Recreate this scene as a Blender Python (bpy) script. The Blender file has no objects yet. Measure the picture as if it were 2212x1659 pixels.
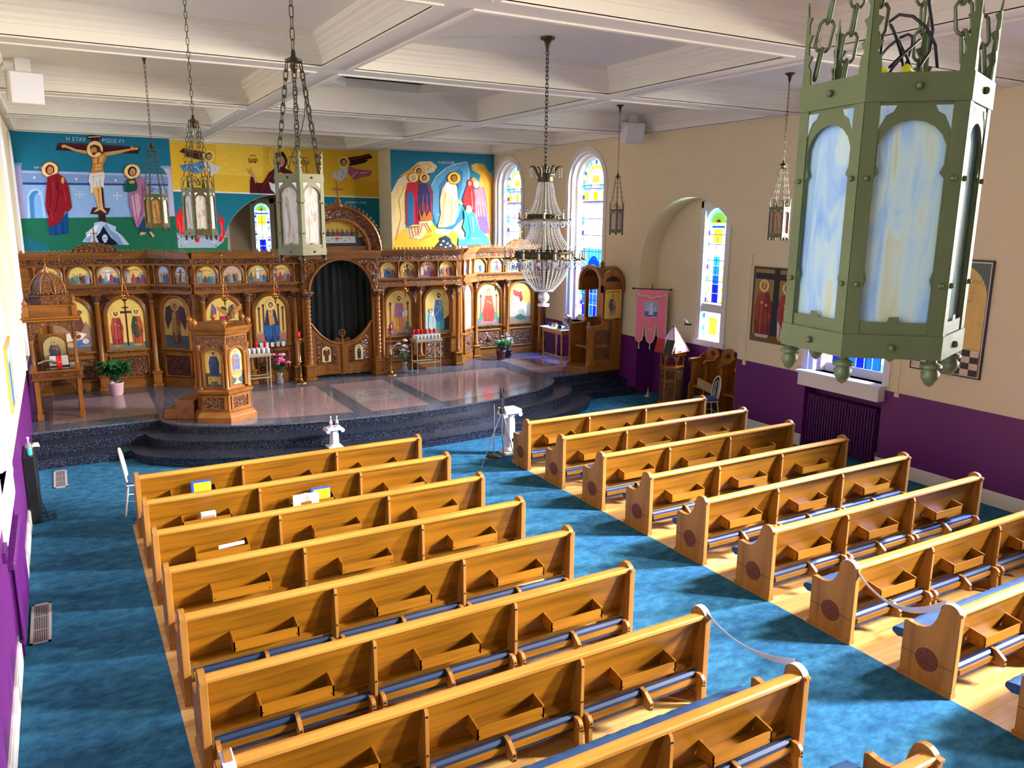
import bpy, math, random
from mathutils import Vector, Matrix
random.seed(7)
PI = math.pi
S = bpy.context.scene
COL = S.collection

# ------------------------------------------------------------------ camera
cam_data = bpy.data.cameras.new('camera')
cam_data.sensor_width = 36.0
cam_data.lens = 1716.6 / 2212 * 36.0
cam_data.clip_start = 0.05
cam_data.clip_end = 200
cam = bpy.data.objects.new('camera', cam_data)
COL.objects.link(cam)
yaw, pit, rol = 0.5169, -0.2092, 0.0075
f = Vector((math.sin(yaw)*math.cos(pit), math.cos(yaw)*math.cos(pit), math.sin(pit)))
r = Vector((math.cos(yaw), -math.sin(yaw), 0)); u = r.cross(f)
r2 = math.cos(rol)*r + math.sin(rol)*u; u2 = -math.sin(rol)*r + math.cos(rol)*u
rm = Matrix((r2, u2, -f)).transposed()
cam.matrix_world = Matrix.Translation((-0.6571, -11.127, 4.2169)) @ rm.to_4x4()
S.camera = cam

# ------------------------------------------------------------------ world, daylight, exposure
world = bpy.data.worlds.new('daylight_sky'); S.world = world
world.use_nodes = True
bg = world.node_tree.nodes['Background']
bg.inputs[0].default_value = (0.80, 0.88, 1.0, 1)
bg.inputs[1].default_value = 3.4
S.view_settings.view_transform = 'Standard'
S.view_settings.look = 'None'
S.view_settings.gamma = 1
S.view_settings.exposure = -0.34
S.cycles.max_bounces = 8
S.cycles.diffuse_bounces = 4
S.cycles.glossy_bounces = 3
S.cycles.transmission_bounces = 4
S.cycles.transparent_max_bounces = 12
S.cycles.sample_clamp_indirect = 4.0
S.cycles.caustics_reflective = False
S.cycles.caustics_refractive = False

def daylight(name, loc, target, sx, sy, power, color):
    L = bpy.data.lights.new(name, 'AREA'); L.shape = 'RECTANGLE'
    L.size = sx; L.size_y = sy; L.energy = power; L.color = color
    o = bpy.data.objects.new(name, L); COL.objects.link(o)
    o.location = loc
    d = Vector(target) - Vector(loc)
    o.rotation_euler = d.to_track_quat('-Z', 'Y').to_euler()
    return o
# sky glow outside each window opening (x, y, z of the window, size)
WIN_R = [10.08, 6.05, -2.05, -6.15, -10.2, -14.3]
WIN_L = [10.08, 6.05, -2.05, -6.15, -10.2, -14.3]
for k, wy in enumerate(WIN_R):
    o = daylight('daylight_right', (12.7, wy-.75, 4.7), (5.2, wy+2.3, .4), 1.1, 2.6, [380, 1500, 2500, 3300, 3500, 1500][k], (1.0, 0.95, 0.88))
    o.data.spread = math.radians(85)
daylight('daylight_niche', (12.5, 1.45, 3.6), (7.0, 3.8, 0.4), .9, 2.6, 900, (0.85, 0.85, 1.0))
for k, wy in enumerate(WIN_L):
    daylight('daylight_left', (-2.4, wy, 4.3), (2, wy - 0.4, 1.4), 2.0, 3.6, [90, 100, 90, 120, 160, 160][k], (0.86, 0.93, 1.0))
daylight('daylight_apse', (4.9, 15.2, 4.0), (4.9, 12, 3.2), 3.0, 2.0, 60, (0.9, 0.95, 1.0))

# ------------------------------------------------------------------ object helpers
def tag(o, label=None, cat=None, group=None, kind=None):
    if label: o['label'] = label
    if cat: o['category'] = cat
    if group: o['group'] = group
    if kind: o['kind'] = kind
    return o

def empty(name, loc=(0, 0, 0), rz=0.0, label=None, cat=None, group=None):
    o = bpy.data.objects.new(name, None); COL.objects.link(o)
    o.empty_display_size = 0.1
    o.location = loc; o.rotation_euler = (0, 0, rz)
    return tag(o, label, cat, group)

def copy_tree(o, parent=None):
    c = o.copy(); COL.objects.link(c); c.parent = parent
    for ch in o.children: copy_tree(ch, c)
    return c

def rotz(p, a):
    c, s = math.cos(a), math.sin(a)
    return (p[0]*c - p[1]*s, p[0]*s + p[1]*c, p[2])

class MB:
    """collects shapes, then links them as one mesh object"""
    def __init__(s): s.v = []; s.f = []; s.m = []; s.c = []; s.xf = None; s.smooth = []
    def add(s, vs, fs, mi=0, col=None, smooth=False):
        b = len(s.v)
        if s.xf is not None: vs = [tuple(s.xf @ Vector(q)) for q in vs]
        s.v += [tuple(q) for q in vs]
        for fa in fs:
            s.f.append([b + i for i in fa]); s.m.append(mi); s.c.append(col); s.smooth.append(smooth)
    def box(s, x0, x1, y0, y1, z0, z1, mi=0, col=None):
        v = [(x0,y0,z0),(x1,y0,z0),(x1,y1,z0),(x0,y1,z0),(x0,y0,z1),(x1,y0,z1),(x1,y1,z1),(x0,y1,z1)]
        s.add(v, [(0,3,2,1),(4,5,6,7),(0,1,5,4),(1,2,6,5),(2,3,7,6),(3,0,4,7)], mi, col)
    def cbox(s, x0, x1, y0, y1, z0, z1, b=0.01, mi=0):
        """box with chamfered edges"""
        rings = []
        for z, d in ((z0, b), (z0+b, 0), (z1-b, 0), (z1, b)):
            a = b + 0
            rings.append([(x0+d+0,y0+d+a*(d==0),z),(x0+d+a*(d==0),y0+d,z),(x1-d-a*(d==0),y0+d,z),(x1-d,y0+d+a*(d==0),z),
                          (x1-d,y1-d-a*(d==0),z),(x1-d-a*(d==0),y1-d,z),(x0+d+a*(d==0),y1-d,z),(x0+d,y1-d-a*(d==0),z)])
        s.loft(rings, mi)
    def loft(s, rings, mi=0, caps=True, smooth=False, col=None, closed=False):
        n = len(rings[0]); vs = [q for rg in rings for q in rg]; fs = []
        m = len(rings)
        for i in range(m if closed else m-1):
            a, b = i*n, ((i+1) % m)*n
            for j in range(n):
                k = (j+1) % n
                fs.append((a+j, a+k, b+k, b+j))
        s.add(vs, fs, mi, col, smooth)
        if caps and not closed:
            s.add(list(rings[0]), [tuple(range(n-1, -1, -1))], mi, col)
            s.add(list(rings[-1]), [tuple(range(n))], mi, col)
    def prism(s, pts, ax, a0, a1, mi=0, col=None):
        """polygon pts extruded along an axis: 'x' -> pts are (y,z), 'y' -> (x,z), 'z' -> (x,y)"""
        mk = {'x': lambda p, a: (a, p[0], p[1]), 'y': lambda p, a: (p[0], a, p[1]), 'z': lambda p, a: (p[0], p[1], a)}[ax]
        s.loft([[mk(p, a0) for p in pts], [mk(p, a1) for p in pts]], mi, col=col)
    def lathe(s, prof, n=16, c=(0,0,0), mi=0, smooth=True, caps=True, sx=1, sy=1, tw=0, flute=0, nf=0):
        rings = []
        for i, (rr, z) in enumerate(prof):
            ring = []
            for k in range(n):
                a = 2*PI*k/n + tw*z
                q = rr*(1 + (flute*math.cos(nf*(2*PI*k/n)) if nf else 0))
                ring.append((c[0]+q*sx*math.cos(a), c[1]+q*sy*math.sin(a), c[2]+z))
            rings.append(ring)
        s.loft(rings, mi, caps, smooth)
    def cyl(s, p0, p1, r0, r1=None, n=10, mi=0, caps=True, smooth=True, col=None):
        r1 = r0 if r1 is None else r1
        p0, p1 = Vector(p0), Vector(p1); d = (p1-p0)
        if d.length < 1e-6: return
        d.normalize(); a = Vector((0,0,1)) if abs(d.z) < .9 else Vector((1,0,0))
        e1 = d.cross(a).normalized(); e2 = d.cross(e1)
        R = lambda p, q: [tuple(p + q*(math.cos(2*PI*k/n)*e1 + math.sin(2*PI*k/n)*e2)) for k in range(n)]
        s.loft([R(p1, r1), R(p0, r0)], mi, caps, smooth, col)
    def tube(s, path, rad, n=8, mi=0, closed=False, smooth=True, flat=None):
        pts = [Vector(p) for p in path]; m = len(pts); rings = []; prev = None
        for i in range(m):
            if closed: d = pts[(i+1) % m] - pts[i-1]
            else: d = pts[min(i+1, m-1)] - pts[max(i-1, 0)]
            d.normalize()
            if prev is None:
                a = Vector((0,0,1)) if abs(d.z) < .9 else Vector((1,0,0)); e1 = d.cross(a).normalized()
            else:
                e1 = (prev - d*prev.dot(d)).normalized()
            prev = e1; e2 = d.cross(e1)
            rr = rad[i] if isinstance(rad, (list, tuple)) else rad
            fx, fy = flat if flat else (1, 1)
            rings.append([tuple(pts[i] - rr*(fx*math.cos(2*PI*k/n)*e1 + fy*math.sin(2*PI*k/n)*e2)) for k in range(n)])
        s.loft(rings, mi, not closed, smooth, closed=closed)
    def ball(s, c, rad, n=8, m=6, sc=(1,1,1), mi=0, smooth=True):
        prof = [(max(1e-4, math.sin(PI*i/m)), -math.cos(PI*i/m)) for i in range(m+1)]
        rings = [[(c[0]+rad*sc[0]*q*math.cos(2*PI*k/n), c[1]+rad*sc[1]*q*math.sin(2*PI*k/n), c[2]+rad*sc[2]*z) for k in range(n)] for q, z in prof]
        s.loft(rings, mi, False, smooth)
    def bead(s, c, rx, rz, mi=0):
        x, y, z = c
        vs = [(x,y,z-rz)] + [(x+rx*math.cos(k*PI/2.5), y+rx*math.sin(k*PI/2.5), z) for k in range(5)] + [(x,y,z+rz)]
        fs = []
        for k in range(5):
            a, b = 1+k, 1+(k+1) % 5
            fs += [(0,b,a), (6,a,b)]
        s.add(vs, fs, mi)
    def link(s, c, d, nrm, L, W, rad, n=6, seg=12, mi=0):
        d = Vector(d).normalized(); nrm = Vector(nrm); nrm = (nrm - d*nrm.dot(d)).normalized(); e = d.cross(nrm)
        path = []
        for k in range(seg):
            a = 2*PI*k/seg
            off = (L-W)/2*(1 if math.cos(a) > 0 else -1)
            path.append(tuple(Vector(c) + d*(W/2*math.cos(a)+off) + e*(W/2*math.sin(a))))
        s.tube(path, rad, n, mi, closed=True)
    def chain(s, p0, p1, L, W, rad, n=5, seg=8, mi=0):
        p0, p1 = Vector(p0), Vector(p1); d = p1-p0; tot = d.length; d.normalize()
        step = L - 2.2*rad; k = max(1, round(tot/step)); step = tot/k
        a = Vector((0,0,1)) if abs(d.z) < .9 else Vector((1,0,0)); e1 = d.cross(a).normalized(); e2 = d.cross(e1)
        for i in range(k):
            s.link(p0 + d*step*(i+.5), d, e1 if i % 2 else e2, step+2.2*rad, W, rad, n, seg, mi)
    def build(s, name, mats, parent=None, loc=None, autosmooth=True):
        me = bpy.data.meshes.new(name); me.from_pydata(s.v, [], s.f)
        if not isinstance(mats, (list, tuple)): mats = [mats]
        for q in mats: me.materials.append(q)
        me.polygons.foreach_set('material_index', s.m)
        me.polygons.foreach_set('use_smooth', s.smooth)
        if any(c is not None for c in s.c):
            at = me.color_attributes.new('paint', 'FLOAT_COLOR', 'CORNER'); buf = []
            for fa, c in zip(s.f, s.c):
                c = c or (1, 1, 1)
                buf += [c[0], c[1], c[2], 1.0]*len(fa)
            at.data.foreach_set('color', buf)
        me.update()
        o = bpy.data.objects.new(name, me); COL.objects.link(o)
        if parent is not None: o.parent = parent
        if loc is not None: o.location = loc
        return o

def lin(h):
    h = h.lstrip('#'); out = []
    for i in (0, 2, 4):
        c = int(h[i:i+2], 16)/255
        out.append(c/12.92 if c <= .04045 else ((c+.055)/1.055)**2.4)
    return tuple(out)

# ------------------------------------------------------------------ materials
def nt(name):
    m = bpy.data.materials.new(name); m.use_nodes = True
    n = m.node_tree.nodes; b = n['Principled BSDF']
    return m, n, m.node_tree.links, b

def plain(name, col, rough=.5, metal=0, spec=.5, noise=0, nscale=8, bump=0, bscale=40, coat=0):
    m, n, l, b = nt(name)
    c = lin(col) if isinstance(col, str) else col
    b.inputs['Base Color'].default_value = (*c, 1)
    b.inputs['Roughness'].default_value = rough
    b.inputs['Metallic'].default_value = metal
    b.inputs['Specular IOR Level'].default_value = spec
    if coat: b.inputs['Coat Weight'].default_value = coat; b.inputs['Coat Roughness'].default_value = .15
    if noise or bump:
        tc = n.new('ShaderNodeTexCoord')
    if noise:
        t = n.new('ShaderNodeTexNoise'); t.inputs['Scale'].default_value = nscale; t.inputs['Detail'].default_value = 6
        l.new(tc.outputs['Object'], t.inputs['Vector'])
        mx = n.new('ShaderNodeMix'); mx.data_type = 'RGBA'
        mx.inputs[6].default_value = (*[max(0, q*(1-noise)) for q in c], 1); mx.inputs[7].default_value = (*[min(1, q*(1+noise)) for q in c], 1)
        l.new(t.outputs[0], mx.inputs[0]); l.new(mx.outputs[2], b.inputs['Base Color'])
    if bump:
        t2 = n.new('ShaderNodeTexNoise'); t2.inputs['Scale'].default_value = bscale; t2.inputs['Detail'].default_value = 4
        l.new(tc.outputs['Object'], t2.inputs['Vector'])
        bp = n.new('ShaderNodeBump'); bp.inputs['Strength'].default_value = bump; bp.inputs['Distance'].default_value = .01
        l.new(t2.outputs[0], bp.inputs['Height']); l.new(bp.outputs[0], b.inputs['Normal'])
    return m

def wood(name, dark, light, axis='x', rough=.38, grain=9, plank=0.0, gl=1.2):
    """boards with streaky grain along one object axis"""
    m, n, l, b = nt(name)
    tc = n.new('ShaderNodeTexCoord'); mp = n.new('ShaderNodeMapping')
    sc = [grain*3.2]*3; sc['xyz'.index(axis)] = gl
    mp.inputs['Scale'].default_value = sc
    l.new(tc.outputs['Object'], mp.inputs['Vector'])
    t = n.new('ShaderNodeTexNoise'); t.inputs['Scale'].default_value = 1.0; t.inputs['Detail'].default_value = 7; t.inputs['Roughness'].default_value = .62
    t.inputs['Distortion'].default_value = .9
    l.new(mp.outputs[0], t.inputs['Vector'])
    big = n.new('ShaderNodeTexNoise'); big.inputs['Scale'].default_value = 1.0; big.inputs['Detail'].default_value = 1
    mp2 = n.new('ShaderNodeMapping'); s2 = [7.0]*3; s2['xyz'.index(axis)] = .9; mp2.inputs['Scale'].default_value = s2
    l.new(tc.outputs['Object'], mp2.inputs['Vector']); l.new(mp2.outputs[0], big.inputs['Vector'])
    ad = n.new('ShaderNodeMath'); ad.operation = 'MULTIPLY_ADD'; ad.inputs[1].default_value = .6; 
    l.new(big.outputs[0], ad.inputs[0]); 
    ml = n.new('ShaderNodeMath'); ml.operation = 'MULTIPLY'; ml.inputs[1].default_value = .55
    l.new(t.outputs[0], ml.inputs[0]); l.new(ml.outputs[0], ad.inputs[2])
    rp = n.new('ShaderNodeValToRGB')
    rp.color_ramp.elements[0].position = .36; rp.color_ramp.elements[0].color = (*lin(dark), 1)
    rp.color_ramp.elements[1].position = .68; rp.color_ramp.elements[1].color = (*lin(light), 1)
    l.new(ad.outputs[0], rp.inputs[0]); l.new(rp.outputs[0], b.inputs['Base Color'])
    b.inputs['Roughness'].default_value = rough
    b.inputs['Specular IOR Level'].default_value = .45
    return m

def carved(name, dark, light, scale=14, depth=.6, rough=.42):
    """openwork scroll carving: swirling raised bands"""
    m, n, l, b = nt(name)
    tc = n.new('ShaderNodeTexCoord')
    ns = n.new('ShaderNodeTexNoise'); ns.inputs['Scale'].default_value = scale*.45; ns.inputs['Detail'].default_value = 1
    l.new(tc.outputs['Object'], ns.inputs['Vector'])
    vm = n.new('ShaderNodeVectorMath'); vm.operation = 'MULTIPLY_ADD'; vm.inputs[1].default_value = (.16, .16, .16)
    l.new(ns.outputs[1], vm.inputs[0]); l.new(tc.outputs['Object'], vm.inputs[2])
    vo = n.new('ShaderNodeTexVoronoi'); vo.feature = 'F1'; vo.inputs['Scale'].default_value = scale
    l.new(vm.outputs[0], vo.inputs['Vector'])
    sn = n.new('ShaderNodeMath'); sn.operation = 'MULTIPLY'; sn.inputs[1].default_value = 15
    l.new(vo.outputs['Distance'], sn.inputs[0])
    sn2 = n.new('ShaderNodeMath'); sn2.operation = 'SINE'; l.new(sn.outputs[0], sn2.inputs[0])
    rp = n.new('ShaderNodeValToRGB')
    rp.color_ramp.elements[0].position = .0; rp.color_ramp.elements[0].color = (*lin(dark), 1)
    rp.color_ramp.elements[1].position = .55; rp.color_ramp.elements[1].color = (*lin(light), 1)
    l.new(sn2.outputs[0], rp.inputs[0]); l.new(rp.outputs[0], b.inputs['Base Color'])  # crevice shade put into the colour: hollows between raised bands are darker
    bp = n.new('ShaderNodeBump'); bp.inputs['Strength'].default_value = depth; bp.inputs['Distance'].default_value = .02
    l.new(sn2.outputs[0], bp.inputs['Height']); l.new(bp.outputs[0], b.inputs['Normal'])
    b.inputs['Roughness'].default_value = rough
    return m

def painted(name, rough=.6, spec=.3, noise=.12):
    """flat pigments held in the mesh's 'paint' attribute, slightly mottled"""
    m, n, l, b = nt(name)
    at = n.new('ShaderNodeAttribute'); at.attribute_name = 'paint'
    t = n.new('ShaderNodeTexNoise'); t.inputs['Scale'].default_value = 9; t.inputs['Detail'].default_value = 5
    tc = n.new('ShaderNodeTexCoord'); l.new(tc.outputs['Object'], t.inputs['Vector'])
    mr = n.new('ShaderNodeMapRange'); mr.inputs[3].default_value = 1-noise*1.6; mr.inputs[4].default_value = 1+noise*1.6
    l.new(t.outputs[0], mr.inputs[0])
    vm = n.new('ShaderNodeVectorMath'); vm.operation = 'SCALE'
    l.new(at.outputs['Color'], vm.inputs[0]); l.new(mr.outputs[0], vm.inputs['Scale'])
    l.new(vm.outputs[0], b.inputs['Base Color'])
    b.inputs['Roughness'].default_value = rough; b.inputs['Specular IOR Level'].default_value = spec
    return m

def granite(name, base, spk, rough=.15, scale=90, thr=.55, spk2=None):
    m, n, l, b = nt(name)
    tc = n.new('ShaderNodeTexCoord')
    t = n.new('ShaderNodeTexVoronoi'); t.inputs['Scale'].default_value = scale
    l.new(tc.outputs['Object'], t.inputs['Vector'])
    sep = n.new('ShaderNodeSeparateColor'); l.new(t.outputs['Color'], sep.inputs[0])
    rp = n.new('ShaderNodeValToRGB'); rp.color_ramp.interpolation = 'CONSTANT'
    e = rp.color_ramp.elements
    e[0].position = 0; e[0].color = (*lin(base), 1); e[1].position = thr; e[1].color = (*lin(spk2 or base), 1)
    q = e.new((1+thr)/2); q.color = (*lin(spk), 1)
    l.new(sep.outputs[0], rp.inputs[0]); l.new(rp.outputs[0], b.inputs['Base Color'])
    b.inputs['Roughness'].default_value = rough
    return m

def carpet_mat():
    m, n, l, b = nt('blue_carpet')
    tc = n.new('ShaderNodeTexCoord')
    t = n.new('ShaderNodeTexNoise'); t.inputs['Scale'].default_value = 5.5; t.inputs['Detail'].default_value = 8; t.inputs['Roughness'].default_value = .7; t.inputs['Distortion'].default_value = .25
    mp = n.new('ShaderNodeMapping'); mp.inputs['Scale'].default_value = (1.0, 1.6, 1)
    l.new(tc.outputs['Object'], mp.inputs[0]); l.new(mp.outputs[0], t.inputs['Vector'])
    rp = n.new('ShaderNodeValToRGB'); e = rp.color_ramp.elements
    e[0].position = .35; e[0].color = (*lin('#1b4868'), 1); e[1].position = .7; e[1].color = (*lin('#357394'), 1)
    l.new(t.outputs[0], rp.inputs[0]); l.new(rp.outputs[0], b.inputs['Base Color'])
    t2 = n.new('ShaderNodeTexNoise'); t2.inputs['Scale'].default_value = 160
    l.new(tc.outputs['Object'], t2.inputs['Vector'])
    bp = n.new('ShaderNodeBump'); bp.inputs['Strength'].default_value = .35; bp.inputs['Distance'].default_value = .01
    l.new(t2.outputs[0], bp.inputs['Height']); l.new(bp.outputs[0], b.inputs['Normal'])
    b.inputs['Roughness'].default_value = .95; b.inputs['Specular IOR Level'].default_value = .1
    return m

def floor_wood():
    m, n, l, b = nt('maple_strip_floor')
    tc = n.new('ShaderNodeTexCoord'); mp = n.new('ShaderNodeMapping')
    l.new(tc.outputs['Object'], mp.inputs[0])
    br = n.new('ShaderNodeTexBrick'); br.inputs['Scale'].default_value = 1.0
    br.inputs['Brick Width'].default_value = .9; br.inputs['Row Height'].default_value = .075; br.inputs['Mortar Size'].default_value = .0015
    br.inputs['Color1'].default_value = (*lin('#d9b06a'), 1); br.inputs['Color2'].default_value = (*lin('#c08f4c'), 1); br.inputs['Mortar'].default_value = (*lin('#8a6030'), 1)
    l.new(mp.outputs[0], br.inputs['Vector'])
    l.new(br.outputs[0], b.inputs['Base Color']); b.inputs['Roughness'].default_value = .28
    return m

def glass_stain():
    m, n, l, b = nt('stained_glass'); n.remove(b)
    out = n['Material Output']
    at = n.new('ShaderNodeAttribute'); at.attribute_name = 'paint'
    tr = n.new('ShaderNodeBsdfTransparent'); gl = n.new('ShaderNodeBsdfGlossy'); gl.inputs['Roughness'].default_value = .15
    l.new(at.outputs['Color'], tr.inputs[0])
    mx = n.new('ShaderNodeMixShader'); mx.inputs[0].default_value = .04
    l.new(tr.outputs[0], mx.inputs[1]); l.new(gl.outputs[0], mx.inputs[2]); l.new(mx.outputs[0], out.inputs[0])
    return m

def clear_glass(name, tint=(.95, .97, 1), refl=.18, rough=.05, diff=0.0):
    m, n, l, b = nt(name); n.remove(b); out = n['Material Output']
    tr = n.new('ShaderNodeBsdfTransparent'); tr.inputs[0].default_value = (*tint, 1)
    gl = n.new('ShaderNodeBsdfGlossy'); gl.inputs['Roughness'].default_value = rough
    fr = n.new('ShaderNodeFresnel'); fr.inputs[0].default_value = 1.5
    ad = n.new('ShaderNodeMath'); ad.operation = 'ADD'; ad.inputs[1].default_value = refl; ad.use_clamp = True
    l.new(fr.outputs[0], ad.inputs[0])
    mx = n.new('ShaderNodeMixShader'); l.new(ad.outputs[0], mx.inputs[0])
    l.new(tr.outputs[0], mx.inputs[1]); l.new(gl.outputs[0], mx.inputs[2])
    if diff:
        df = n.new('ShaderNodeBsdfDiffuse'); df.inputs[0].default_value = (.9, .92, .95, 1)
        m2 = n.new('ShaderNodeMixShader'); m2.inputs[0].default_value = diff
        l.new(mx.outputs[0], m2.inputs[1]); l.new(df.outputs[0], m2.inputs[2]); l.new(m2.outputs[0], out.inputs[0])
    else: l.new(mx.outputs[0], out.inputs[0])
    return m

def opal_glass(name, cols, scale=(9, 9, 1.8)):
    """streaky opalescent lantern glass, lets light through"""
    m, n, l, b = nt(name)
    tc = n.new('ShaderNodeTexCoord'); mp = n.new('ShaderNodeMapping'); mp.inputs['Scale'].default_value = scale
    l.new(tc.outputs['Object'], mp.inputs[0])
    t = n.new('ShaderNodeTexNoise'); t.inputs['Scale'].default_value = 2.2; t.inputs['Detail'].default_value = 5; t.inputs['Distortion'].default_value = 1.8
    l.new(mp.outputs[0], t.inputs['Vector'])
    rp = n.new('ShaderNodeValToRGB'); e = rp.color_ramp.elements
    ps = [.28, .42, .5, .6, .74][:len(cols)]
    e[0].position = ps[0]; e[0].color = (*lin(cols[0]), 1); e[1].position = ps[-1]; e[1].color = (*lin(cols[-1]), 1)
    for p_, c_ in zip(ps[1:-1], cols[1:-1]):
        q = e.new(p_); q.color = (*lin(c_), 1)
    l.new(t.outputs[0], rp.inputs[0])
    l.new(rp.outputs[0], b.inputs['Base Color'])
    b.inputs['Roughness'].default_value = .18
    tl = n.new('ShaderNodeBsdfTranslucent'); l.new(rp.outputs[0], tl.inputs[0])
    mx = n.new('ShaderNodeMixShader'); mx.inputs[0].default_value = .45
    l.new(b.outputs[0], mx.inputs[1]); l.new(tl.outputs[0], mx.inputs[2]); l.new(mx.outputs[0], n['Material Output'].inputs[0])
    return m

M = {}
M['pew_x'] = wood('honey_oak', '#5e3a06', '#96610f', 'x')
M['pew_z'] = wood('honey_oak_upright', '#7a4f1c', '#a67434', 'z')
M['pew_y'] = wood('honey_oak_rail', '#946220', '#c08a3c', 'x', rough=.25)
M['medal'] = plain('red_oak_inlay', '#6e3320', .5, noise=.25, nscale=30)
M['medal_d'] = plain('burnt_line', '#3a1a12', .6)
M['pad'] = plain('navy_vinyl', '#0a2748', .62, bump=.1, bscale=60)
M['padblue'] = plain('blue_seat_cloth', '#174270', .7, bump=.35, bscale=14)
M['screw'] = plain('dark_screw', '#1c1410', .4)
M['carpet'] = carpet_mat()
M['fwood'] = floor_wood()
M['cream'] = plain('cream_plaster', '#e2d3ad', .8, noise=.04, nscale=3, bump=.05, bscale=30)
M['white'] = plain('white_plaster', '#ece6d6', .75, noise=.02, nscale=2)
M['trim'] = plain('white_trim_paint', '#e3e0dc', .45)
M['purple'] = plain('purple_paint', '#571260', .45, noise=.06, nscale=4)
M['purple_d'] = plain('purple_enamel', '#4a1358', .35)
M['granite'] = granite('dark_granite', '#10131c', '#434a5a', .25, 120, .6, '#1a2030')
M['pinkgr'] = granite('rose_granite', '#857072', '#a28d8c', .1, 160, .4, '#6e5c60')
M['greygr'] = granite('grey_granite_band', '#30343f', '#6d727e', .12, 140, .4, '#474c58')
M['inlay'] = plain('pale_stone_inlay', '#8b938f', .2)
M['iw_x'] = wood('iconostasis_oak', '#5c340c', '#8c561c', 'x', rough=.38)
M['iw_z'] = wood('iconostasis_oak_upright', '#60370d', '#945c20', 'z', rough=.35)
M['carve'] = carved('scroll_carving', '#3a1c0a', '#8a5324', 15)
M['carve_f'] = carved('fine_carving', '#3f1f0c', '#915a2a', 26)
M['carve_r'] = carved('red_scroll_carving', '#2a0d0a', '#6a2a20', 15)
M['paint'] = painted('icon_pigments', .45, .4)
M['fresco'] = painted('mural_pigments', .75, .15, .09)
M['gold'] = plain('gilt', '#d9b85a', .35, metal=.3, noise=.1)
M['brass'] = plain('polished_brass', '#c79a4a', .22, metal=1)
M['bronze'] = plain('patina_bronze', '#56603e', .45, metal=.35, noise=.28, nscale=9, bump=.12, bscale=30)
M['bronze_f'] = plain('yellow_bronze', '#4c4a30', .4, metal=.5, noise=.3, nscale=12)
M['bronze_d'] = plain('dark_bronze', '#3a3320', .4, metal=.7, noise=.2)
M['stain'] = glass_stain()
M['lead'] = plain('lead_came', '#22252c', .5, metal=.3)
M['crystal'] = clear_glass('cut_crystal', (.60, .64, .72), .45, .15, .5)
M['bluecrystal'] = clear_glass('blue_crystal_drop', (.25, .5, .95), .2, .05)
M['bulb'] = clear_glass('clear_bulb', (.9, .95, 1), .2, .03)
M['candle'] = plain('ivory_candle_tube', '#b79c86', .5)
M['opal'] = opal_glass('blue_opal_glass', ['#9cc0ea', '#b8d8f0', '#d0e6ea', '#dcebe0', '#dcd6ae'])
M['opal_w'] = opal_glass('white_opal_glass', ['#9a7f50', '#cdc6b8', '#e4e0da', '#d8d4cc', '#a9906a'])
M['opal_b'] = opal_glass('amber_opal_glass', ['#7a4a1c', '#a87838', '#c9a468', '#b58a4a', '#6d4420'])
M['opal_p'] = opal_glass('mottled_opal_glass', ['#8aa6e0', '#d8d2dc', '#c98a6a', '#d8c8c0', '#8c88b8'], (22, 22, 9))
M['black'] = plain('black_plastic', '#0b0c0f', .45)
M['wires'] = plain('black_wire', '#0a0d14', .5)
M['yellow'] = plain('yellow_wire_nut', '#e6e01c', .4)
M['whitep'] = plain('white_plastic', '#e8e8ec', .4)
M['silver'] = plain('brushed_aluminium', '#b9bcc2', .3, metal=.9)
M['curtain'] = plain('dark_green_velvet', '#031413', .85)
M['red'] = plain('red_votive_glass', '#c4101c', .2)
M['redcloth'] = plain('red_cloth', '#a01828', .7)
M['frost'] = plain('frosted_cup', '#dfe3ee', .25)
M['leaf'] = plain('dark_leaf', '#1e5a2c', .4, noise=.4, nscale=20)
M['leafl'] = plain('pale_leaf', '#7ea884', .45, noise=.3, nscale=20)
M['stem'] = plain('stem_green', '#3b6a34', .6)
M['pinkfl'] = plain('pink_petals', '#e06fa8', .6, noise=.2)
M['whitefl'] = plain('white_petals', '#ece6e4', .6)
M['magfl'] = plain('magenta_petals', '#d22f86', .6)
M['terra'] = plain('dark_red_pot', '#5a2420', .4)
M['potp'] = plain('pale_pink_wrap', '#b8989c', .5, noise=.3, nscale=15)
M['vase'] = clear_glass('clear_vase', (.8, .86, .9), .15, .03, .15)
M['pinkcl'] = plain('pink_satin', '#e8708f', .45, noise=.12, nscale=6, bump=.2, bscale=12)
M['fringe'] = plain('cream_fringe', '#d6c4a0', .8)
M['lav'] = plain('lavender_cover', '#c9b2d0', .6)
M['paper'] = plain('paper', '#e2dcd2', .7)
M['bookb'] = plain('blue_cover', '#2a4fae', .4)
M['booky'] = plain('yellow_cover', '#e6cf22', .4)
M['ink'] = plain('printed_lines', '#8a7a5a', .7)
M['grille'] = plain('vent_grille', '#b7aeb0', .45)
M['dark'] = plain('painted_void_shade', '#0a0908', .8)
M['tape'] = plain('white_barrier_tape', '#dcdcec', .4)
M['teal'] = plain('teal_liquid', '#3fb09a', .2)
M['rough_wood'] = plain('rough_attic_boards', '#241a13', .9, noise=.4, nscale=6)

# ================================================================== SETTING
XL, XR = -1.33, 11.23
DADO = 1.39
def arc(cy, cz, rad, a0, a1, n=20, rz=None):
    rz = rz or rad
    return [(cy + rad*math.cos(a0+(a1-a0)*k/n), cz + rz*math.sin(a0+(a1-a0)*k/n)) for k in range(n+1)]

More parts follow.
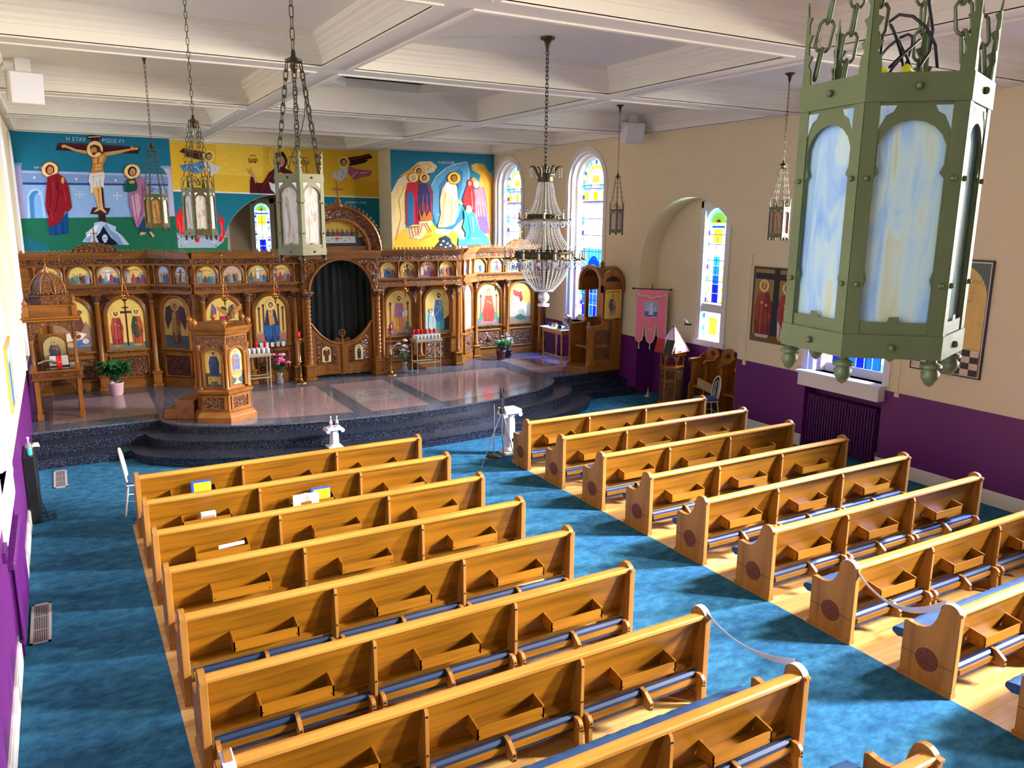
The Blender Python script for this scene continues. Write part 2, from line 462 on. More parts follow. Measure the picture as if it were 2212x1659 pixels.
# floor: carpet aisles with strip-wood under the pew blocks
mb = MB()
xs = [XL-.5, -0.1, 4.0, 5.93, 9.93, XR+1.2]; ys = [-17.4, 0.42, 11.2]
for j in range(2):
    for i in range(5):
        wood_zone = (j == 0 and i in (1, 3))
        mb.add([(xs[i],ys[j],0),(xs[i+1],ys[j],0),(xs[i+1],ys[j+1],0),(xs[i],ys[j+1],0)], [(0,1,2,3)], 1 if wood_zone else 0)
mb.box(XL-.5, XR+1.2, -17.4, 15, -.2, -.05, 0)
tag(mb.build('floor', [M['carpet'], M['fwood']]), 'blue carpet with maple strips under the pews', kind='structure')

def wall_strip(mb, x0, x1, y0, y1, z0, z1):
    """a piece of side wall, purple below the dado line and cream above"""
    if z0 < DADO < z1:
        mb.box(x0, x1, y0, y1, z0, DADO, 1); mb.box(x0, x1, y0, y1, DADO, z1, 0)
    else: mb.box(x0, x1, y0, y1, z0, z1, 1 if z1 <= DADO+.01 else 0)

SILL, TOP, HW = 1.46, 5.82, .8
def side_wall(name, face, out, wins, niche=None, recess=()):
    """face: x of the room side, out: +1 or -1 direction of the wall's thickness"""
    mb = MB()
    ybreaks = sorted([(w, HW, 'w') for w in wins] + ([(niche[0], niche[1], 'n')] if niche else []))
    y = -17.4; T = .42*out
    X = lambda a, b: (min(a, b), max(a, b))
    for c, h, kind in ybreaks:
        wall_strip(mb, *X(face, face+T), y, c-h, 0, 6.6)
        if kind == 'w':
            if c in recess:
                mb.box(*X(face+.3*out, face+T), c-h, c+h, 0, 1.2, 1); mb.box(*X(face, face+T), c-h, c+h, 1.2, SILL, 0)
            else: wall_strip(mb, *X(face, face+T), c-h, c+h, 0, SILL)
            pts = [(c-h, SILL+2), (c-h, 6.6), (c+h, 6.6), (c+h, SILL+2)] 
            pts = [(c-h, 6.6), (c-h, TOP-h)] + arc(c, TOP-h, h, PI, 0, 24)[1:-1] + [(c+h, TOP-h), (c+h, 6.6)]
            mb.prism(pts, 'x', *X(face, face+T), 0)
        else:
            r_ = h; sp = 3.0
            pts = [(c-h, 6.6), (c-h, sp)] + arc(c, sp, h, PI, 0, 32)[1:-1] + [(c+h, sp), (c+h, 6.6)]
            mb.prism(pts, 'x', face, face+.52, 0)
            bx = face+.52
            wall_strip(mb, bx, bx+.12, c-h-.1, 1.5, 0, 6.0); wall_strip(mb, bx, bx+.12, 2.2, c+h+.1, 0, 6.0)
            wall_strip(mb, bx, bx+.12, 1.5, 2.2, 0, 1.52); mb.box(bx, bx+.12, 1.5, 2.2, 4.5, 6.0, 0)
            mb.box(face+T, bx, c-h-.1, c-h, 0, DADO, 1); mb.box(face+T, bx, c-h-.1, c-h, DADO, 6, 0)
            mb.box(face+T, bx, c+h, c+h+.1, 0, DADO, 1); mb.box(face+T, bx, c+h, c+h+.1, DADO, 6, 0)
        y = c+h
    wall_strip(mb, *X(face, face+T), y, 11.2, 0, 6.6)
    return tag(mb.build(name, [M['cream'], M['purple']]), kind='structure')

REC = (-2.05, -6.15, -10.2, -14.3)
side_wall('wall_right', XR, 1, WIN_R, niche=(2.125, 1.625), recess=REC)
side_wall('wall_left', XL, -1, WIN_L, recess=REC)

# front walls carrying the murals, and the deeper apse wall with its arch
mb = MB()
mb.box(XL-.4, 2.06, 11.0, 12.1, 0, 6.6); mb.box(7.88, XR+.4, 11.0, 12.1, 0, 6.6)
ac, ar, az = 4.95, 1.62, 3.12
pts = [(2.0, 0), (ac-ar, 0), (ac-ar, az)] + arc(ac, az, ar, PI, 0, 30)[1:-1] + [(ac+ar, az), (ac+ar, 0), (7.95, 0), (7.95, 6.6), (2.0, 6.6)]
mb.prism(pts, 'y', 12.0, 12.12, 0)
tag(mb.build('wall_front', [M['cream']]), kind='structure')
mb = MB()
mb.box(2.2, 2.32, 12.1, 14.5, 0, 5.4); mb.box(7.6, 7.72, 12.1, 14.5, 0, 5.4)
holes = [(3.35, 3.85), (4.68, 5.2), (6.05, 6.55)]; x = 2.2
for a, b in holes:
    mb.box(x, a, 14.3, 14.5, 0, 5.4); mb.box(a, b, 14.3, 14.5, 0, 2.2); mb.box(a, b, 14.3, 14.5, 4.6, 5.4); x = b
mb.box(x, 7.7, 14.3, 14.5, 0, 5.4); mb.box(2.2, 7.72, 12.1, 14.5, 5.4, 5.5)
apse_wall_mat = plain('apse_beige', '#a3957c', .8)
tag(mb.build('wall_apse', [apse_wall_mat]), kind='structure')

# coffered ceiling
mb = MB()
XB = [(-1.2, 2.47), (2.87, 6.90), (7.32, 11.1)]
YB = [(-17.1, -13.2), (-12.75, -8.85), (-8.4, -4.66), (-4.22, -.74), (-.26, 3.66), (4.13, 7.38), (7.84, 10.87)]
PR = [(0, 6.03), (0, 6.15), (.018, 6.158), (.018, 6.185), (.05, 6.215), (.055, 6.25), (.095, 6.285), (.10, 6.31), (.135, 6.33), (.14, 6.4)]
for i, (x0, x1) in enumerate(XB):
    for j, (y0, y1) in enumerate(YB):
        yy1 = 11.9 if (i == 1 and j == 6) else y1
        dome = (i == 1 and j == 4)
        pr = [(0, 6.03), (0, 6.45)] if dome else PR
        rings = [[(x0+d, y0+d, z), (x0+d, yy1-d, z), (x1-d, yy1-d, z), (x1-d, y0+d, z)] for d, z in pr]
        mb.loft(rings, 0, caps=False)
        if not dome:
            mb.add(rings[-1], [(0, 1, 2, 3)], 0)
        else:
            oc = [(4.87+1.88*math.cos(PI/8+k*PI/4), 1.70+1.88*math.sin(PI/8+k*PI/4)) for k in range(8)]
            # ceiling around the octagonal opening, curb and attic void above it
            q = [(x0, y0), (x1, y0), (x1, yy1), (x0, yy1)]
            V = [(a, b, 6.45) for a, b in q] + [(a, b, 6.45) for a, b in oc]
            F = [(0, 1, 4+6, 4+5), (1, 2, 4+0, 4+7), (2, 3, 4+2, 4+1), (3, 0, 4+4, 4+3), (1, 4+7, 4+6), (2, 4+1, 4+0), (3, 4+3, 4+2), (0, 4+5, 4+4)]
            mb.add(V, F, 0)
            mb.loft([[(a, b, 6.45) for a, b in oc[::-1]], [(a, b, 6.60) for a, b in oc[::-1]]], 0, caps=False)
            mb.box(x0, x1, y0, yy1, 7.5, 7.6, 1)
            for a0, b0, a1, b1 in ((x0-.05, y0, x0, yy1), (x1, y0, x1+.05, yy1), (x0, y0-.05, x1, y0), (x0, yy1, x1, yy1+.05)):
                mb.box(a0, a1, b0, b1, 6.46, 7.6, 1)
            for k in range(8):
                a, b = oc[k], oc[(k+3) % 8]
                mb.cyl((a[0], a[1], 6.66), (b[0], b[1], 6.9), .06, n=4, mi=2 if k % 3 == 0 else 1, smooth=False)
                mb.cyl((a[0], a[1], 6.66), (a[0], a[1], 7.4), .04, n=4, mi=2, smooth=False)
        # lips along the soffit edges
        L_, zz = .055, 6.03
        for a0, a1, b0, b1 in ((x0-L_, x0, y0-L_, yy1+L_), (x1, x1+L_, y0-L_, yy1+L_), (x0, x1, y0-L_, y0), (x0, x1, yy1, yy1+L_)):
            mb.box(a0, a1, b0, b1, zz-.018, zz+.01, 0)
# soffits
def sof(x0, x1, y0, y1): mb.add([(x0,y0,6.03),(x0,y1,6.03),(x1,y1,6.03),(x1,y0,6.03)], [(0,1,2,3)], 0)
sof(XL-.4, -1.2, -17.4, 12.1); sof(11.1, XR+.4, -17.4, 12.1)
sof(2.47, 2.87, -17.4, 12.1); sof(6.90, 7.32, -17.4, 12.1)
for i, (x0, x1) in enumerate(XB):
    yy = [-17.4] + [v for b in YB for v in b] + [12.1]
    if i == 1: yy[-2] = 11.9
    for k in range(0, len(yy), 2): sof(x0, x1, yy[k], yy[k+1])
mb.box(XL-.6, 2.8, -17.4, 12.3, 6.62, 6.7, 0); mb.box(6.96, XR+1.2, -17.4, 12.3, 6.62, 6.7, 0)
mb.box(2.8, 6.96, -17.4, -.3, 6.62, 6.7, 0); mb.box(2.8, 6.96, 3.72, 12.3, 6.62, 6.7, 0)
tag(mb.build('ceiling', [M['white'], M['rough_wood'], M['trim']]), kind='structure')

mb = MB(); mb.box(XL-.5, XR+.6, -17.6, -17.4, 0, 6.6); tag(mb.build('wall_rear', [M['cream']]), kind='structure')
# baseboards and dado cap
for nm, face, out, gaps in (('right', XR, -1, [(0.5, 3.75)] + [(w-HW, w+HW) for w in REC]), ('left', XL, 1, [(w-HW, w+HW) for w in REC])):
    mb = MB(); y = -17.4
    for a, b in sorted(gaps) + [(3.74, 3.74)]:
        if a > y:
            mb.box(min(face, face+.03*out), max(face, face+.03*out), y, a, 0, .2)
            mb.box(min(face, face+.018*out), max(face, face+.018*out), y, a, .2, .22)
        y = b
    tag(mb.build('baseboard_'+nm, [M['trim']]), kind='structure')
mb = MB()
for a, b in ((-17.4, -15.1), (-13.5, -11), (-9.4, -6.95), (-5.35, -2.85), (-1.25, .5), (3.75, 5.25), (6.85, 9.3), (10.88, 11)):
    mb.box(XR-.008, XR, a, b, DADO-.035, DADO, 0)
tag(mb.build('trim_1', [M['purple']]), kind='structure')

# ------------------------------------------------------------------ stained windows
LEADC = '#15181f'
class Art:
    """flat painted or leaded art: coloured polygons on a plane at (u, v) metres"""
    def __init__(s, org, eu, ev, off=.0012):
        s.mb = MB(); s.o = Vector(org); s.u = Vector(eu).normalized(); s.w = Vector(ev).normalized(); s.n = s.u.cross(s.w); s.k = 0; s.off = off
    def P(s, a, b, k): return tuple(s.o + s.u*a + s.w*b + s.n*(k*s.off))
    def poly(s, pts, col, k=None):
        if k is None: s.k += 1; k = s.k
        c = lin(col) if isinstance(col, str) else col
        ar = sum(pts[i-1][0]*pts[i][1]-pts[i][0]*pts[i-1][1] for i in range(len(pts)))
        if ar < 0: pts = pts[::-1]
        s.mb.add([s.P(a, b, k) for a, b in pts], [tuple(range(len(pts)))], 0, c)
    def rect(s, a0, b0, a1, b1, col, k=None): s.poly([(a0, b0), (a1, b0), (a1, b1), (a0, b1)], col, k)
    def ell(s, cx, cy, rx, ry, col, k=None, n=18, a0=0, a1=2*PI):
        full = abs(a1-a0-2*PI) < 1e-3; m = n if full else n+1
        s.poly([(cx+rx*math.cos(a0+(a1-a0)*i/n), cy+ry*math.sin(a0+(a1-a0)*i/n)) for i in range(m)], col, k)
    def line(s, p, q, w, col, k=None):
        dx, dy = q[0]-p[0], q[1]-p[1]; L = math.hypot(dx, dy) or 1; nx, ny = -dy/L*w/2, dx/L*w/2
        s.poly([(p[0]+nx, p[1]+ny), (q[0]+nx, q[1]+ny), (q[0]-nx, q[1]-ny), (p[0]-nx, p[1]-ny)], col, k)
    def text(s, txt, cx, cy, size, col, sx=1.0):
        vs, fs = text_mesh(txt)
        s.k += 1
        c = lin(col)
        w = max(v[0] for v in vs) or 1
        s.mb.add([s.P(cx+(v[0]-w/2)*size*sx, cy+(v[1]-.35)*size, s.k) for v in vs], fs, 0, c)

_tc = {}
def text_mesh(txt):
    if txt in _tc: return _tc[txt]
    cu = bpy.data.curves.new('lettering', 'FONT'); cu.body = txt; cu.size = 1; cu.resolution_u = 3
    ob = bpy.data.objects.new('lettering', cu); COL.objects.link(ob)
    bpy.context.view_layer.update()
    dg = bpy.context.evaluated_depsgraph_get()
    me = ob.evaluated_get(dg).to_mesh()
    vs = [tuple(v.co) for v in me.vertices]; fs = [tuple(p.vertices) for p in me.polygons]
    ob.evaluated_get(dg).to_mesh_clear()
    bpy.data.objects.remove(ob); bpy.data.curves.remove(cu)
    _tc[txt] = (vs, fs)
    return _tc[txt]

WHT, PWH, YEL, GLD, BLU, DBL, LBL, PUR, PNK, TRQ, RED = '#f4f6ff', '#dfe6ff', '#ffe23a', '#f2b51e', '#1763d8', '#0a1fae', '#7cc4f4', '#4a2a9c', '#e6a0c8', '#3fb4dc', '#d8452a'
def big_glass(art, W, H, rnd):
    """leaded lights of a round-headed window, centred on u = 0, v from 0 to H"""
    hw = W/2; sp = H-hw
    def blk(a0, b0, a1, b1, col, g=.007):
        art.rect(a0+g, b0+g, a1-g, b1-g, col, 1)
    b = .11
    # border of small coloured quarries
    n = int(sp/.13)
    for i in range(n):
        v0, v1 = sp*i/n, sp*(i+1)/n
        for sgn in (-1, 1):
            a0, a1 = sorted((sgn*hw, sgn*(hw-b)))
            blk(a0, v0, a1, v1, [WHT, LBL, PWH, PNK, WHT, TRQ, PUR][(i*3 + (sgn > 0)) % 7], .006)
    m = 15
    for i in range(m):
        t0, t1 = PI*i/m+.02, PI*(i+1)/m-.02
        art.poly([(hw*.99*math.cos(t0), sp+hw*.99*math.sin(t0)), (hw*.99*math.cos(t1), sp+hw*.99*math.sin(t1)), ((hw-b)*math.cos(t1), sp+(hw-b)*math.sin(t1)), ((hw-b)*math.cos(t0), sp+(hw-b)*math.sin(t0))], [LBL, WHT, BLU, PWH, TRQ][i % 5], 1)
    r1, r2_ = hw-b-.015, hw-b-.10
    m = 9
    for i in range(m):
        t0, t1 = PI*i/m+.015, PI*(i+1)/m-.015
        art.poly([(r1*math.cos(t0), sp+r1*math.sin(t0)), (r1*math.cos(t1), sp+r1*math.sin(t1)), (r2_*math.cos(t1), sp+r2_*math.sin(t1)), (r2_*math.cos(t0), sp+r2_*math.sin(t0))], [YEL, GLD][i % 2], 1)
    art.ell(0, sp, r2_-.012, r2_-.012, WHT, 1, 20, 0, PI)
    art.ell(0, sp+.02, r2_*.45, r2_*.5, YEL, 2, 14, .1, PI-.1)
    for t in (PI/3, 2*PI/3): art.line((0, sp+.02), ((r2_-.02)*math.cos(t), sp+(r2_-.02)*math.sin(t)), .012, LEADC, 3)
    # bands
    iw = hw-b; v = sp
    bands = [(.10, [LBL, WHT, LBL], 3), (.035, [PUR], 1), (.05, [LBL, WHT], 4), (.24, [YEL, WHT, GLD, PWH, YEL], 5), (.04, [DBL], 1), (.03, [PUR], 1)]
    for h, cols, k in bands:
        for i in range(k):
            blk(-iw+2*iw*i/k, v-h, -iw+2*iw*(i+1)/k, v, cols[i % len(cols)], .005)
        v -= h
    top = v; low = sp*.52
    for i in range(5):
        for j in range(4):
            blk(-iw+2*iw*i/5, low+(top-low)*j/4, -iw+2*iw*(i+1)/5, low+(top-low)*(j+1)/4, [WHT, PWH][(i+j) % 2], .004)
    # blue field with a round arch of lights
    for i in range(6):
        for j in range(6):
            blk(-iw+2*iw*i/6, low*j/6, -iw+2*iw*(i+1)/6, low*(j+1)/6, TRQ if (j > 3 and rnd == 2) else [BLU, DBL][(i*2+j) % 3 == 0], .004)
    if rnd == 2:
        art.ell(0, low*.66, iw*.62, iw*.85, LBL, 2, 22)
        for t in range(7): art.ell(0, low*.66, iw*(.60-.0), iw*.82, BLU, 2, 22) if t == 0 else None
        for i in range(4):
            for j in range(5): art.rect(-iw*.36+iw*.19*i, low*.42+j*.11, -iw*.36+iw*.17*(i+1), low*.42+j*.11+.09, [WHT, LBL, GLD][(i+j) % 3 if j < 2 else 0], 3)
    else:
        art.rect(-.03, low*.15, .03, low*.9, LBL, 2); art.rect(-iw*.5, low*.6, iw*.5, low*.6+.05, LBL, 2)

def window_unit(n, face, out, yc, hw, sill, top, rnd, label=None, sillbox=False, gw=None):
    """round-headed window with moulded casing, deep reveal, sash and leaded glass"""
    root = empty('window_%d' % n, (face, yc, sill)); root['kind'] = 'structure'
    T = .34*out; sp = top-sill-hw; gw = gw or hw-.2
    fr = MB()
    def ring(rad, h0, x): return [(x, -rad, h0)] + [(x, a, b) for a, b in arc(0, sp, rad, PI, 0, 24)] + [(x, rad, h0)]
    prof = [(hw+.11, 0), (hw+.11, -.03*out), (hw+.04, -.035*out), (hw+.02, -.02*out), (hw-.02, -.02*out), (hw-.03, .04*out), (hw-.08, .06*out), (hw-.085, .16*out), (hw-.14, .2*out), (gw+.02, T-.05*out), (gw, T-.03*out)]
    for (ra, xa), (rb, xb) in zip(prof, prof[1:]):
        A, B_ = ring(ra, 0, xa), ring(rb, 0, xb); k = len(A)
        fr.add(A+B_, [(i, i+1, k+i+1, k+i) for i in range(k-1)], 0)
    fr.box(min(0, T), max(0, T), -hw, hw, -.02, .0, 0)
    fr.box(min(T-.08*out, T), max(T-.08*out, T), -gw, gw, 0, .16, 0)
    fr.build('window_frame', M['trim'], root)
    if sillbox:
        sb = MB(); a, b = (-sillbox*out, .02*out)
        sb.box(min(a, b), max(a, b), -hw-.08, hw+.08, -.03, .015); sb.box(min(a*.86, b), max(a*.86, b), -hw-.04, hw+.04, -.26, -.03)
        sb.build('window_sill', M['trim'], root)
    art = Art((T-.03*out, 0, .16), (0, -out, 0), (0, 0, 1), .003 )
    art.n = Vector((-out, 0, 0))
    art.rect(-gw, 0, gw, .01, LEADC, 0)
    pts = [(-gw, 0), (gw, 0)] + [(gw*math.cos(PI*i/24), sp-.16+gw*math.sin(PI*i/24)) for i in range(25)]
    big_glass(art, gw*2, sp-.16+gw, rnd)
    art.mb.build('stained_glass', M['stain'], root)
    ld = Art((T-.015*out, 0, .16), (0, -out, 0), (0, 0, 1), 0)
    pl = MB(); bars = []
    H = sp-.16+gw
    for i in range(1, 9): pl.box(T-.034*out-.004, T-.034*out+.004, -gw, gw, .16+H*i/9.5-.007, .16+H*i/9.5+.007)
    for a in (-gw*.33, gw*.33, -(gw-.11), gw-.11): pl.box(T-.034*out-.004, T-.034*out+.004, a-.006, a+.006, .16, .16+sp-.1)
    pl.build('glazing_bar', M['lead'], root)
    return root
k = 1
for out, face, wins in ((1, XR, WIN_R), (-1, XL, WIN_L)):
    for i, wy in enumerate(wins):
        window_unit(k, face, out, wy, HW-.001, SILL, TOP, 2 if wy == 6.05 else 1, sillbox=.20 if (wy < 5 and out > 0) else (.035 if wy < 5 else 0))
        k += 1

def slim_window(n, org, along, outv, w, h, nblue=5):
    """narrow window: flat casing, stained lancet and a small lower light"""
    root = empty('window_%d' % n, org); root['kind'] = 'structure'
    root.rotation_euler = (0, 0, math.atan2(along[1], along[0]))
    fr = MB(); hw = w/2
    for a, b, c, d in ((-hw-.1, -hw+.03, -.04, h+.1), (hw-.03, hw+.1, -.04, h+.1)): fr.box(a, b, -.02, .10, c, d)
    fr.box(-hw-.1, hw+.1, -.02, .10, h-.04, h+.1); fr.box(-hw-.12, hw+.12, -.06, .12, -.12, .0)
    fr.box(-hw, hw, .02, .09, .62, .80)
    # spandrels closing the corners above the round head
    r_ = hw-.03
    for sg in (-1, 1):
        pts = [(sg*r_, h-.04-r_)] + [(sg*r_*math.cos(t*PI/16), h-.04-r_+r_*math.sin(t*PI/16)) for t in range(1, 9)] + [(sg*r_, h-.04)]
        fr.prism(pts if sg > 0 else pts[::-1], 'y', .04, .07)
    fr.build('window_frame', M['trim'], root)
    art = Art((0, .08, 0), (1, 0, 0), (0, 0, 1), .003); art.n = Vector((0, -1, 0))
    g = hw-.03
    art.rect(-g, .02, g, .60, WHT, 0); art.rect(-.12, .12, .12, .5, YEL, 1); art.rect(-.05, .2, .05, .42, WHT, 2)
    for sg in (-1, 1):
        for j in range(4): art.rect(sg*g-.03*sg-.03, .05+j*.14, sg*g-.03*sg+.03, .16+j*.14, [LBL, TRQ, PNK, BLU][j], 1)
    art.rect(-g, .80, g, h-.04-r_, WHT, 0)
    art.ell(0, h-.04-r_, r_, r_, WHT, 0, 18, 0, PI)
    art.ell(0, h-.04-r_, r_*.95, r_*.95, LBL, 1, 18, .05, PI-.05); art.ell(0, h-.04-r_, r_*.72, r_*.72, YEL, 2, 16, 0, PI); art.ell(0, h-.04-r_, r_*.4, r_*.45, WHT, 3, 12, 0, PI); art.ell(0, h-.02-r_, r_*.2, r_*.2, RED, 4, 10, 0, PI)
    zt = h-.04-r_; nn = 14
    for i in range(nn):
        v0 = .82+(zt-.84)*i/nn; v1 = v0+(zt-.84)/nn-.015
        for sg in (-1, 1): 
            a0, a1 = sorted((sg*g*.98, sg*(g-.075))); art.rect(a0, v0, a1, v1, [LBL, WHT, PNK, TRQ, PWH, PUR][(i+sg) % 6], 1)
            if i < nn*.55: 
                a0, a1 = sorted((sg*(g-.09), sg*(g-.14))); art.rect(a0, v0, a1, v1, [YEL, WHT][i % 2], 1)
    for i, cc in enumerate([DBL, DBL, BLU, '#2a8fe0', TRQ][:nblue]):
        art.rect(-.095, .84+i*.2, .095, .84+i*.2+.19, cc, 1)
    art.rect(-.13, zt-.42, .13, zt-.12, YEL, 1); art.rect(-.07, zt-.36, .07, zt-.18, WHT, 2); art.rect(-.19, zt-.1, .19, zt-.05, BLU, 1)
    art.mb.build('stained_glass', M['stain'], root)
    gb = MB()
    for v in (.84, 1.3, 1.75, 2.3, zt-.45): gb.box(-g, g, .06, .07, v-.006, v+.006)
    gb.box(-.006, .006, .06, .07, .84, 2.25)
    gb.build('glazing_bar', M['lead'], root)
    return root
slim_window(k, (XR+.50, 1.85, 1.54), (0, -1, 0), None, .70, 2.9); k += 1
for a, b in holes:
    slim_window(k, ((a+b)/2, 14.28, 2.2), (1, 0, 0), None, b-a, 2.36, 2); k += 1

# ------------------------------------------------------------------ granite platform and steps
def apron(a, nose, ys, n=40):
    b = ys-nose
    pts = [(XL, ys)] + [(4.95-a*math.cos(PI*i/n), ys-b*math.sin(PI*i/n)) for i in range(n+1)] + [(XR, ys)]
    return pts
mb = MB()
for z0, z1, a, nose, ys in ((0, .167, 4.78, 1.95, 3.75), (.167, .333, 4.5, 2.37, 4.08), (.333, .5, 4.22, 2.78, 4.41)):
    pts = apron(a, nose, ys) + [(XR, 11.0), (XL, 11.0)]
    mb.prism(pts, 'z', z0, z1-.03, 0)
    big = apron(a+.02, nose-.02, ys-.02) + [(XR, 11.0), (XL, 11.0)]
    mb.prism(big, 'z', z1-.03, z1, 0 if z1 < .5 else 1)
# rose panels and mosaic set into the top
Z = .5
def inl(pts, mi, dz):
    mb.add([(x, y, Z+dz) for x, y in pts], [tuple(range(len(pts)))], mi)
def ell_y(x, a, nose, ys): return ys-(ys-nose)*math.sqrt(max(0, 1-((x-4.95)/a)**2))
inl([(4.36, 3.12), (5.56, 3.12), (5.60, 5.9), (4.34, 5.9)], 2, .002)
left = [(4.02, 5.95)] + [(x, ell_y(x, 3.9, 3.2, 4.6)) for x in [4.02-.19*i for i in range(14)]] + [(1.15, 4.6), (1.15, 5.95)]
inl(left, 2, .002)
inl([(9.9-x, y) for x, y in left][::-1], 2, .002)
inl([(-1.0, 4.85), (.75, 4.85), (.75, 6.9), (-1.0, 6.9)], 2, .002); inl([(9.2, 4.85), (10.9, 4.85), (10.9, 6.9), (9.2, 6.9)], 2, .002)
def sq(cx, cy, h, w, mi, dz):
    for a0, b0, a1, b1 in ((-h, -h, h, -h+w), (-h, h-w, h, h), (-h, -h+w, -h+w, h-w), (h-w, -h+w, h, h-w)):
        inl([(cx+a0, cy+b0), (cx+a1, cy+b0), (cx+a1, cy+b1), (cx+a0, cy+b1)], mi, dz)
cx, cy = 4.95, 4.5
sq(cx, cy, .52, .03, 3, .004); sq(cx, cy, .45, .05, 3, .004)
for sx in (-1, 1):
    for sy in (-1, 1):
        inl([(cx+sx*.36, cy+sy*.36), (cx+sx*.12, cy+sy*.33), (cx+sx*.33, cy+sy*.12)][::sx*sy], 3, .004)
for t in range(24):
    a0, a1 = 2*PI*t/24, 2*PI*(t+1)/24
    inl([(cx+.25*math.cos(a0), cy+.25*math.sin(a0)), (cx+.25*math.cos(a1), cy+.25*math.sin(a1)), (cx+.2*math.cos(a1), cy+.2*math.sin(a1)), (cx+.2*math.cos(a0), cy+.2*math.sin(a0))], 3, .004)
tag(mb.build('platform', [M['granite'], M['greygr'], M['pinkgr'], M['inlay']]), 'polished granite altar platform with curved steps', kind='structure')

# ================================================================== PEWS
D = 1.06
def panel_outline():
    p = [(-.10, .03), (-.10, .80), (-.125, .80), (-.125, .822), (-.10, .826)]
    # rounded crest then the scooped arm
    p += [(-.012+.088*math.cos(a), .79+.082*math.sin(a)) for a in [PI*(1-t/10) for t in range(1, 9)]]
    p += [(.085, .77), (.10, .70), (.125, .64), (.16, .59), (.21, .56), (.27, .545), (.33, .548), (.37, .555), (.405, .54), (.40, .03)]
    return p
def pew_end(side, medal):
    """end panel; side = -1 when its outer face looks to -x. local x = 0 is the outer face"""
    mb = MB(); t = .05
    a, b = (0, t) if side < 0 else (-t, 0)
    mb.prism(panel_outline()[::-1], 'x', a, b, 0)
    mb.box(a-.012, b+.012, -.115, .415, 0, .045, 0)
    # shadow groove between the boards
    xo = a-.0015 if side < 0 else b-.0015
    mb.box(xo, xo+.003, -.10, .40, .262, .267, 1)
    # thin rounded strip on the back edge
    mb.cbox(a-.006, b+.006, -.112, -.098, .045, .80, .004, 0)
    return mb
def medallion(side):
    mb = MB(); c = (.15, .262); R_ = .108; x = -.003 if side < 0 else .003
    s = -1 if side < 0 else 1
    ring = [(c[0]+R_*math.cos(2*PI*k/28), c[1]+R_*math.sin(2*PI*k/28)) for k in range(28)]
    mb.prism(ring if s > 0 else ring, 'x', min(x, 0), max(x, 0), 0)
    xx = x+.0008*s
    def q(y0, z0, y1, z1):
        v = [(xx, y0, z0), (xx, y1, z0), (xx, y1, z1), (xx, y0, z1)]
        mb.add(v, [(0, 1, 2, 3)], 1)
    q(c[0]-.003, c[1]-R_, c[0]+.003, c[1]+R_); q(c[0]-R_, c[1]-.003, c[0]+R_, c[1]+.003)
    for k in range(28):
        a0, a1 = 2*PI*k/28, 2*PI*(k+1)/28
        mb.add([(xx, c[0]+r_*math.cos(a), c[1]+r_*math.sin(a)) for a, r_ in ((a0, R_), (a1, R_), (a1, R_-.005), (a0, R_-.005))], [(0, 1, 2, 3)], 1)
    for txt, du, dv in (('IC', -1, 1), ('XC', 1, 1), ('NI', -1, -1), ('KA', 1, -1)):
        vs, fs = text_mesh(txt); w = max(v[0] for v in vs)
        # seen from outside, reading left to right
        mb.add([(xx, c[0]+(du*.043+(v[0]-w/2)*.05)*(-1 if side < 0 else 1), c[1]+dv*.042+(v[1]-.35)*.055) for v in vs], fs, 1)
    return mb
def back_y(z):   # backrest slopes forward towards the seat
    return -.055+(.80-z)*.22

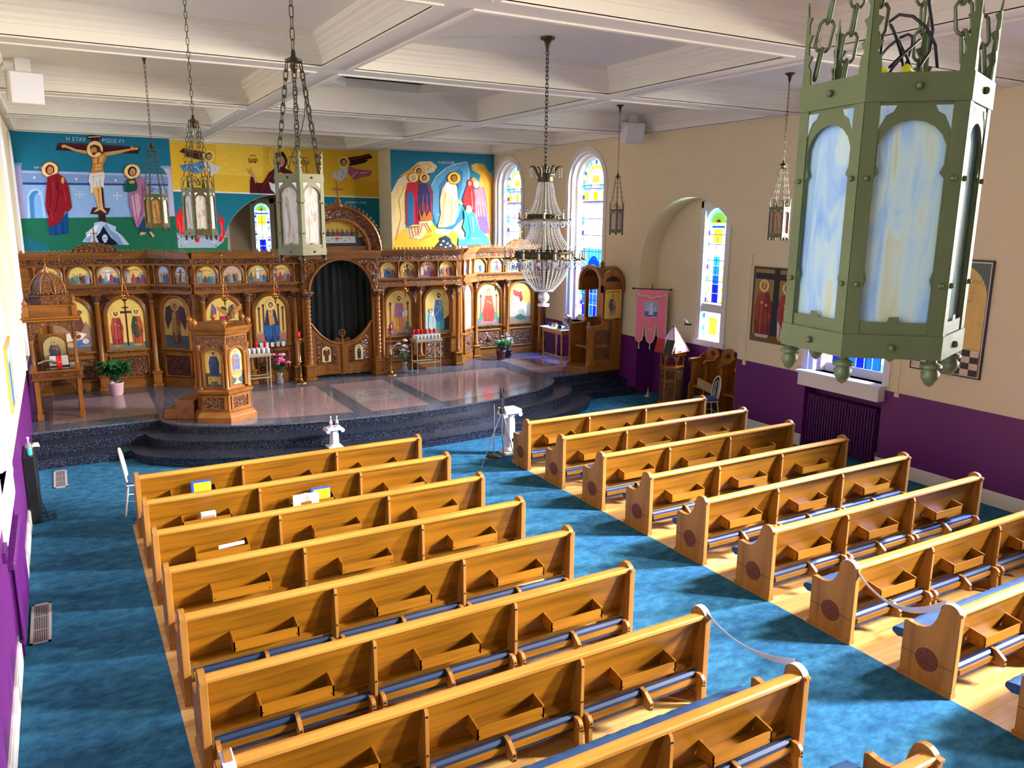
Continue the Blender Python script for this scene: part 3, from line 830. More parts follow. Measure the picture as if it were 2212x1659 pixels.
def pew_parts(L, cuts, side='L'):
    """returns {part name: [(MB, material)]} in pew coordinates: x from 0 to L, front is +y"""
    P_ = []
    b = MB()
    zt, zb = .80, .31
    b.prism([(back_y(zt), zt), (back_y(zb), zb), (back_y(zb)+.022, zb), (back_y(zt)+.022, zt)], 'x', .05, L-.05)
    P_.append(('backrest', b, [M['pew_x']], []))
    r_ = MB()
    r_.prism([(-.095, .795), (-.095, .818), (-.085, .83), (-.04, .836), (-.01, .83), (.0, .818), (.0, .80), (-.02, .79), (-.03, .77), (-.068, .77), (-.08, .79)][::-1], 'x', .05, L-.05)
    P_.append(('top_rail', r_, [M['pew_y']], []))
    s = MB(); s.box(.05, L-.05, .02, .43, .325, .345)
    P_.append(('seat', s, [M['pew_x']], []))
    c = MB(); n = max(12, int(L*22)); prof = [(.05, .348), (.05, .40), (.09, .415), (.30, .418), (.47, .414), (.535, .40), (.56, .375), (.555, .345), (.50, .318), (.44, .33), (.43, .348)]
    rings = []
    for i in range(n+1):
        x = .055+(L-.11)*i/n
        w = .0018*math.sin(i*2.3)+.0015*math.sin(i*5.1)
        e = -.01 if i in (0, n) else 0
        rings.append([(x, y+(w+e if y > .4 else 0), z+(w*1.1 if .38 < z else 0)) for y, z in prof])
    c.loft(rings, 0, True, True)
    P_.append(('seat_cushion', c, [M['padblue']], []))
    xs_ = [0.05]+list(cuts)+[L-.05]
    for cx_ in cuts:
        d = MB(); t = .014
        # tapering bracket behind the back, foot below
        d.prism([(back_y(.78)+.0, .78), (-.07, .79), (-.10, .775), (-.112, .74), (-.115, .03), (-.115, 0), (.36, 0), (.34, .32), (back_y(.33), .33)], 'x', cx_-t, cx_+t, 0)
        for z in (.73, .42): d.cyl((cx_, -.119, z), (cx_, -.112, z), .008, n=8, mi=1)
        P_.append(('divider', d, [M['pew_z'], M['screw']], []))
    for a, e in zip(xs_, xs_[1:]):
        m_ = (a+e)/2; hw = .29
        k = MB()
        y0 = -.135
        k.box(m_-hw, m_+hw, y0-.012, y0, .425, .52)                       # front slat
        for sx in (-1, 1):
            x0 = m_+sx*hw
            k.prism([(y0-.012, .425), (y0-.012, .535), (back_y(.5)-.01, .56), (back_y(.45), .42), (y0+.02, .41)], 'x', min(x0, x0-sx*.014), max(x0, x0-sx*.014))
        k.box(m_-hw, m_+hw, y0, back_y(.42), .415, .425)
        for sx in (-1, 1): k.cyl((m_+sx*(hw-.02), y0-.015, .455), (m_+sx*(hw-.02), y0-.011, .455), .006, n=7, mi=1)
        P_.append(('book_rack', k, [M['pew_x'], M['screw']], []))
        kb = MB()
        x0, x1 = a+.035, e-.035
        kb.box(x0, x1, -.115, -.095, .215, .262)                          # rail
        kb.box(x0, x1, .0, .018, .30, .335)
        kn = kb
        subs = []
        pd = MB(); pd.loft([[(x, y, z) for y, z in [(-.09, .17), (-.092, .21), (-.09, .285), (-.07, .305), (-.035, .30), (-.03, .28), (-.03, .18), (-.05, .165)]] for x in (x0, x0+.012, x1-.012, x1)], 0, True)
        subs.append(('kneeler_pad', pd, [M['pad']]))
        for bx, full in ((x0+.012, 1), (m_, 0), (x1-.012, 1)):
            if side == 'R' and bx < .12: continue
            br = MB()
            if full: pr = [(-.09, .30), (-.15, .30), (-.18, .27), (-.185, .225), (-.17, .20), (-.178, .10), (-.165, 0), (-.13, 0), (-.11, .17), (-.09, .18)]
            else: pr = [(-.06, .32), (-.12, .31), (-.20, .25), (-.205, .18), (-.15, .165), (-.06, .19)]
            br.prism(pr[::-1], 'x', bx-.017, bx+.017)
            zz = (.245, .215) if full else (.232, .195)
            for z in zz: br.cyl((bx, -.187-.02*(not full), z), (bx, -.18-.02*(not full), z), .009, n=8, mi=1)
            subs.append(('kneeler_bracket', br, [M['pew_z'], M['screw']]))
        P_.append(('kneeler', kb, [M['pew_x']], subs))
    return P_

def make_pew(L, cuts, side):
    root = empty('church_pew')
    for nm, mbx, mats, subs in pew_parts(L, cuts, side):
        o = mbx.build(nm, mats, root)
        for sn, sm, smt in subs: sm.build(sn, smt, o)
    for x, sd in ((0, -1), (L, 1)):
        e = pew_end(sd, True).build('end_panel', [M['pew_z'], M['medal_d']], root); e.location = (x, 0, 0)
        if (side == 'L' and sd > 0) or (side == 'R' and sd < 0):
            medallion(sd).build('medallion', [M['medal'], M['medal_d']], e)
    return root

ORD = ['front', 'second', 'third', 'fourth', 'fifth', 'sixth', 'seventh', 'eighth', 'ninth']
extraL = ['beside the white oval-backed chair', 'holding the open book', 'with rolled white paper in its rack',
          'four empty-racked rows from camera', 'midway down the aisle', 'with dark kneelers behind', 'white tape at both ends',
          'navy seat cushion showing', 'only its crested end in view']
extraR = ['beside the tripod', 'just behind the front one', 'dim inner medallion end', 'round medallion on aisle end', 'bright rail by radiator recess',
          'with sunlit wall end', 'white tape starting at its end', 'white tape ending at its end', 'cut off by the right edge']
protoL = make_pew(4.04, (1.36, 2.70), 'L'); protoR = make_pew(3.95, (1.25, 2.50), 'R')
for i in range(9):
    o = protoL if i == 0 else copy_tree(protoL)
    o.location = (-.044, -i*D, 0)
    tag(o, 'golden oak pew, %s row of the left block, %s' % (ORD[i], extraL[i]), 'pew', 'pews of the left block')
    o = protoR if i == 0 else copy_tree(protoR)
    o.location = (5.928, -i*D, 0)
    tag(o, 'golden oak pew, %s row of the right block, %s' % (ORD[i], extraR[i]), 'pew', 'pews of the right block')

# ---- white barrier tape
def ribbon(name, p0, p1, sag, w, label, wrap0, wrap1, tw=.5):
    mb = MB(); n = 26; rings = []; rings2 = []
    p0, p1 = Vector(p0), Vector(p1); d = (p1-p0).normalized(); side = Vector((0, 0, 1)); h = d.cross(side).normalized()
    pts = []
    for i in range(n+1):
        t = i/n; c = p0.lerp(p1, t); c.z -= sag*4*t*(1-t)
        a = tw*math.sin(t*PI*1.2)+.2
        e = side*math.cos(a)*w/2 + h*math.sin(a)*w/2
        rings.append([tuple(c-e-h*.001), tuple(c+e-h*.001), tuple(c+e+h*.001), tuple(c-e+h*.001)])
    mb.loft(rings, 0, True)
    for c, dr in ((wrap0, 0), (wrap1, 1)):   # turns taped over the crest of the end panel
        x, y = c
        pr = [(y-.014+.094*math.cos(a), .79+.088*math.sin(a)) for a in [PI*k/10 for k in range(11)]]
        pr2 = [(y-.014+.091*math.cos(a), .79+.085*math.sin(a)) for a in [PI*k/10 for k in range(11)]]
        for j in range(10):
            mb.add([(x-.03, *pr[j]), (x+.03, *pr[j]), (x+.03, *pr[j+1]), (x-.03, *pr[j+1])], [(0, 1, 2, 3)])
    o = mb.build(name, M['tape'])
    return tag(o, label, 'tape', 'white tapes between pew ends')
ribbon('barrier_tape', (3.985, -6*D+.0, .86), (3.985, -7*D+.03, .87), .12, .055, 'white tape sagging between two aisle ends of the left pews', (3.971, -6*D), (3.971, -7*D))
ribbon('barrier_tape', (5.953, -6*D+.0, .87), (5.953, -7*D+.05, .86), .25, .075, 'white tape sagging between two aisle ends of the right pews', (5.953, -6*D), (5.953, -7*D))

# ---- things left in the book racks
def book(name, loc, rz, w, h, t, mats, label, open_=False):
    root = empty(name, loc, rz, label, 'book')
    if not open_:
        c = MB(); c.box(-w/2, w/2, -t/2, -t/2+.003, 0, h); c.box(-w/2, w/2, t/2-.003, t/2, 0, h); c.box(-w/2-.002, -w/2+.004, -t/2, t/2, 0, h)
        c.build('cover', mats[0], root)
        p = MB(); p.box(-w/2+.006, w/2-.006, -t/2+.004, t/2-.004, .005, h-.006); p.build('pages', M['paper'], root)
        q = MB(); q.box(-w/2+.035, w/2-.004, -t/2-.0012, -t/2-.0002, .0, h-.025)
        q.box(-w*.12, w*.22, -t/2-.002, -t/2-.0012, h*.62, h*.64); q.box(-w*.04, w*.14, -t/2-.002, -t/2-.0012, h*.76, h*.78)
        f_ = q.build('cover_panel', [mats[1]], root); f_['label'] = 'yellow printed front panel'
    else:
        for s in (-1, 1):
            p = MB()
            rings = []
            for i in range(7):
                x = s*w*i/6; y = -.012*math.sin(PI*i/6)-.004*i
                rings.append([(x, y, 0), (x, y-.001, h), (x, y+.010, h), (x, y+.010, 0)])
            p.loft(rings, 0)
            for k in range(9 if s > 0 else 8): p.box(min(s*.02, s*w*.85), max(s*.02, s*w*.85), -.028-.0, -.0275, h*.15+k*h*.085, h*.15+k*h*.085+.002, 1)
            p.build('page', [M['paper'], M['ink']], root)
    return root
r0 = -.125
book('hymn_book', (-.044+.80, 0-.10, .44), 0, .26, .22, .02, (M['bookb'], M['booky']), 'blue book with yellow front standing in the front left pew rack')
book('hymn_book', (-.044+2.14, -D-.095, .44), .0, .26, .23, .02, (M['bookb'], M['booky']), 'blue and yellow book behind the open book on the second left pew')
book('open_book', (-.044+1.93, -D-.125, .44), .0, .17, .19, .02, None, 'open book with printed pages resting in the second left pew rack', True)
mb = MB(); mb.cbox(-.09, .09, -.03, .03, 0, .16, .008); mb.box(-.075, .075, -.0315, -.0305, .02, .12, 1)
o = mb.build('paper_bag', [M['paper'], M['ink']], None, (-.044+.72, -D-.105, .43)); tag(o, 'small tan paper bag stood in the second left pew rack', 'bag')
mb = MB(); mb.cyl((-.14, 0, 0), (.14, 0, .012), .022, n=12)
o = mb.build('paper_roll', M['paper'], None, (-.044+.80, -2*D-.115, .535)); tag(o, 'white paper roll lying on the third left pew rack', 'paper')
mb = MB()
mb.box(-.04, .04, -.115, .06, .83, .842); mb.box(-.04, .04, -.125, -.112, .72, .842)
o = mb.build('tape_wrap', M['tape'], None, (-.02, -6*D, 0)); tag(o, 'white tape patch wrapped over the wall end of the seventh left pew', 'tape')

# ================================================================== HANGING LANTERNS
def lantern_arch(hw, z0, z1, n=10):
    """opening of a lantern face: straight sides, small shoulders, pointed round head"""
    sp = z1-hw*1.15
    p = [(-hw, z0), (hw, z0), (hw, z0+.06), (hw-.004, z0+.075), (hw, z0+.09), (hw, sp-.03), (hw-.008, sp-.022), (hw-.002, sp-.008)]
    for k in range(1, n):
        a = PI*k/n; p.append((hw*1.02*math.cos(a), sp+(z1-sp)*math.sin(a)**.85))
    p += [(-hw+.002, sp-.008), (-hw+.008, sp-.022), (-hw, sp-.03), (-hw, z0+.09), (-hw+.004, z0+.075), (-hw, z0+.06)]
    return p
LR, LH = .162, .48      # corner radius and body height
def make_lantern(glassmats, near=False, zb=3.97):
    """origin on the body's bottom plane"""
    root = empty('hanging_lantern')
    W_ = LR; ap = LR*math.cos(PI/6)
    met = M['bronze'] if near else M['bronze_f']
    fr = MB()
    for z0, z1, dr in ((-.0, .042, .004), (LH-.046, LH, .004)):      # bands
        R0, R1 = LR+dr, LR-.006
        ring = lambda R_, z: [(R_*math.cos(k*PI/3), R_*math.sin(k*PI/3), z) for k in range(6)]
        fr.loft([ring(R0, z0), ring(R0, z1), ring(R1, z1), ring(R1, z0)], 0, False, closed=True)
    for k in range(6):      # corner posts and spikes
        a = k*PI/3; ca, sa = math.cos(a), math.sin(a)
        for da in (-PI/2-PI/6, PI/2+PI/6):
            t = Vector((math.cos(a+da), math.sin(a+da), 0)); c = Vector((LR*ca, LR*sa, 0)); nn = Vector((-t.y, t.x, 0))
            if nn.dot(Vector((ca, sa, 0))) < 0: nn = -nn
            q = [c+nn*.0015, c+t*.024+nn*.0015, c+t*.024-nn*.003, c-nn*.003]
            fr.loft([[tuple(v+Vector((0, 0, .04))) for v in q], [tuple(v+Vector((0, 0, LH-.044))) for v in q]], 0)
    fr.build('frame', met, root)
    for k in range(6):
        a = k*PI/3; ca, sa = math.cos(a), math.sin(a)
        sp = MB()        # crocketed blade rising above each corner
        pr = [(0, LH-.01), (.022, LH-.01), (.019, LH+.025), (.012, LH+.035), (.021, LH+.050), (.011, LH+.054), (.010, LH+.072), (.018, LH+.086), (.008, LH+.090), (.007, LH+.105), (.013, LH+.117), (.004, LH+.120), (0, LH+.145)]
        for da in ((-PI/2-PI/6), (PI/2+PI/6)):
            t = Vector((math.cos(a+da), math.sin(a+da), 0)); c = Vector((LR*ca, LR*sa, 0)); nn = Vector((-t.y, t.x, 0))*.0015
            A = [tuple(c+t*u_+nn+Vector((0, 0, z))) for u_, z in pr]; B_ = [tuple(c+t*u_-nn+Vector((0, 0, z))) for u_, z in pr]
            sp.loft([A, B_], 0)
        sp.build('spike', met, root)
        fn = MB(); fn.lathe([(.009, 0), (.009, -.006), (.018, -.010), (.019, -.016), (.011, -.019), (.016, -.024), (.015, -.034), (.008, -.046), (.001, -.051)], 12, ((LR-.015)*ca, (LR-.015)*sa, 0))
        fn.build('finial', M['bronze_d'] if not near else met, root)
    # faces
    for k in range(6):
        a = k*PI/3+PI/6; ca, sa = math.cos(a), math.sin(a); half = LR/2-.004
        def T(u_, z, d=0.0): return ((ap+d)*ca-u_*sa, (ap+d)*sa+u_*ca, z)
        op = lantern_arch(.056, .064, LH-.075)
        # tracery plate = outer rectangle bridged to the arch opening
        z0, z1 = .04, LH-.044; m = len(op)
        pl = MB()
        outer = []
        for (u_, z) in op:      # project each opening point out to the rectangle
            dx, dz = u_, z-(z0+z1)/2
            s_ = min(half/abs(dx) if dx else 9, ((z1-z0)/2)/abs(dz) if dz else 9)
            if z > LH-.13 : outer.append((max(-half, min(half, u_*1.25)), z1) if abs(u_) < .05 else (math.copysign(half, u_), z1 if z > LH-.11 else z))
            elif z < .07: outer.append((math.copysign(half, u_), z0))
            else: outer.append((math.copysign(half, u_), z))
        for d0 in (-.002, ):
            A = [T(u_, z, -.001) for u_, z in outer]; B_ = [T(u_, z, -.001) for u_, z in op]; C_ = [T(u_, z, -.006) for u_, z in op]
            pl.add(A+B_+C_, [(i, (i+1) % m, m+(i+1) % m, m+i) for i in range(m)] + [(m+i, m+(i+1) % m, 2*m+(i+1) % m, 2*m+i) for i in range(m)], 0)
            A2 = [T(u_, z, -.005) for u_, z in outer]
            pl.add(A2+C_, [(i, (i+1) % m, m+(i+1) % m, m+i)[::-1] for i in range(m)], 0)
        # small knob at the foot of the opening, rivets
        pl.ball(T(0, LH-.022, .006), .0065, 8, 6); pl.ball(T(0, .02, .006), .0065, 8, 6)
        for sgn in (-1, 1):
            for z in (.13, LH-.17): pl.ball(T(sgn*.068, z, .003), .005, 8, 6)
        pl.prism([(0, 0)]*0 or [(-.014, 0), (.014, 0), (.006, .014), (-.006, .014)], 'y', 0, .0) if False else None
        pl.add([T(-.012, .062, -.0005), T(.012, .062, -.0005), T(.008, .074, -.0005), T(-.008, .074, -.0005)], [(0, 1, 2, 3)], 0)
        # pierced spandrels
        for sgn in (-1, 1):
            w_ = [(sgn*.064, LH-.052), (sgn*.030, LH-.052), (sgn*.035, LH-.062), (sgn*.046, LH-.068), (sgn*.054, LH-.084), (sgn*.064, LH-.11)]
            pl.add([T(u_, z, .0002) for u_, z in w_], [tuple(range(6))], 1)
        pl.build('face_plate', [met, M['opal'] if near else M['trim']], root)
        g = MB(); g.add([T(-half, z0, -.012), T(half, z0, -.012), T(half, z1, -.012), T(-half, z1, -.012)], [(0, 1, 2, 3)])
        g.add([T(-half, z0, -.015), T(half, z0, -.015), T(half, z1, -.015), T(-half, z1, -.015)], [(3, 2, 1, 0)])
        g.build('glass_pane', glassmats[k % len(glassmats)], root)
    # chains up to the hub, hub, stem chain, canopy
    hub = .48+.66
    h = MB(); h.lathe([(.004, -.075), (.018, -.06), (.024, -.03), (.018, -.022), (.05, -.012), (.052, .0), (.03, .008), (.015, .02), (.012, .05), (.004, .06)], 14, (0, 0, hub))
    h.build('hub', M['bronze_d'] if not near else met, root)
    for k in range(6):
        a = k*PI/3+.0; c = MB()
        c.chain(((LR-.02)*math.cos(a), (LR-.02)*math.sin(a), LH+.015), (.045*math.cos(a), .045*math.sin(a), hub-.015), .058, .026, .0032, 6, 10)
        c.build('chain', M['bronze_d'] if not near else met, root)
    w = MB()
    for s_ in range(5):
        pts = []; a0 = random.random()*6
        for i in range(9):
            t = i/8; pts.append((.05*math.cos(a0+t*4)*(1-.5*t), .07*math.sin(a0+t*3+s_), LH+.02+.05*math.sin(t*PI)*(1+s_*.2)+(0.5*t*t if s_ == 0 else 0)))
        w.tube(pts, .0028, 5)
    w.build('wiring', M['wires'], root)
    nutm = MB(); nutm.cyl((.045, -.03, LH+.012), (.015, -.045, LH+.03), .009, .013, 8); nutm.cyl((-.02, .03, LH+.012), (-.0, .05, LH+.02), .006, .009, 8)
    if near: nutm.build('wire_nut', M['yellow'], root)
    cc = MB(); top = 6.4-zb
    cc.chain((0, 0, hub+.05), (0, 0, top-.12), .07, .026, .0034, 6, 10); cc.build('hanging_chain', M['bronze_d'], root)
    cn = MB(); cn.lathe([(.006, -.14), (.012, -.12), (.02, -.10), (.028, -.05), (.055, -.025), (.075, -.012), (.078, 0)], 16, (0, 0, top)); cn.build('canopy', M['bronze_d'], root)
    return root
G = 'hanging lanterns'
specs = [((.701, -10.143, 3.973), 2.442, [M['opal']], True, 'huge green-bronze hexagonal lantern with blue glass, nearest the camera'),
         ((.68, -6.12, 3.97), math.radians(16), [M['opal_w'], M['opal_w'], M['opal_p']], False, 'bronze lantern with white glass hanging in front of the golden wall painting'),
         ((.68, -2.2, 3.99), math.radians(0), [M['opal_w']], False, 'bronze lantern in front of the painted red flames, middle of the left row'),
         ((.68, 1.75, 4.0), math.radians(54), [M['opal_b'], M['opal_w'], M['opal_b']], False, 'farthest left lantern with amber glass, in front of the crucifixion mural'),
         ((9.5, 2.42, 3.88), math.radians(55), [M['opal_w'], M['opal_p']], False, 'small distant lantern hanging left of the wall niche arch'),
         ((9.5, -1.9, 3.9), math.radians(3), [M['opal_p'], M['opal_b']], False, 'lantern with orange glass hanging right of the wall niche arch'),
         ((9.5, -6.1, 3.9), math.radians(10), [M['opal_w']], False, 'lantern just entering at the right edge of the room')]
for loc, rz, gm, near, lab in specs:
    o = make_lantern(gm, near, loc[2]); o.location = loc; o.rotation_euler = (0, 0, rz)
    tag(o, lab, 'lantern', G)

# ================================================================== CRYSTAL CHANDELIER
def chandelier():
    root = empty('crystal_chandelier', (4.95, -2.1, 0), 0, 'three-tier crystal chandelier with candle bulbs hanging over the aisle', 'chandelier')
    m = MB(); m.lathe([(.008, 6.22), (.02, 6.25), (.03, 6.30), (.045, 6.35), (.09, 6.372), (.095, 6.4)], 18); m.build('canopy', M['bronze_d'], root)
    m = MB(); m.chain((0, 0, 4.86), (0, 0, 6.24), .062, .036, .006, 6, 10); m.build('hanging_chain', M['black'], root)
    m = MB(); m.lathe([(.10, 4.64), (.108, 4.66), (.10, 4.68), (.11, 4.72), (.125, 4.75), (.12, 4.75), (.104, 4.72), (.09, 4.68), (.09, 4.64)], 20, caps=False)
    for k in range(8):
        a = k*PI/4; c_, s_ = math.cos(a), math.sin(a)
        pts = [(.115*c_, .115*s_, 4.74), (.14*c_, .14*s_, 4.80), (.17*c_, .17*s_, 4.835), (.205*c_, .205*s_, 4.835), (.215*c_, .215*s_, 4.82)]
        m.tube(pts, [.012, .015, .013, .009, .003], 6, flat=(1, .5))
    m.lathe([(.02, 4.66), (.03, 4.72), (.012, 4.78), (.03, 4.82), (.02, 4.86), (.004, 4.88)], 10)
    m.build('crown', M['bronze_d'], root)
    m = MB()
    for k in range(8):
        a = k*PI/4
        for j in range(4): m.bead((.212*math.cos(a), .212*math.sin(a), 4.80-j*.03), .009, .016)
    m.build('crown_drops', M['crystal'], root)
    m = MB(); m.cyl((0, 0, 3.25), (0, 0, 4.7), .012, n=8); m.build('stem', M['bronze_f'], root)
    for rr, z0, z1, nm in ((.222, 4.17, 4.235, 'upper_ring'), (.385, 3.665, 3.76, 'lower_ring')):
        m = MB(); m.lathe([(rr, z0), (rr+.008, z0+.012), (rr, z0+.02), (rr, z1-.02), (rr+.008, z1-.01), (rr, z1), (rr-.01, z1), (rr-.01, z0)], 32, caps=False)
        for k in range(24): m.ball((rr*math.cos(k*PI/12), rr*math.sin(k*PI/12), (z0+z1)/2), .014, 6, 4)
        for k in range(4): m.cyl((0, 0, z0+.02), (rr*math.cos(k*PI/2), rr*math.sin(k*PI/2), z0+.02), .005, n=5)
        m.build(nm, M['bronze_d'], root)
    def strands(n, r0, z0, r1, z1, bulge, nb, bx=.0125):
        base = MB()
        for i in range(nb+1):
            t = i/nb; r_ = r0+(r1-r0)*t+bulge(t)
            base.bead((r_, 0, z0+(z1-z0)*t), bx, abs(z1-z0)/nb*.46)
        first = None
        for k in range(n):
            if first is None:
                first = base.build('crystal_strand', M['crystal'], root); o = first
            else: o = first.copy(); COL.objects.link(o); o.parent = root
            o.rotation_euler = (0, 0, 2*PI*k/n)
    strands(18, .085, 4.64, .215, 4.24, lambda t: -.045*math.sin(PI*t)*t, 17)
    strands(26, .175, 4.13, .375, 3.77, lambda t: -.05*math.sin(PI*t), 16)
    strands(32, .33, 3.66, .12, 3.235, lambda t: .06*math.sin(PI*t)*1.0, 20, .0135)
    def arm(rr, ang, rout, z, zc):
        c_, s_ = math.cos(ang), math.sin(ang)
        a = MB(); pts = [(rr*c_, rr*s_, z), ((rr+.04)*c_, (rr+.04)*s_, z-.035), ((rr*.3+rout*.7)*c_, (rr*.3+rout*.7)*s_, z-.035), (rout*c_, rout*s_, z-.01), (rout*c_, rout*s_, zc)]
        a.tube(pts, .006, 6); a.lathe([(.006, 0), (.026, .008), (.028, .014), (.01, .016)], 10, (rout*c_, rout*s_, zc-.01))
        ob = a.build('candle_arm', M['bronze_d'], root)
        q = MB(); q.cyl((rout*c_, rout*s_, zc), (rout*c_, rout*s_, zc+.085), .013, n=8); q.build('candle_tube', M['candle'], ob)
        q = MB(); q.lathe([(.007, 0), (.014, .012), (.016, .026), (.010, .048), (.002, .068)], 8, (rout*c_, rout*s_, zc+.087)); q.build('bulb', M['bulb'], ob)
        q = MB()
        for t in range(6):
            q.bead(((rout+.02*math.cos(t))*c_-.02*math.sin(t)*s_, (rout+.02*math.cos(t))*s_+.02*math.sin(t)*c_, zc-.045), .007, .028)
        q.build('pendant_drops', M['crystal'], ob)
    for k in range(8): arm(.222, k*PI/4+.2, .335, 4.19, 4.17)
    for k in range(16): arm(.385, k*PI/8+.1, .53, 3.69, 3.66)
    m = MB()
    for rr, z, n in ((.24, 4.14, 14), (.42, 3.60, 22), (.36, 3.62, 16)):
        for k in range(n):
            a = 2*PI*k/n; c_ = (rr*math.cos(a), rr*math.sin(a), z)
            m.bead((c_[0], c_[1], z), .008, .012); m.bead((c_[0], c_[1], z-.045), .012, .035)
    m.build('blue_drops', M['bluecrystal'], root)
    m = MB()
    for rr0, z, rr1 in ((.222, 4.17, .335), (.385, 3.665, .53)):
        for k in range(16):
            a0, a1 = 2*PI*k/16, 2*PI*(k+1)/16
            for t in range(7):
                s_ = t/6; a = a0+(a1-a0)*s_; m.bead((rr1*math.cos(a), rr1*math.sin(a), z-.02-.08*math.sin(PI*s_)), .007, .009)
        m.tube([(rr1*math.cos(a), rr1*math.sin(a), z-.02-.08*abs(math.sin(8*a))) for a in [2*PI*q/96 for q in range(96)]], .003, 4, closed=True)
    m.build('garland', M['crystal'], root)
    m = MB(); m.ball((0, 0, 3.15), .075, 20, 14); m.lathe([(.02, 3.22), (.05, 3.235), (.12, 3.24), (.12, 3.232), (.04, 3.225)], 16); m.build('crystal_ball', M['crystal'], root)
    m = MB()
    for k in range(8):
        a = k*PI/4; m.add([(.02*math.cos(a), .02*math.sin(a), 3.07), (.085*math.cos(a-.3), .085*math.sin(a-.3), 3.055), (.09*math.cos(a+.3), .09*math.sin(a+.3), 3.04), (.02*math.cos(a), .02*math.sin(a), 3.05)], [(0, 1, 2, 3)])
    m.lathe([(.075, 3.03), (.08, 3.06), (.07, 3.065), (.02, 3.075)], 14)
    m.build('bobeche', M['frost'], root)
    return root
chandelier()

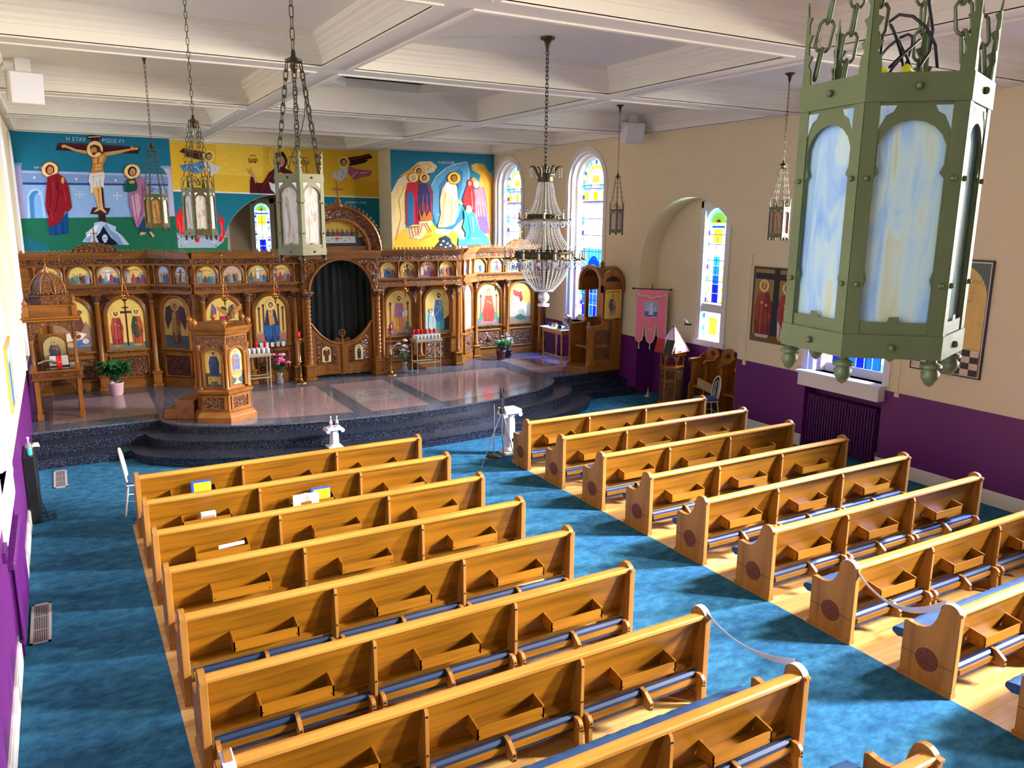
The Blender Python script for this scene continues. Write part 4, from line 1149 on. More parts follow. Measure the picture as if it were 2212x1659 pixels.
# painted shapes of the murals: colour, (x, z) pairs in centimetres on the wall
MUR_CROSS = [
(27,116,144,(-133,603,206,603,206,320,-133,320)),
(124,152,200,(-125,514,206,514,206,411,-126,406)),
(143,180,224,(-121,482,202,488,206,411,-124,406)),
(166,182,220,(-119,515,196,515,196,510,-119,509)),
(40,69,122,(-120,488,200,492,199,488,-120,483)),
(169,165,207,(-133,529,-117,529,-119,406,-133,406)),
(111,156,192,(-133,531,-114,532,-115,525,-133,525)),
(196,191,219,(183,535,205,536,205,412,194,414,196,514)),
(138,168,204,(182,536,206,536,205,529,182,530)),
(180,212,240,(-116,406,-111,458,-103,471,-91,475,-82,468,-80,454,-80,406)),
(76,134,188,(-110,406,-108,456,-101,467,-91,471,-87,467,-95,459,-99,448,-101,406)),
(127,180,228,(-101,406,-99,448,-92,464,-85,459,-84,448,-83,406)),
(29,107,78,(-133,406,206,413,206,320,-133,320)),
(26,109,120,(-133,367,-78,340,-78,320,-133,320)),
(216,220,236,(-1,463,-1,462,-2,461,-2,461,-3,460,-4,461,-4,461,-5,462,-5,463,-5,463,-4,464,-3,465,-3,465,-2,465,-1,464,-1,463)),
(216,220,236,(-7,463,-8,462,-8,461,-9,460,-10,460,-10,460,-11,461,-11,462,-11,462,-11,463,-11,464,-10,464,-9,465,-8,465,-8,464,-7,463)),
(216,220,236,(6,463,5,462,5,461,4,461,3,461,3,461,2,461,2,462,2,463,2,464,2,464,3,465,4,465,5,465,5,464,5,464)),
(216,220,236,(0,469,-1,468,-1,467,-2,467,-3,466,-3,467,-4,467,-4,468,-4,469,-4,469,-4,470,-3,471,-2,471,-1,471,-1,470,0,470)),
(216,220,236,(-1,457,-2,456,-2,455,-3,455,-4,454,-4,455,-5,455,-5,456,-5,457,-5,457,-5,458,-4,459,-3,459,-3,459,-2,458,-2,457)),
(216,220,236,(-12,462,6,462,6,463,-12,463)),
(216,220,236,(-2,471,-4,454,-3,454,-2,471)),
(216,220,236,(80,461,80,461,79,460,79,459,78,459,77,459,76,460,76,460,76,461,76,462,77,463,77,463,78,464,79,463,80,463,80,462)),
(216,220,236,(73,461,73,460,73,460,72,459,71,459,70,459,70,460,69,460,69,461,69,462,70,463,71,463,71,463,72,463,73,463,73,462)),
(216,220,236,(87,461,86,461,86,460,85,459,84,459,84,459,83,460,83,461,83,461,83,462,83,463,84,464,85,464,86,464,86,463,87,462)),
(216,220,236,(81,468,80,467,80,466,79,465,78,465,77,465,77,466,76,467,76,467,77,468,77,469,78,470,79,470,79,470,80,469,80,468)),
(216,220,236,(79,455,79,454,79,454,78,453,77,453,76,453,76,454,75,454,75,455,76,456,76,457,77,457,78,457,78,457,79,457,79,456)),
(216,220,236,(69,461,87,461,87,462,69,462)),
(216,220,236,(78,470,77,452,78,452,79,470)),
(226,228,240,(-95,502,-90,502,-91,497,-95,497)),
(226,228,240,(-9,501,-4,501,-5,496,-9,496)),
(226,228,240,(75,500,80,500,79,495,75,495)),
(226,228,240,(137,499,143,499,142,494,138,494)),
(58,26,36,(31,603,50,603,49,544,48,396,32,395,37,543)),
(58,26,36,(24,599,59,603,55,594,25,591)),
(217,200,188,(27,595,55,598,55,600,27,597)),
(60,24,34,(-37,580,13,581,140,579,132,562,-43,563)),
(84,36,44,(-37,580,140,579,138,575,-38,576)),
(52,38,46,(22,433,61,432,53,416,15,417)),
(180,202,230,(37,400,48,397,69,387,67,378,80,366,95,343,68,343,37,349,-8,351,2,364,1,372,20,387,22,396)),
(127,156,196,(48,397,55,380,72,366,83,343,68,343,52,372,42,387)),
(228,236,246,(20,387,34,394,23,375,8,361,2,364)),
(138,162,200,(-3,355,14,369,9,350)),
(12,24,48,(41,389,55,362,71,344,57,343,29,347,23,364,32,372)),
(194,212,234,(48,360,48,357,46,354,44,352,41,352,39,352,37,354,36,357,36,360,36,363,38,366,40,368,43,369,45,368,47,366,48,363)),
(194,212,234,(38,355,46,355,44,349,39,349)),
(12,24,48,(41,359,41,359,41,358,40,358,40,358,39,358,39,358,39,359,39,359,39,360,39,360,40,361,40,361,40,361,41,360,41,360)),
(12,24,48,(45,359,45,359,45,358,44,358,44,358,43,358,43,358,43,359,43,359,43,360,43,360,44,361,44,361,45,361,45,360,45,360)),
(200,130,62,(29,562,36,564,54,564,62,562,62,550,53,532,53,513,24,512,31,532,31,548)),
(217,160,90,(-31,574,-24,577,-15,573,0,567,29,564,36,562,33,556,11,559,-8,564,-22,570,-29,569)),
(217,160,90,(56,562,87,568,116,574,119,580,124,577,135,577,133,572,118,570,89,561,61,554)),
(224,168,96,(37,554,44,556,40,538,34,535)),
(224,168,96,(48,555,57,555,52,541,46,537)),
(228,176,108,(37,534,49,536,48,522,35,520)),
(140,74,30,(45,557,40,516,41,516,46,557)),
(140,74,30,(34,534,54,536,54,537,34,535)),
(140,74,30,(36,526,50,528,50,529,36,527)),
(224,220,216,(22,512,54,517,55,506,51,492,51,477,45,483,34,480,23,465,20,469,22,483,19,494)),
(162,156,154,(25,504,51,508,51,509,25,505)),
(162,156,154,(31,509,26,483,27,483,32,509)),
(162,156,154,(43,505,42,483,44,483,44,505)),
(162,156,154,(37,494,33,480,34,480,38,494)),
(223,174,106,(25,479,34,481,45,483,44,467,44,445,45,430,51,422,49,419,41,425,37,428,33,425,24,421,25,424,33,432,31,450,27,465)),
(156,90,40,(37,478,36,431,37,431,39,478)),
(156,47,28,(57,570,55,562,51,555,44,550,37,548,30,549,24,554,21,560,20,568,22,576,27,583,33,587,41,589,47,588,53,584,57,577)),
(243,216,142,(56,569,54,562,50,556,44,551,37,550,31,551,25,555,22,561,22,568,24,575,28,582,34,586,40,588,47,587,52,583,55,577)),
(88,40,26,(29,575,38,580,49,577,53,564,61,560,51,560,47,563,36,556,29,562)),
(200,138,74,(43,565,42,562,41,559,38,556,35,556,33,556,31,558,30,561,29,565,30,568,32,571,34,573,37,574,40,573,42,572,43,569)),
(106,48,24,(32,561,41,562,38,555,33,555)),
(156,47,28,(-41,519,-43,512,-48,505,-54,501,-61,499,-68,501,-74,505,-77,511,-78,518,-76,525,-71,531,-65,535,-58,537,-51,536,-45,532,-42,526)),
(243,216,142,(-43,519,-45,512,-49,506,-55,502,-61,501,-68,502,-73,506,-76,511,-76,518,-74,524,-70,530,-64,534,-58,536,-52,534,-47,531,-43,525)),
(122,18,32,(-50,519,-51,514,-54,510,-57,507,-61,506,-64,507,-67,510,-69,513,-69,518,-68,523,-65,526,-62,529,-58,530,-55,529,-52,527,-50,523)),
(200,144,96,(-53,517,-54,514,-55,511,-57,509,-60,508,-62,509,-64,511,-65,514,-65,517,-64,520,-63,523,-61,525,-58,526,-56,525,-54,524,-53,521)),
(122,18,32,(-60,518,-61,518,-61,518,-61,518,-61,517,-62,518,-62,518,-62,518,-62,518,-62,518,-62,519,-62,519,-61,519,-61,519,-61,519,-60,519)),
(122,18,32,(-56,518,-56,518,-56,518,-56,518,-57,518,-57,518,-57,518,-57,518,-57,518,-57,519,-57,519,-57,519,-56,519,-56,519,-56,519,-56,519)),
(122,18,32,(-60,518,-59,514,-59,515,-59,518)),
(138,58,44,(-62,512,-57,512,-57,513,-61,513)),
(140,21,32,(-66,502,-57,506,-45,511,-31,501,-24,479,-22,432,-32,421,-37,424,-48,400,-71,386,-77,394,-73,411,-76,421,-77,438,-72,470)),
(15,68,128,(-71,386,-61,390,-48,401,-32,424,-36,371,-59,368,-74,368,-76,387)),
(92,12,22,(-64,497,-66,448,-64,449,-62,497)),
(92,12,22,(-66,449,-73,416,-71,416,-64,448)),
(92,12,22,(-49,502,-48,465,-46,465,-47,503)),
(92,12,22,(-48,465,-59,422,-57,421,-46,465)),
(180,48,56,(-57,492,-58,454,-57,454,-55,492)),
(180,48,56,(-36,481,-34,443,-32,444,-35,482)),
(180,48,56,(-70,432,-66,402,-64,403,-69,432)),
(10,47,96,(-62,387,-62,369,-60,370,-61,388)),
(10,47,96,(-47,400,-47,370,-45,370,-45,400)),
(42,104,172,(-54,394,-54,370,-53,370,-53,394)),
(212,154,92,(-32,494,-33,491,-34,489,-35,487,-36,486,-37,487,-38,489,-39,491,-39,494,-38,497,-37,500,-36,502,-35,502,-33,502,-32,500,-32,498)),
(76,10,18,(-45,492,-51,476,-50,475,-43,492)),
(76,10,18,(-51,475,-38,465,-37,466,-50,476)),
(156,47,28,(135,521,133,513,129,507,122,502,115,501,107,502,101,506,98,512,97,519,99,527,104,533,110,537,118,539,125,538,131,534,135,528)),
(243,216,142,(134,521,132,514,128,508,122,504,115,502,108,503,103,507,99,513,98,519,100,526,105,532,111,536,118,537,124,536,130,533,133,527)),
(58,28,24,(126,520,125,516,123,512,119,509,115,508,111,509,108,511,106,515,106,520,107,524,110,528,113,531,117,532,121,531,124,529,126,525)),
(207,150,96,(123,519,123,516,121,513,119,511,116,510,114,510,112,512,110,515,110,519,111,522,113,525,115,527,117,528,120,527,122,525,123,522)),
(58,28,24,(115,520,115,520,115,519,115,519,114,519,114,519,114,519,113,520,113,520,113,520,114,520,114,521,114,521,115,521,115,520,115,520)),
(58,28,24,(120,520,120,520,120,520,120,519,119,519,119,519,119,519,119,520,118,520,119,520,119,521,119,521,119,521,120,521,120,521,120,520)),
(58,28,24,(116,520,116,516,117,516,117,520)),
(138,58,44,(114,514,119,514,119,515,114,515)),
(20,82,74,(103,501,115,503,129,508,126,471,105,470,95,471,94,485)),
(164,108,146,(121,505,138,505,146,492,146,469,146,452,137,426,128,400,118,383,114,387,108,412,103,440,105,470,122,474,126,485)),
(200,154,180,(109,462,125,468,128,432,117,395,111,417)),
(110,60,98,(114,468,116,423,117,423,116,468)),
(110,60,98,(116,423,118,394,120,395,117,423)),
(110,60,98,(134,485,132,440,133,440,136,486)),
(110,60,98,(132,440,125,412,127,412,133,440)),
(110,60,98,(142,486,139,446,140,446,143,486)),
(26,74,102,(119,386,133,410,144,383,147,377,124,374,121,380)),
(14,48,68,(131,403,132,377,133,377,133,403)),
(207,150,96,(120,495,119,493,118,492,116,491,113,491,110,491,108,492,107,493,106,495,107,496,109,497,111,498,114,499,116,498,118,498,120,496)),
(207,150,96,(130,458,130,457,129,456,127,455,124,455,122,455,120,456,119,456,119,458,119,459,121,460,123,460,125,460,127,460,129,460,130,459)),
(216,168,124,(123,374,135,373,132,368,119,366)),
(216,168,124,(142,374,147,375,154,365,150,360)),
(44,122,108,(101,496,97,479,98,479,102,496)),
]
MUR_GOLD = [
(224,185,58,(208,603,788,603,788,470,206,475)),
(236,202,76,(334,602,457,602,452,521,329,523)),
(212,169,44,(651,527,788,517,788,473,649,481)),
(230,236,236,(206,481,788,471,788,468,206,477)),
(25,115,140,(206,477,788,468,788,275,206,289)),
(30,107,76,(206,412,225,410,229,372,348,356,344,286,206,289)),
(150,172,200,(219,371,239,363,318,362,343,367,337,346,316,329,220,330)),
(112,136,168,(219,371,239,363,318,362,343,367,341,360,318,355,239,357,220,364)),
(232,238,244,(236,344,243,344,243,345,236,345)),
(232,238,244,(307,344,315,343,315,345,307,345)),
(44,60,88,(231,358,231,357,230,357,230,356,229,356,228,356,228,357,228,357,228,358,228,359,228,359,229,360,229,360,230,360,231,359,231,359)),
(44,60,88,(229,336,229,335,229,334,228,334,227,334,227,334,226,334,226,335,226,336,226,336,226,337,227,337,228,338,228,337,229,337,229,336)),
(44,60,88,(318,334,318,333,317,333,317,332,316,332,315,332,315,333,314,333,314,334,315,335,315,335,316,336,316,336,317,336,318,335,318,335)),
(44,60,88,(331,353,331,352,331,351,330,351,330,351,329,351,328,351,328,352,328,353,328,354,328,354,329,355,330,355,330,355,331,354,331,353)),
(212,36,46,(220,427,224,410,230,439,235,421,238,439,243,412,244,393,242,365,229,366,219,386)),
(212,36,46,(327,428,331,403,337,415,343,400,339,381,343,365,331,345,323,346,334,378,327,400)),
(212,36,46,(263,359,269,361,276,357,273,344,263,345)),
(212,36,46,(219,358,223,356,221,349,219,352)),
(240,104,106,(224,405,227,387,229,388,226,406)),
(240,104,106,(227,387,227,369,229,369,229,387)),
(240,104,106,(236,415,236,393,238,394,238,415)),
(240,104,106,(236,394,233,372,235,372,238,393)),
(240,104,106,(331,396,334,381,336,381,334,397)),
(240,104,106,(334,381,331,359,334,359,336,381)),
(76,42,24,(241,579,252,588,273,584,302,581,299,559,280,561,260,566,250,572,258,574,245,576)),
(28,18,12,(247,578,295,568,296,570,247,579)),
(122,90,60,(255,582,296,574,296,576,256,583)),
(74,142,210,(238,544,274,550,301,559,301,541,283,522,266,529,246,531)),
(232,236,248,(252,540,279,540,279,542,253,541)),
(232,236,248,(278,541,289,529,290,530,279,542)),
(44,58,112,(267,545,281,532,282,533,268,546)),
(214,214,218,(299,563,315,555,325,548,340,545,338,531,316,519,302,536)),
(140,140,156,(311,551,315,524,317,525,313,552)),
(140,140,156,(326,546,328,531,329,531,327,546)),
(244,230,160,(329,570,327,565,324,560,318,556,312,555,306,556,301,559,298,564,298,569,299,575,303,580,308,583,314,585,320,584,325,581,328,576)),
(230,200,74,(328,570,326,565,323,561,318,557,312,556,307,557,302,560,300,564,299,569,300,574,304,579,309,582,314,583,320,583,324,580,327,575)),
(28,24,24,(321,570,320,566,318,563,316,561,313,560,309,561,307,563,305,566,305,569,306,573,308,576,311,578,314,579,317,579,319,577,321,574)),
(202,162,124,(319,569,318,566,317,564,315,563,313,562,311,562,310,564,309,566,308,569,309,571,310,574,312,575,314,576,316,575,318,574,319,572)),
(28,24,24,(312,570,312,569,312,569,312,569,312,569,311,569,311,569,311,569,311,570,311,570,311,570,311,570,312,570,312,570,312,570,312,570)),
(28,24,24,(317,570,317,570,316,569,316,569,316,569,316,569,315,569,315,570,315,570,315,570,315,570,316,570,316,570,316,570,316,570,317,570)),
(28,24,24,(313,570,313,567,314,567,314,570)),
(138,58,44,(312,565,315,565,315,566,312,566)),
(58,32,24,(772,586,760,595,733,588,697,582,698,558,721,562,747,569,759,576,750,578,767,582)),
(28,18,12,(765,586,704,570,704,569,765,584)),
(122,90,60,(754,588,704,577,704,575,754,587)),
(176,92,116,(771,547,728,550,697,558,694,538,713,518,734,527,760,531)),
(232,236,248,(753,542,721,541,721,539,753,540)),
(232,236,248,(720,541,705,527,707,526,721,540)),
(44,58,112,(734,546,716,531,717,530,736,545)),
(210,210,214,(698,563,679,552,666,543,649,540,649,525,674,513,692,533)),
(140,140,156,(681,549,673,519,675,519,683,549)),
(140,140,156,(664,542,660,525,661,525,665,542)),
(244,230,160,(701,569,700,563,696,558,689,554,682,552,675,553,670,557,666,562,665,568,666,574,670,579,677,583,684,585,691,584,696,580,700,575)),
(230,200,74,(700,569,698,563,695,559,689,555,682,554,676,555,671,558,667,562,666,568,668,574,671,578,677,582,684,583,690,582,695,579,699,575)),
(28,24,24,(693,569,692,565,689,562,686,559,683,558,679,559,676,561,674,564,673,568,674,572,676,575,680,578,683,579,687,578,690,576,692,573)),
(202,162,124,(690,568,689,565,688,562,686,561,683,560,681,561,679,562,678,564,677,567,678,570,679,573,681,574,684,575,686,575,688,573,690,571)),
(28,24,24,(682,569,682,568,682,568,682,568,681,568,681,568,681,568,680,568,680,568,680,569,681,569,681,569,681,569,682,569,682,569,682,569)),
(28,24,24,(687,569,687,568,687,568,686,568,686,568,686,568,685,568,685,568,685,569,685,569,686,569,686,569,686,569,686,569,687,569,687,569)),
(28,24,24,(683,568,683,565,684,565,684,569)),
(138,58,44,(681,563,686,563,686,564,681,564)),
(240,216,120,(533,574,530,562,522,551,511,544,499,541,486,543,476,550,469,559,468,571,471,583,478,594,489,601,502,603,514,602,525,596,531,586)),
(228,192,64,(531,574,528,562,521,553,511,546,499,543,487,545,477,551,471,560,469,571,472,583,480,593,490,599,502,602,514,600,523,595,530,585)),
(44,18,22,(520,566,518,555,513,547,507,541,500,538,493,540,487,546,483,554,482,564,484,574,489,583,495,589,503,591,510,590,515,584,519,576)),
(185,138,100,(514,564,513,558,510,553,506,549,502,548,498,549,495,552,493,557,492,563,493,569,496,574,500,577,504,578,508,578,511,574,513,570)),
(76,18,30,(415,476,417,507,420,520,431,521,436,504,451,504,469,532,485,544,514,546,533,536,545,507,554,524,569,524,574,508,577,474)),
(201,154,108,(431,501,426,518,417,529,408,543,418,535,422,545,427,533,432,521,435,508)),
(201,154,108,(562,511,570,531,580,544,577,528,569,509)),
(224,226,238,(467,507,478,503,488,504,496,513,509,503,512,474,482,477,472,487)),
(228,192,64,(512,523,511,518,508,514,503,511,498,510,493,511,489,513,487,517,486,522,487,526,490,530,495,533,500,534,504,533,508,531,511,527)),
(122,74,42,(506,522,505,519,504,516,501,514,498,513,496,514,493,516,492,518,492,521,492,524,494,527,497,529,499,530,502,529,504,528,506,525)),
(201,154,108,(505,520,504,518,503,516,501,514,499,514,497,514,496,516,494,518,494,520,495,523,496,525,498,526,500,527,502,526,503,525,504,523)),
(140,42,56,(451,495,472,521,470,522,450,496)),
(140,42,56,(472,521,488,534,487,535,471,522)),
(140,42,56,(532,523,540,485,542,485,534,523)),
(34,8,14,(434,495,439,476,441,477,436,496)),
]
MUR_RISEN = [
(42,125,156,(788,603,1123,603,1123,320,788,320)),
(88,164,172,(1061,521,1123,558,1123,320,1060,320)),
(236,214,164,(788,481,799,501,811,521,834,535,845,548,871,569,882,573,915,574,934,561,922,544,903,540,870,529,851,516,843,482,835,416,830,382,875,402,912,406,927,382,981,378,1013,406,1033,417,1061,396,1109,382,1122,320,788,320)),
(230,168,56,(1045,568,1061,575,1086,573,1103,553,1119,533,1122,488,1122,324,1106,353,1097,417,1095,480,1073,521,1077,540,1048,555)),
(244,200,120,(1046,568,1061,575,1073,566,1061,555)),
(246,196,68,(788,320,793,355,830,385,844,352,878,348,916,396,950,365,981,378,1005,361,997,326,950,320)),
(251,224,154,(799,462,829,508,832,482,818,449,823,406,799,382)),
(220,169,76,(812,528,845,548,874,566,878,559,844,535)),
(252,232,176,(923,379,981,375,966,361,927,365)),
(201,138,44,(828,502,809,462,811,461,830,501)),
(201,138,44,(809,462,816,415,818,416,812,462)),
(201,138,44,(816,416,797,349,800,348,818,415)),
(201,138,44,(840,354,874,347,874,349,841,356)),
(201,138,44,(874,347,912,360,911,363,873,349)),
(216,154,58,(1083,535,1103,487,1107,488,1087,536)),
(216,154,58,(1103,487,1112,417,1115,417,1107,488)),
(201,138,44,(889,569,914,560,915,561,889,570)),
(201,138,44,(914,561,899,547,900,546,915,560)),
(92,159,204,(914,504,929,531,960,555,991,569,1030,577,1038,548,1036,507,1023,465,1001,417,978,389,946,382,928,396,916,430)),
(207,230,244,(915,503,930,531,928,531,913,504)),
(207,230,244,(930,530,961,555,959,556,929,532)),
(207,230,244,(960,555,991,568,990,570,959,556)),
(207,230,244,(991,568,1031,576,1030,578,991,570)),
(207,230,244,(1029,577,1037,548,1039,548,1031,577)),
(207,230,244,(1037,548,1035,507,1037,507,1039,548)),
(207,230,244,(1035,507,1022,465,1025,465,1037,506)),
(58,128,180,(937,504,960,532,1006,557,1018,547,1013,499,998,451,974,410,951,403,938,430)),
(31,92,144,(952,501,971,522,1000,540,1002,506,990,458,966,423,953,430)),
(156,200,228,(928,422,943,419,943,420,928,424)),
(156,200,228,(940,448,954,442,954,443,941,449)),
(156,200,228,(951,474,964,465,965,466,952,475)),
(156,200,228,(961,499,973,488,974,489,962,500)),
(156,200,228,(969,525,982,511,983,512,970,526)),
(156,200,228,(976,551,990,534,991,534,978,551)),
(156,200,228,(982,576,998,556,999,557,984,577)),
(108,74,58,(864,519,884,520,890,492,888,406,856,406,857,491)),
(66,45,35,(864,474,860,409,862,409,866,474)),
(145,99,78,(868,485,865,413,867,413,869,486)),
(66,45,35,(872,474,871,409,873,409,874,474)),
(145,99,78,(876,486,875,413,877,413,878,486)),
(66,45,35,(881,474,882,409,884,409,883,474)),
(145,99,78,(884,486,885,413,887,413,886,486)),
(156,47,28,(892,546,891,541,887,536,881,533,875,532,868,533,863,536,859,540,858,545,859,551,863,556,869,559,875,560,882,559,887,556,891,552)),
(242,214,120,(891,546,889,541,886,537,881,534,875,533,869,534,864,536,860,540,859,545,861,550,864,555,869,558,875,559,881,558,886,556,890,551)),
(60,36,24,(884,546,883,543,881,540,878,538,875,537,871,538,869,539,867,542,866,546,867,549,869,552,872,554,875,555,878,554,881,553,883,550)),
(185,138,96,(881,545,881,543,880,541,878,539,875,538,873,539,871,540,870,542,870,545,870,547,872,550,873,551,876,552,878,551,880,550,881,548)),
(60,36,24,(874,546,874,546,874,546,874,545,873,545,873,545,873,545,873,546,872,546,873,546,873,546,873,546,873,546,874,546,874,546,874,546)),
(60,36,24,(879,546,879,546,878,546,878,546,878,545,878,545,877,546,877,546,877,546,877,546,877,546,878,547,878,547,878,547,878,546,879,546)),
(60,36,24,(875,546,875,543,876,543,876,546)),
(138,58,44,(874,541,877,541,877,542,874,542)),
(192,44,70,(841,512,867,513,875,483,873,393,831,393,832,482)),
(192,44,70,(841,511,856,512,873,459,861,439,842,453,831,423,832,482)),
(119,27,43,(841,465,836,397,839,396,844,465)),
(255,59,94,(846,477,843,400,845,400,848,477)),
(119,27,43,(852,465,850,397,853,397,854,465)),
(255,59,94,(857,477,856,400,858,400,859,477)),
(119,27,43,(863,465,865,396,867,397,865,465)),
(255,59,94,(868,477,869,400,871,400,870,477)),
(42,120,172,(837,482,851,486,858,463,855,393,836,394)),
(156,47,28,(874,527,873,521,869,517,864,513,857,512,851,513,845,516,842,520,840,526,842,531,846,536,851,539,858,540,864,540,869,537,873,532)),
(242,214,120,(873,527,872,522,868,517,863,514,857,513,851,514,846,517,843,521,842,526,843,531,846,535,852,538,858,539,864,539,869,536,872,532)),
(200,196,192,(866,527,865,523,863,520,861,518,857,517,854,518,851,520,849,523,848,526,849,529,851,532,854,534,857,535,861,535,864,533,866,530)),
(207,162,124,(864,526,863,523,862,521,860,519,858,519,856,519,854,521,853,523,852,525,853,528,854,530,856,532,858,532,860,532,862,530,863,528)),
(200,196,192,(857,526,856,526,856,526,856,526,856,526,855,526,855,526,855,526,855,526,855,526,855,527,855,527,856,527,856,527,856,527,856,526)),
(200,196,192,(861,526,861,526,861,526,861,526,860,526,860,526,860,526,859,526,859,526,859,527,860,527,860,527,860,527,861,527,861,527,861,527)),
(200,196,192,(857,526,858,523,859,524,858,526)),
(138,58,44,(856,522,860,522,860,522,856,522)),
(124,64,88,(880,510,909,511,919,486,916,408,870,407,870,485)),
(60,60,116,(880,510,897,511,916,465,903,447,882,459,869,433,870,485)),
(76,39,54,(880,470,876,411,879,411,883,469)),
(167,86,118,(886,480,883,414,885,414,888,480)),
(76,39,54,(893,470,892,411,894,411,895,470)),
(167,86,118,(898,480,898,414,900,414,900,480)),
(76,39,54,(905,470,907,411,910,411,908,470)),
(167,86,118,(910,480,912,414,915,414,912,480)),
(156,47,28,(909,527,908,522,904,517,898,514,892,512,885,513,880,516,876,521,875,526,876,532,880,536,886,540,892,541,899,540,904,537,908,533)),
(242,214,120,(908,527,907,522,903,518,898,515,892,513,886,514,881,517,877,521,876,526,877,531,881,536,886,539,892,540,898,539,903,536,907,532)),
(74,36,24,(901,527,900,523,898,520,895,518,892,518,888,518,885,520,884,523,883,526,884,530,886,533,889,535,892,536,896,535,898,533,900,530)),
(201,154,108,(898,526,898,523,897,521,895,520,892,519,890,519,888,521,887,523,887,526,887,528,889,530,890,532,893,532,895,532,897,531,898,528)),
(74,36,24,(891,527,891,526,891,526,891,526,890,526,890,526,890,526,890,526,889,527,890,527,890,527,890,527,890,527,891,527,891,527,891,527)),
(74,36,24,(896,527,896,526,895,526,895,526,895,526,895,526,894,526,894,526,894,527,894,527,894,527,895,527,895,527,895,527,895,527,896,527)),
(74,36,24,(892,527,892,524,893,524,893,527)),
(138,58,44,(891,522,894,522,894,523,891,523)),
(240,207,164,(960,515,983,522,996,506,999,472,1000,451,998,417,988,395,958,385,932,385,943,423,940,464,948,498)),
(230,224,238,(960,516,985,522,994,492,999,465,982,471,967,485,954,491)),
(200,146,92,(958,485,950,437,952,437,961,484)),
(200,146,92,(950,437,941,392,944,392,952,437)),
(200,146,92,(977,464,976,399,979,399,979,465)),
(255,240,216,(965,471,961,396,963,396,968,471)),
(255,240,216,(987,451,982,406,985,406,989,451)),
(224,184,144,(996,470,1017,455,1012,449,991,460)),
(156,47,28,(1010,529,1008,522,1003,516,996,512,987,510,978,511,971,515,966,521,965,528,966,535,971,541,979,546,987,547,996,546,1003,542,1008,536)),
(244,208,80,(1008,529,1007,523,1002,517,995,513,987,512,979,513,972,516,968,522,966,528,968,535,973,540,979,544,987,546,995,545,1002,541,1007,536)),
(106,60,32,(999,529,998,524,996,521,992,518,987,517,983,518,979,520,976,524,975,528,976,533,979,537,983,539,987,540,992,540,996,537,998,533)),
(185,128,80,(996,528,995,524,994,522,991,520,988,519,985,519,983,521,981,524,980,527,981,531,983,534,985,535,988,536,991,536,994,534,995,531)),
(106,60,32,(986,529,986,528,986,528,986,528,985,528,985,528,984,528,984,528,984,529,984,529,984,529,985,529,985,529,986,529,986,529,986,529)),
(106,60,32,(992,529,992,528,992,528,992,528,991,528,991,528,990,528,990,528,990,529,990,529,990,529,991,529,991,530,992,529,992,529,992,529)),
(106,60,32,(987,529,988,525,989,525,988,529)),
(138,58,44,(986,522,991,523,991,524,986,523)),
(201,154,108,(1062,524,1062,520,1060,517,1057,515,1053,515,1049,515,1046,517,1044,520,1043,523,1044,527,1046,530,1049,532,1053,533,1057,532,1060,530,1062,527)),
(184,180,172,(1072,513,1071,509,1069,505,1066,502,1062,501,1058,502,1054,505,1052,508,1051,512,1052,516,1054,520,1058,523,1062,524,1066,523,1069,520,1071,517)),
(216,160,112,(1086,514,1085,510,1083,507,1080,505,1077,504,1073,505,1071,507,1069,510,1068,514,1069,517,1071,521,1073,523,1077,524,1080,523,1083,521,1085,518)),
(168,106,140,(1068,504,1090,505,1097,471,1109,367,1073,368,1061,470)),
(200,124,140,(1068,503,1081,504,1095,443,1092,420,1070,436,1061,402,1061,470)),
(104,65,86,(1069,450,1078,372,1080,372,1071,450)),
(226,143,189,(1072,463,1083,376,1085,376,1074,464)),
(104,65,86,(1078,450,1090,372,1092,372,1080,450)),
(226,143,189,(1082,464,1094,376,1096,376,1083,464)),
(104,65,86,(1087,450,1102,372,1104,372,1089,450)),
(226,143,189,(1091,464,1105,376,1107,376,1092,464)),
(180,122,148,(1054,497,1071,497,1077,469,1084,382,1057,382,1049,468)),
(111,75,91,(1055,451,1061,385,1062,385,1057,451)),
(243,164,199,(1058,463,1065,389,1066,389,1059,463)),
(111,75,91,(1062,451,1070,385,1071,385,1064,451)),
(243,164,199,(1065,463,1073,389,1075,389,1066,463)),
(111,75,91,(1069,451,1079,385,1081,385,1071,451)),
(243,164,199,(1072,463,1082,389,1083,389,1073,463)),
(220,48,56,(1034,516,1047,519,1054,493,1058,473,1056,427,1035,438,1018,451,1016,472,1024,493)),
(220,44,52,(1050,517,1049,513,1047,509,1044,507,1040,506,1037,507,1034,509,1032,512,1031,516,1032,520,1034,524,1037,526,1040,527,1044,526,1047,524,1049,521)),
(216,160,112,(1045,514,1045,512,1043,510,1042,508,1039,507,1037,508,1036,509,1034,512,1034,514,1034,517,1036,519,1037,521,1040,521,1042,521,1043,519,1045,517)),
(152,20,30,(1036,500,1040,438,1042,438,1038,500)),
(244,120,124,(1044,493,1048,438,1051,438,1046,493)),
(106,88,168,(1063,417,1095,417,1100,366,1077,371)),
(74,148,196,(1001,355,1103,360,1107,331,999,331)),
(124,192,228,(1001,355,1103,360,1104,352,1002,348)),
(58,144,176,(1019,434,1041,441,1059,417,1065,396,1073,378,1095,360,1101,350,1052,354,1020,340,1025,368,1014,385,1021,410)),
(28,100,132,(1031,417,1039,368,1042,368,1034,417)),
(28,100,132,(1039,368,1031,351,1034,350,1042,367)),
(164,216,232,(1047,417,1051,371,1054,371,1050,417)),
(232,220,204,(1046,438,1045,434,1043,430,1040,427,1036,427,1032,427,1029,430,1027,434,1026,438,1027,443,1029,447,1032,449,1036,450,1040,449,1043,447,1045,443)),
(216,160,112,(1037,437,1036,434,1035,432,1033,431,1031,430,1029,431,1027,432,1026,434,1026,437,1026,440,1027,442,1029,443,1031,444,1033,443,1035,442,1036,440)),
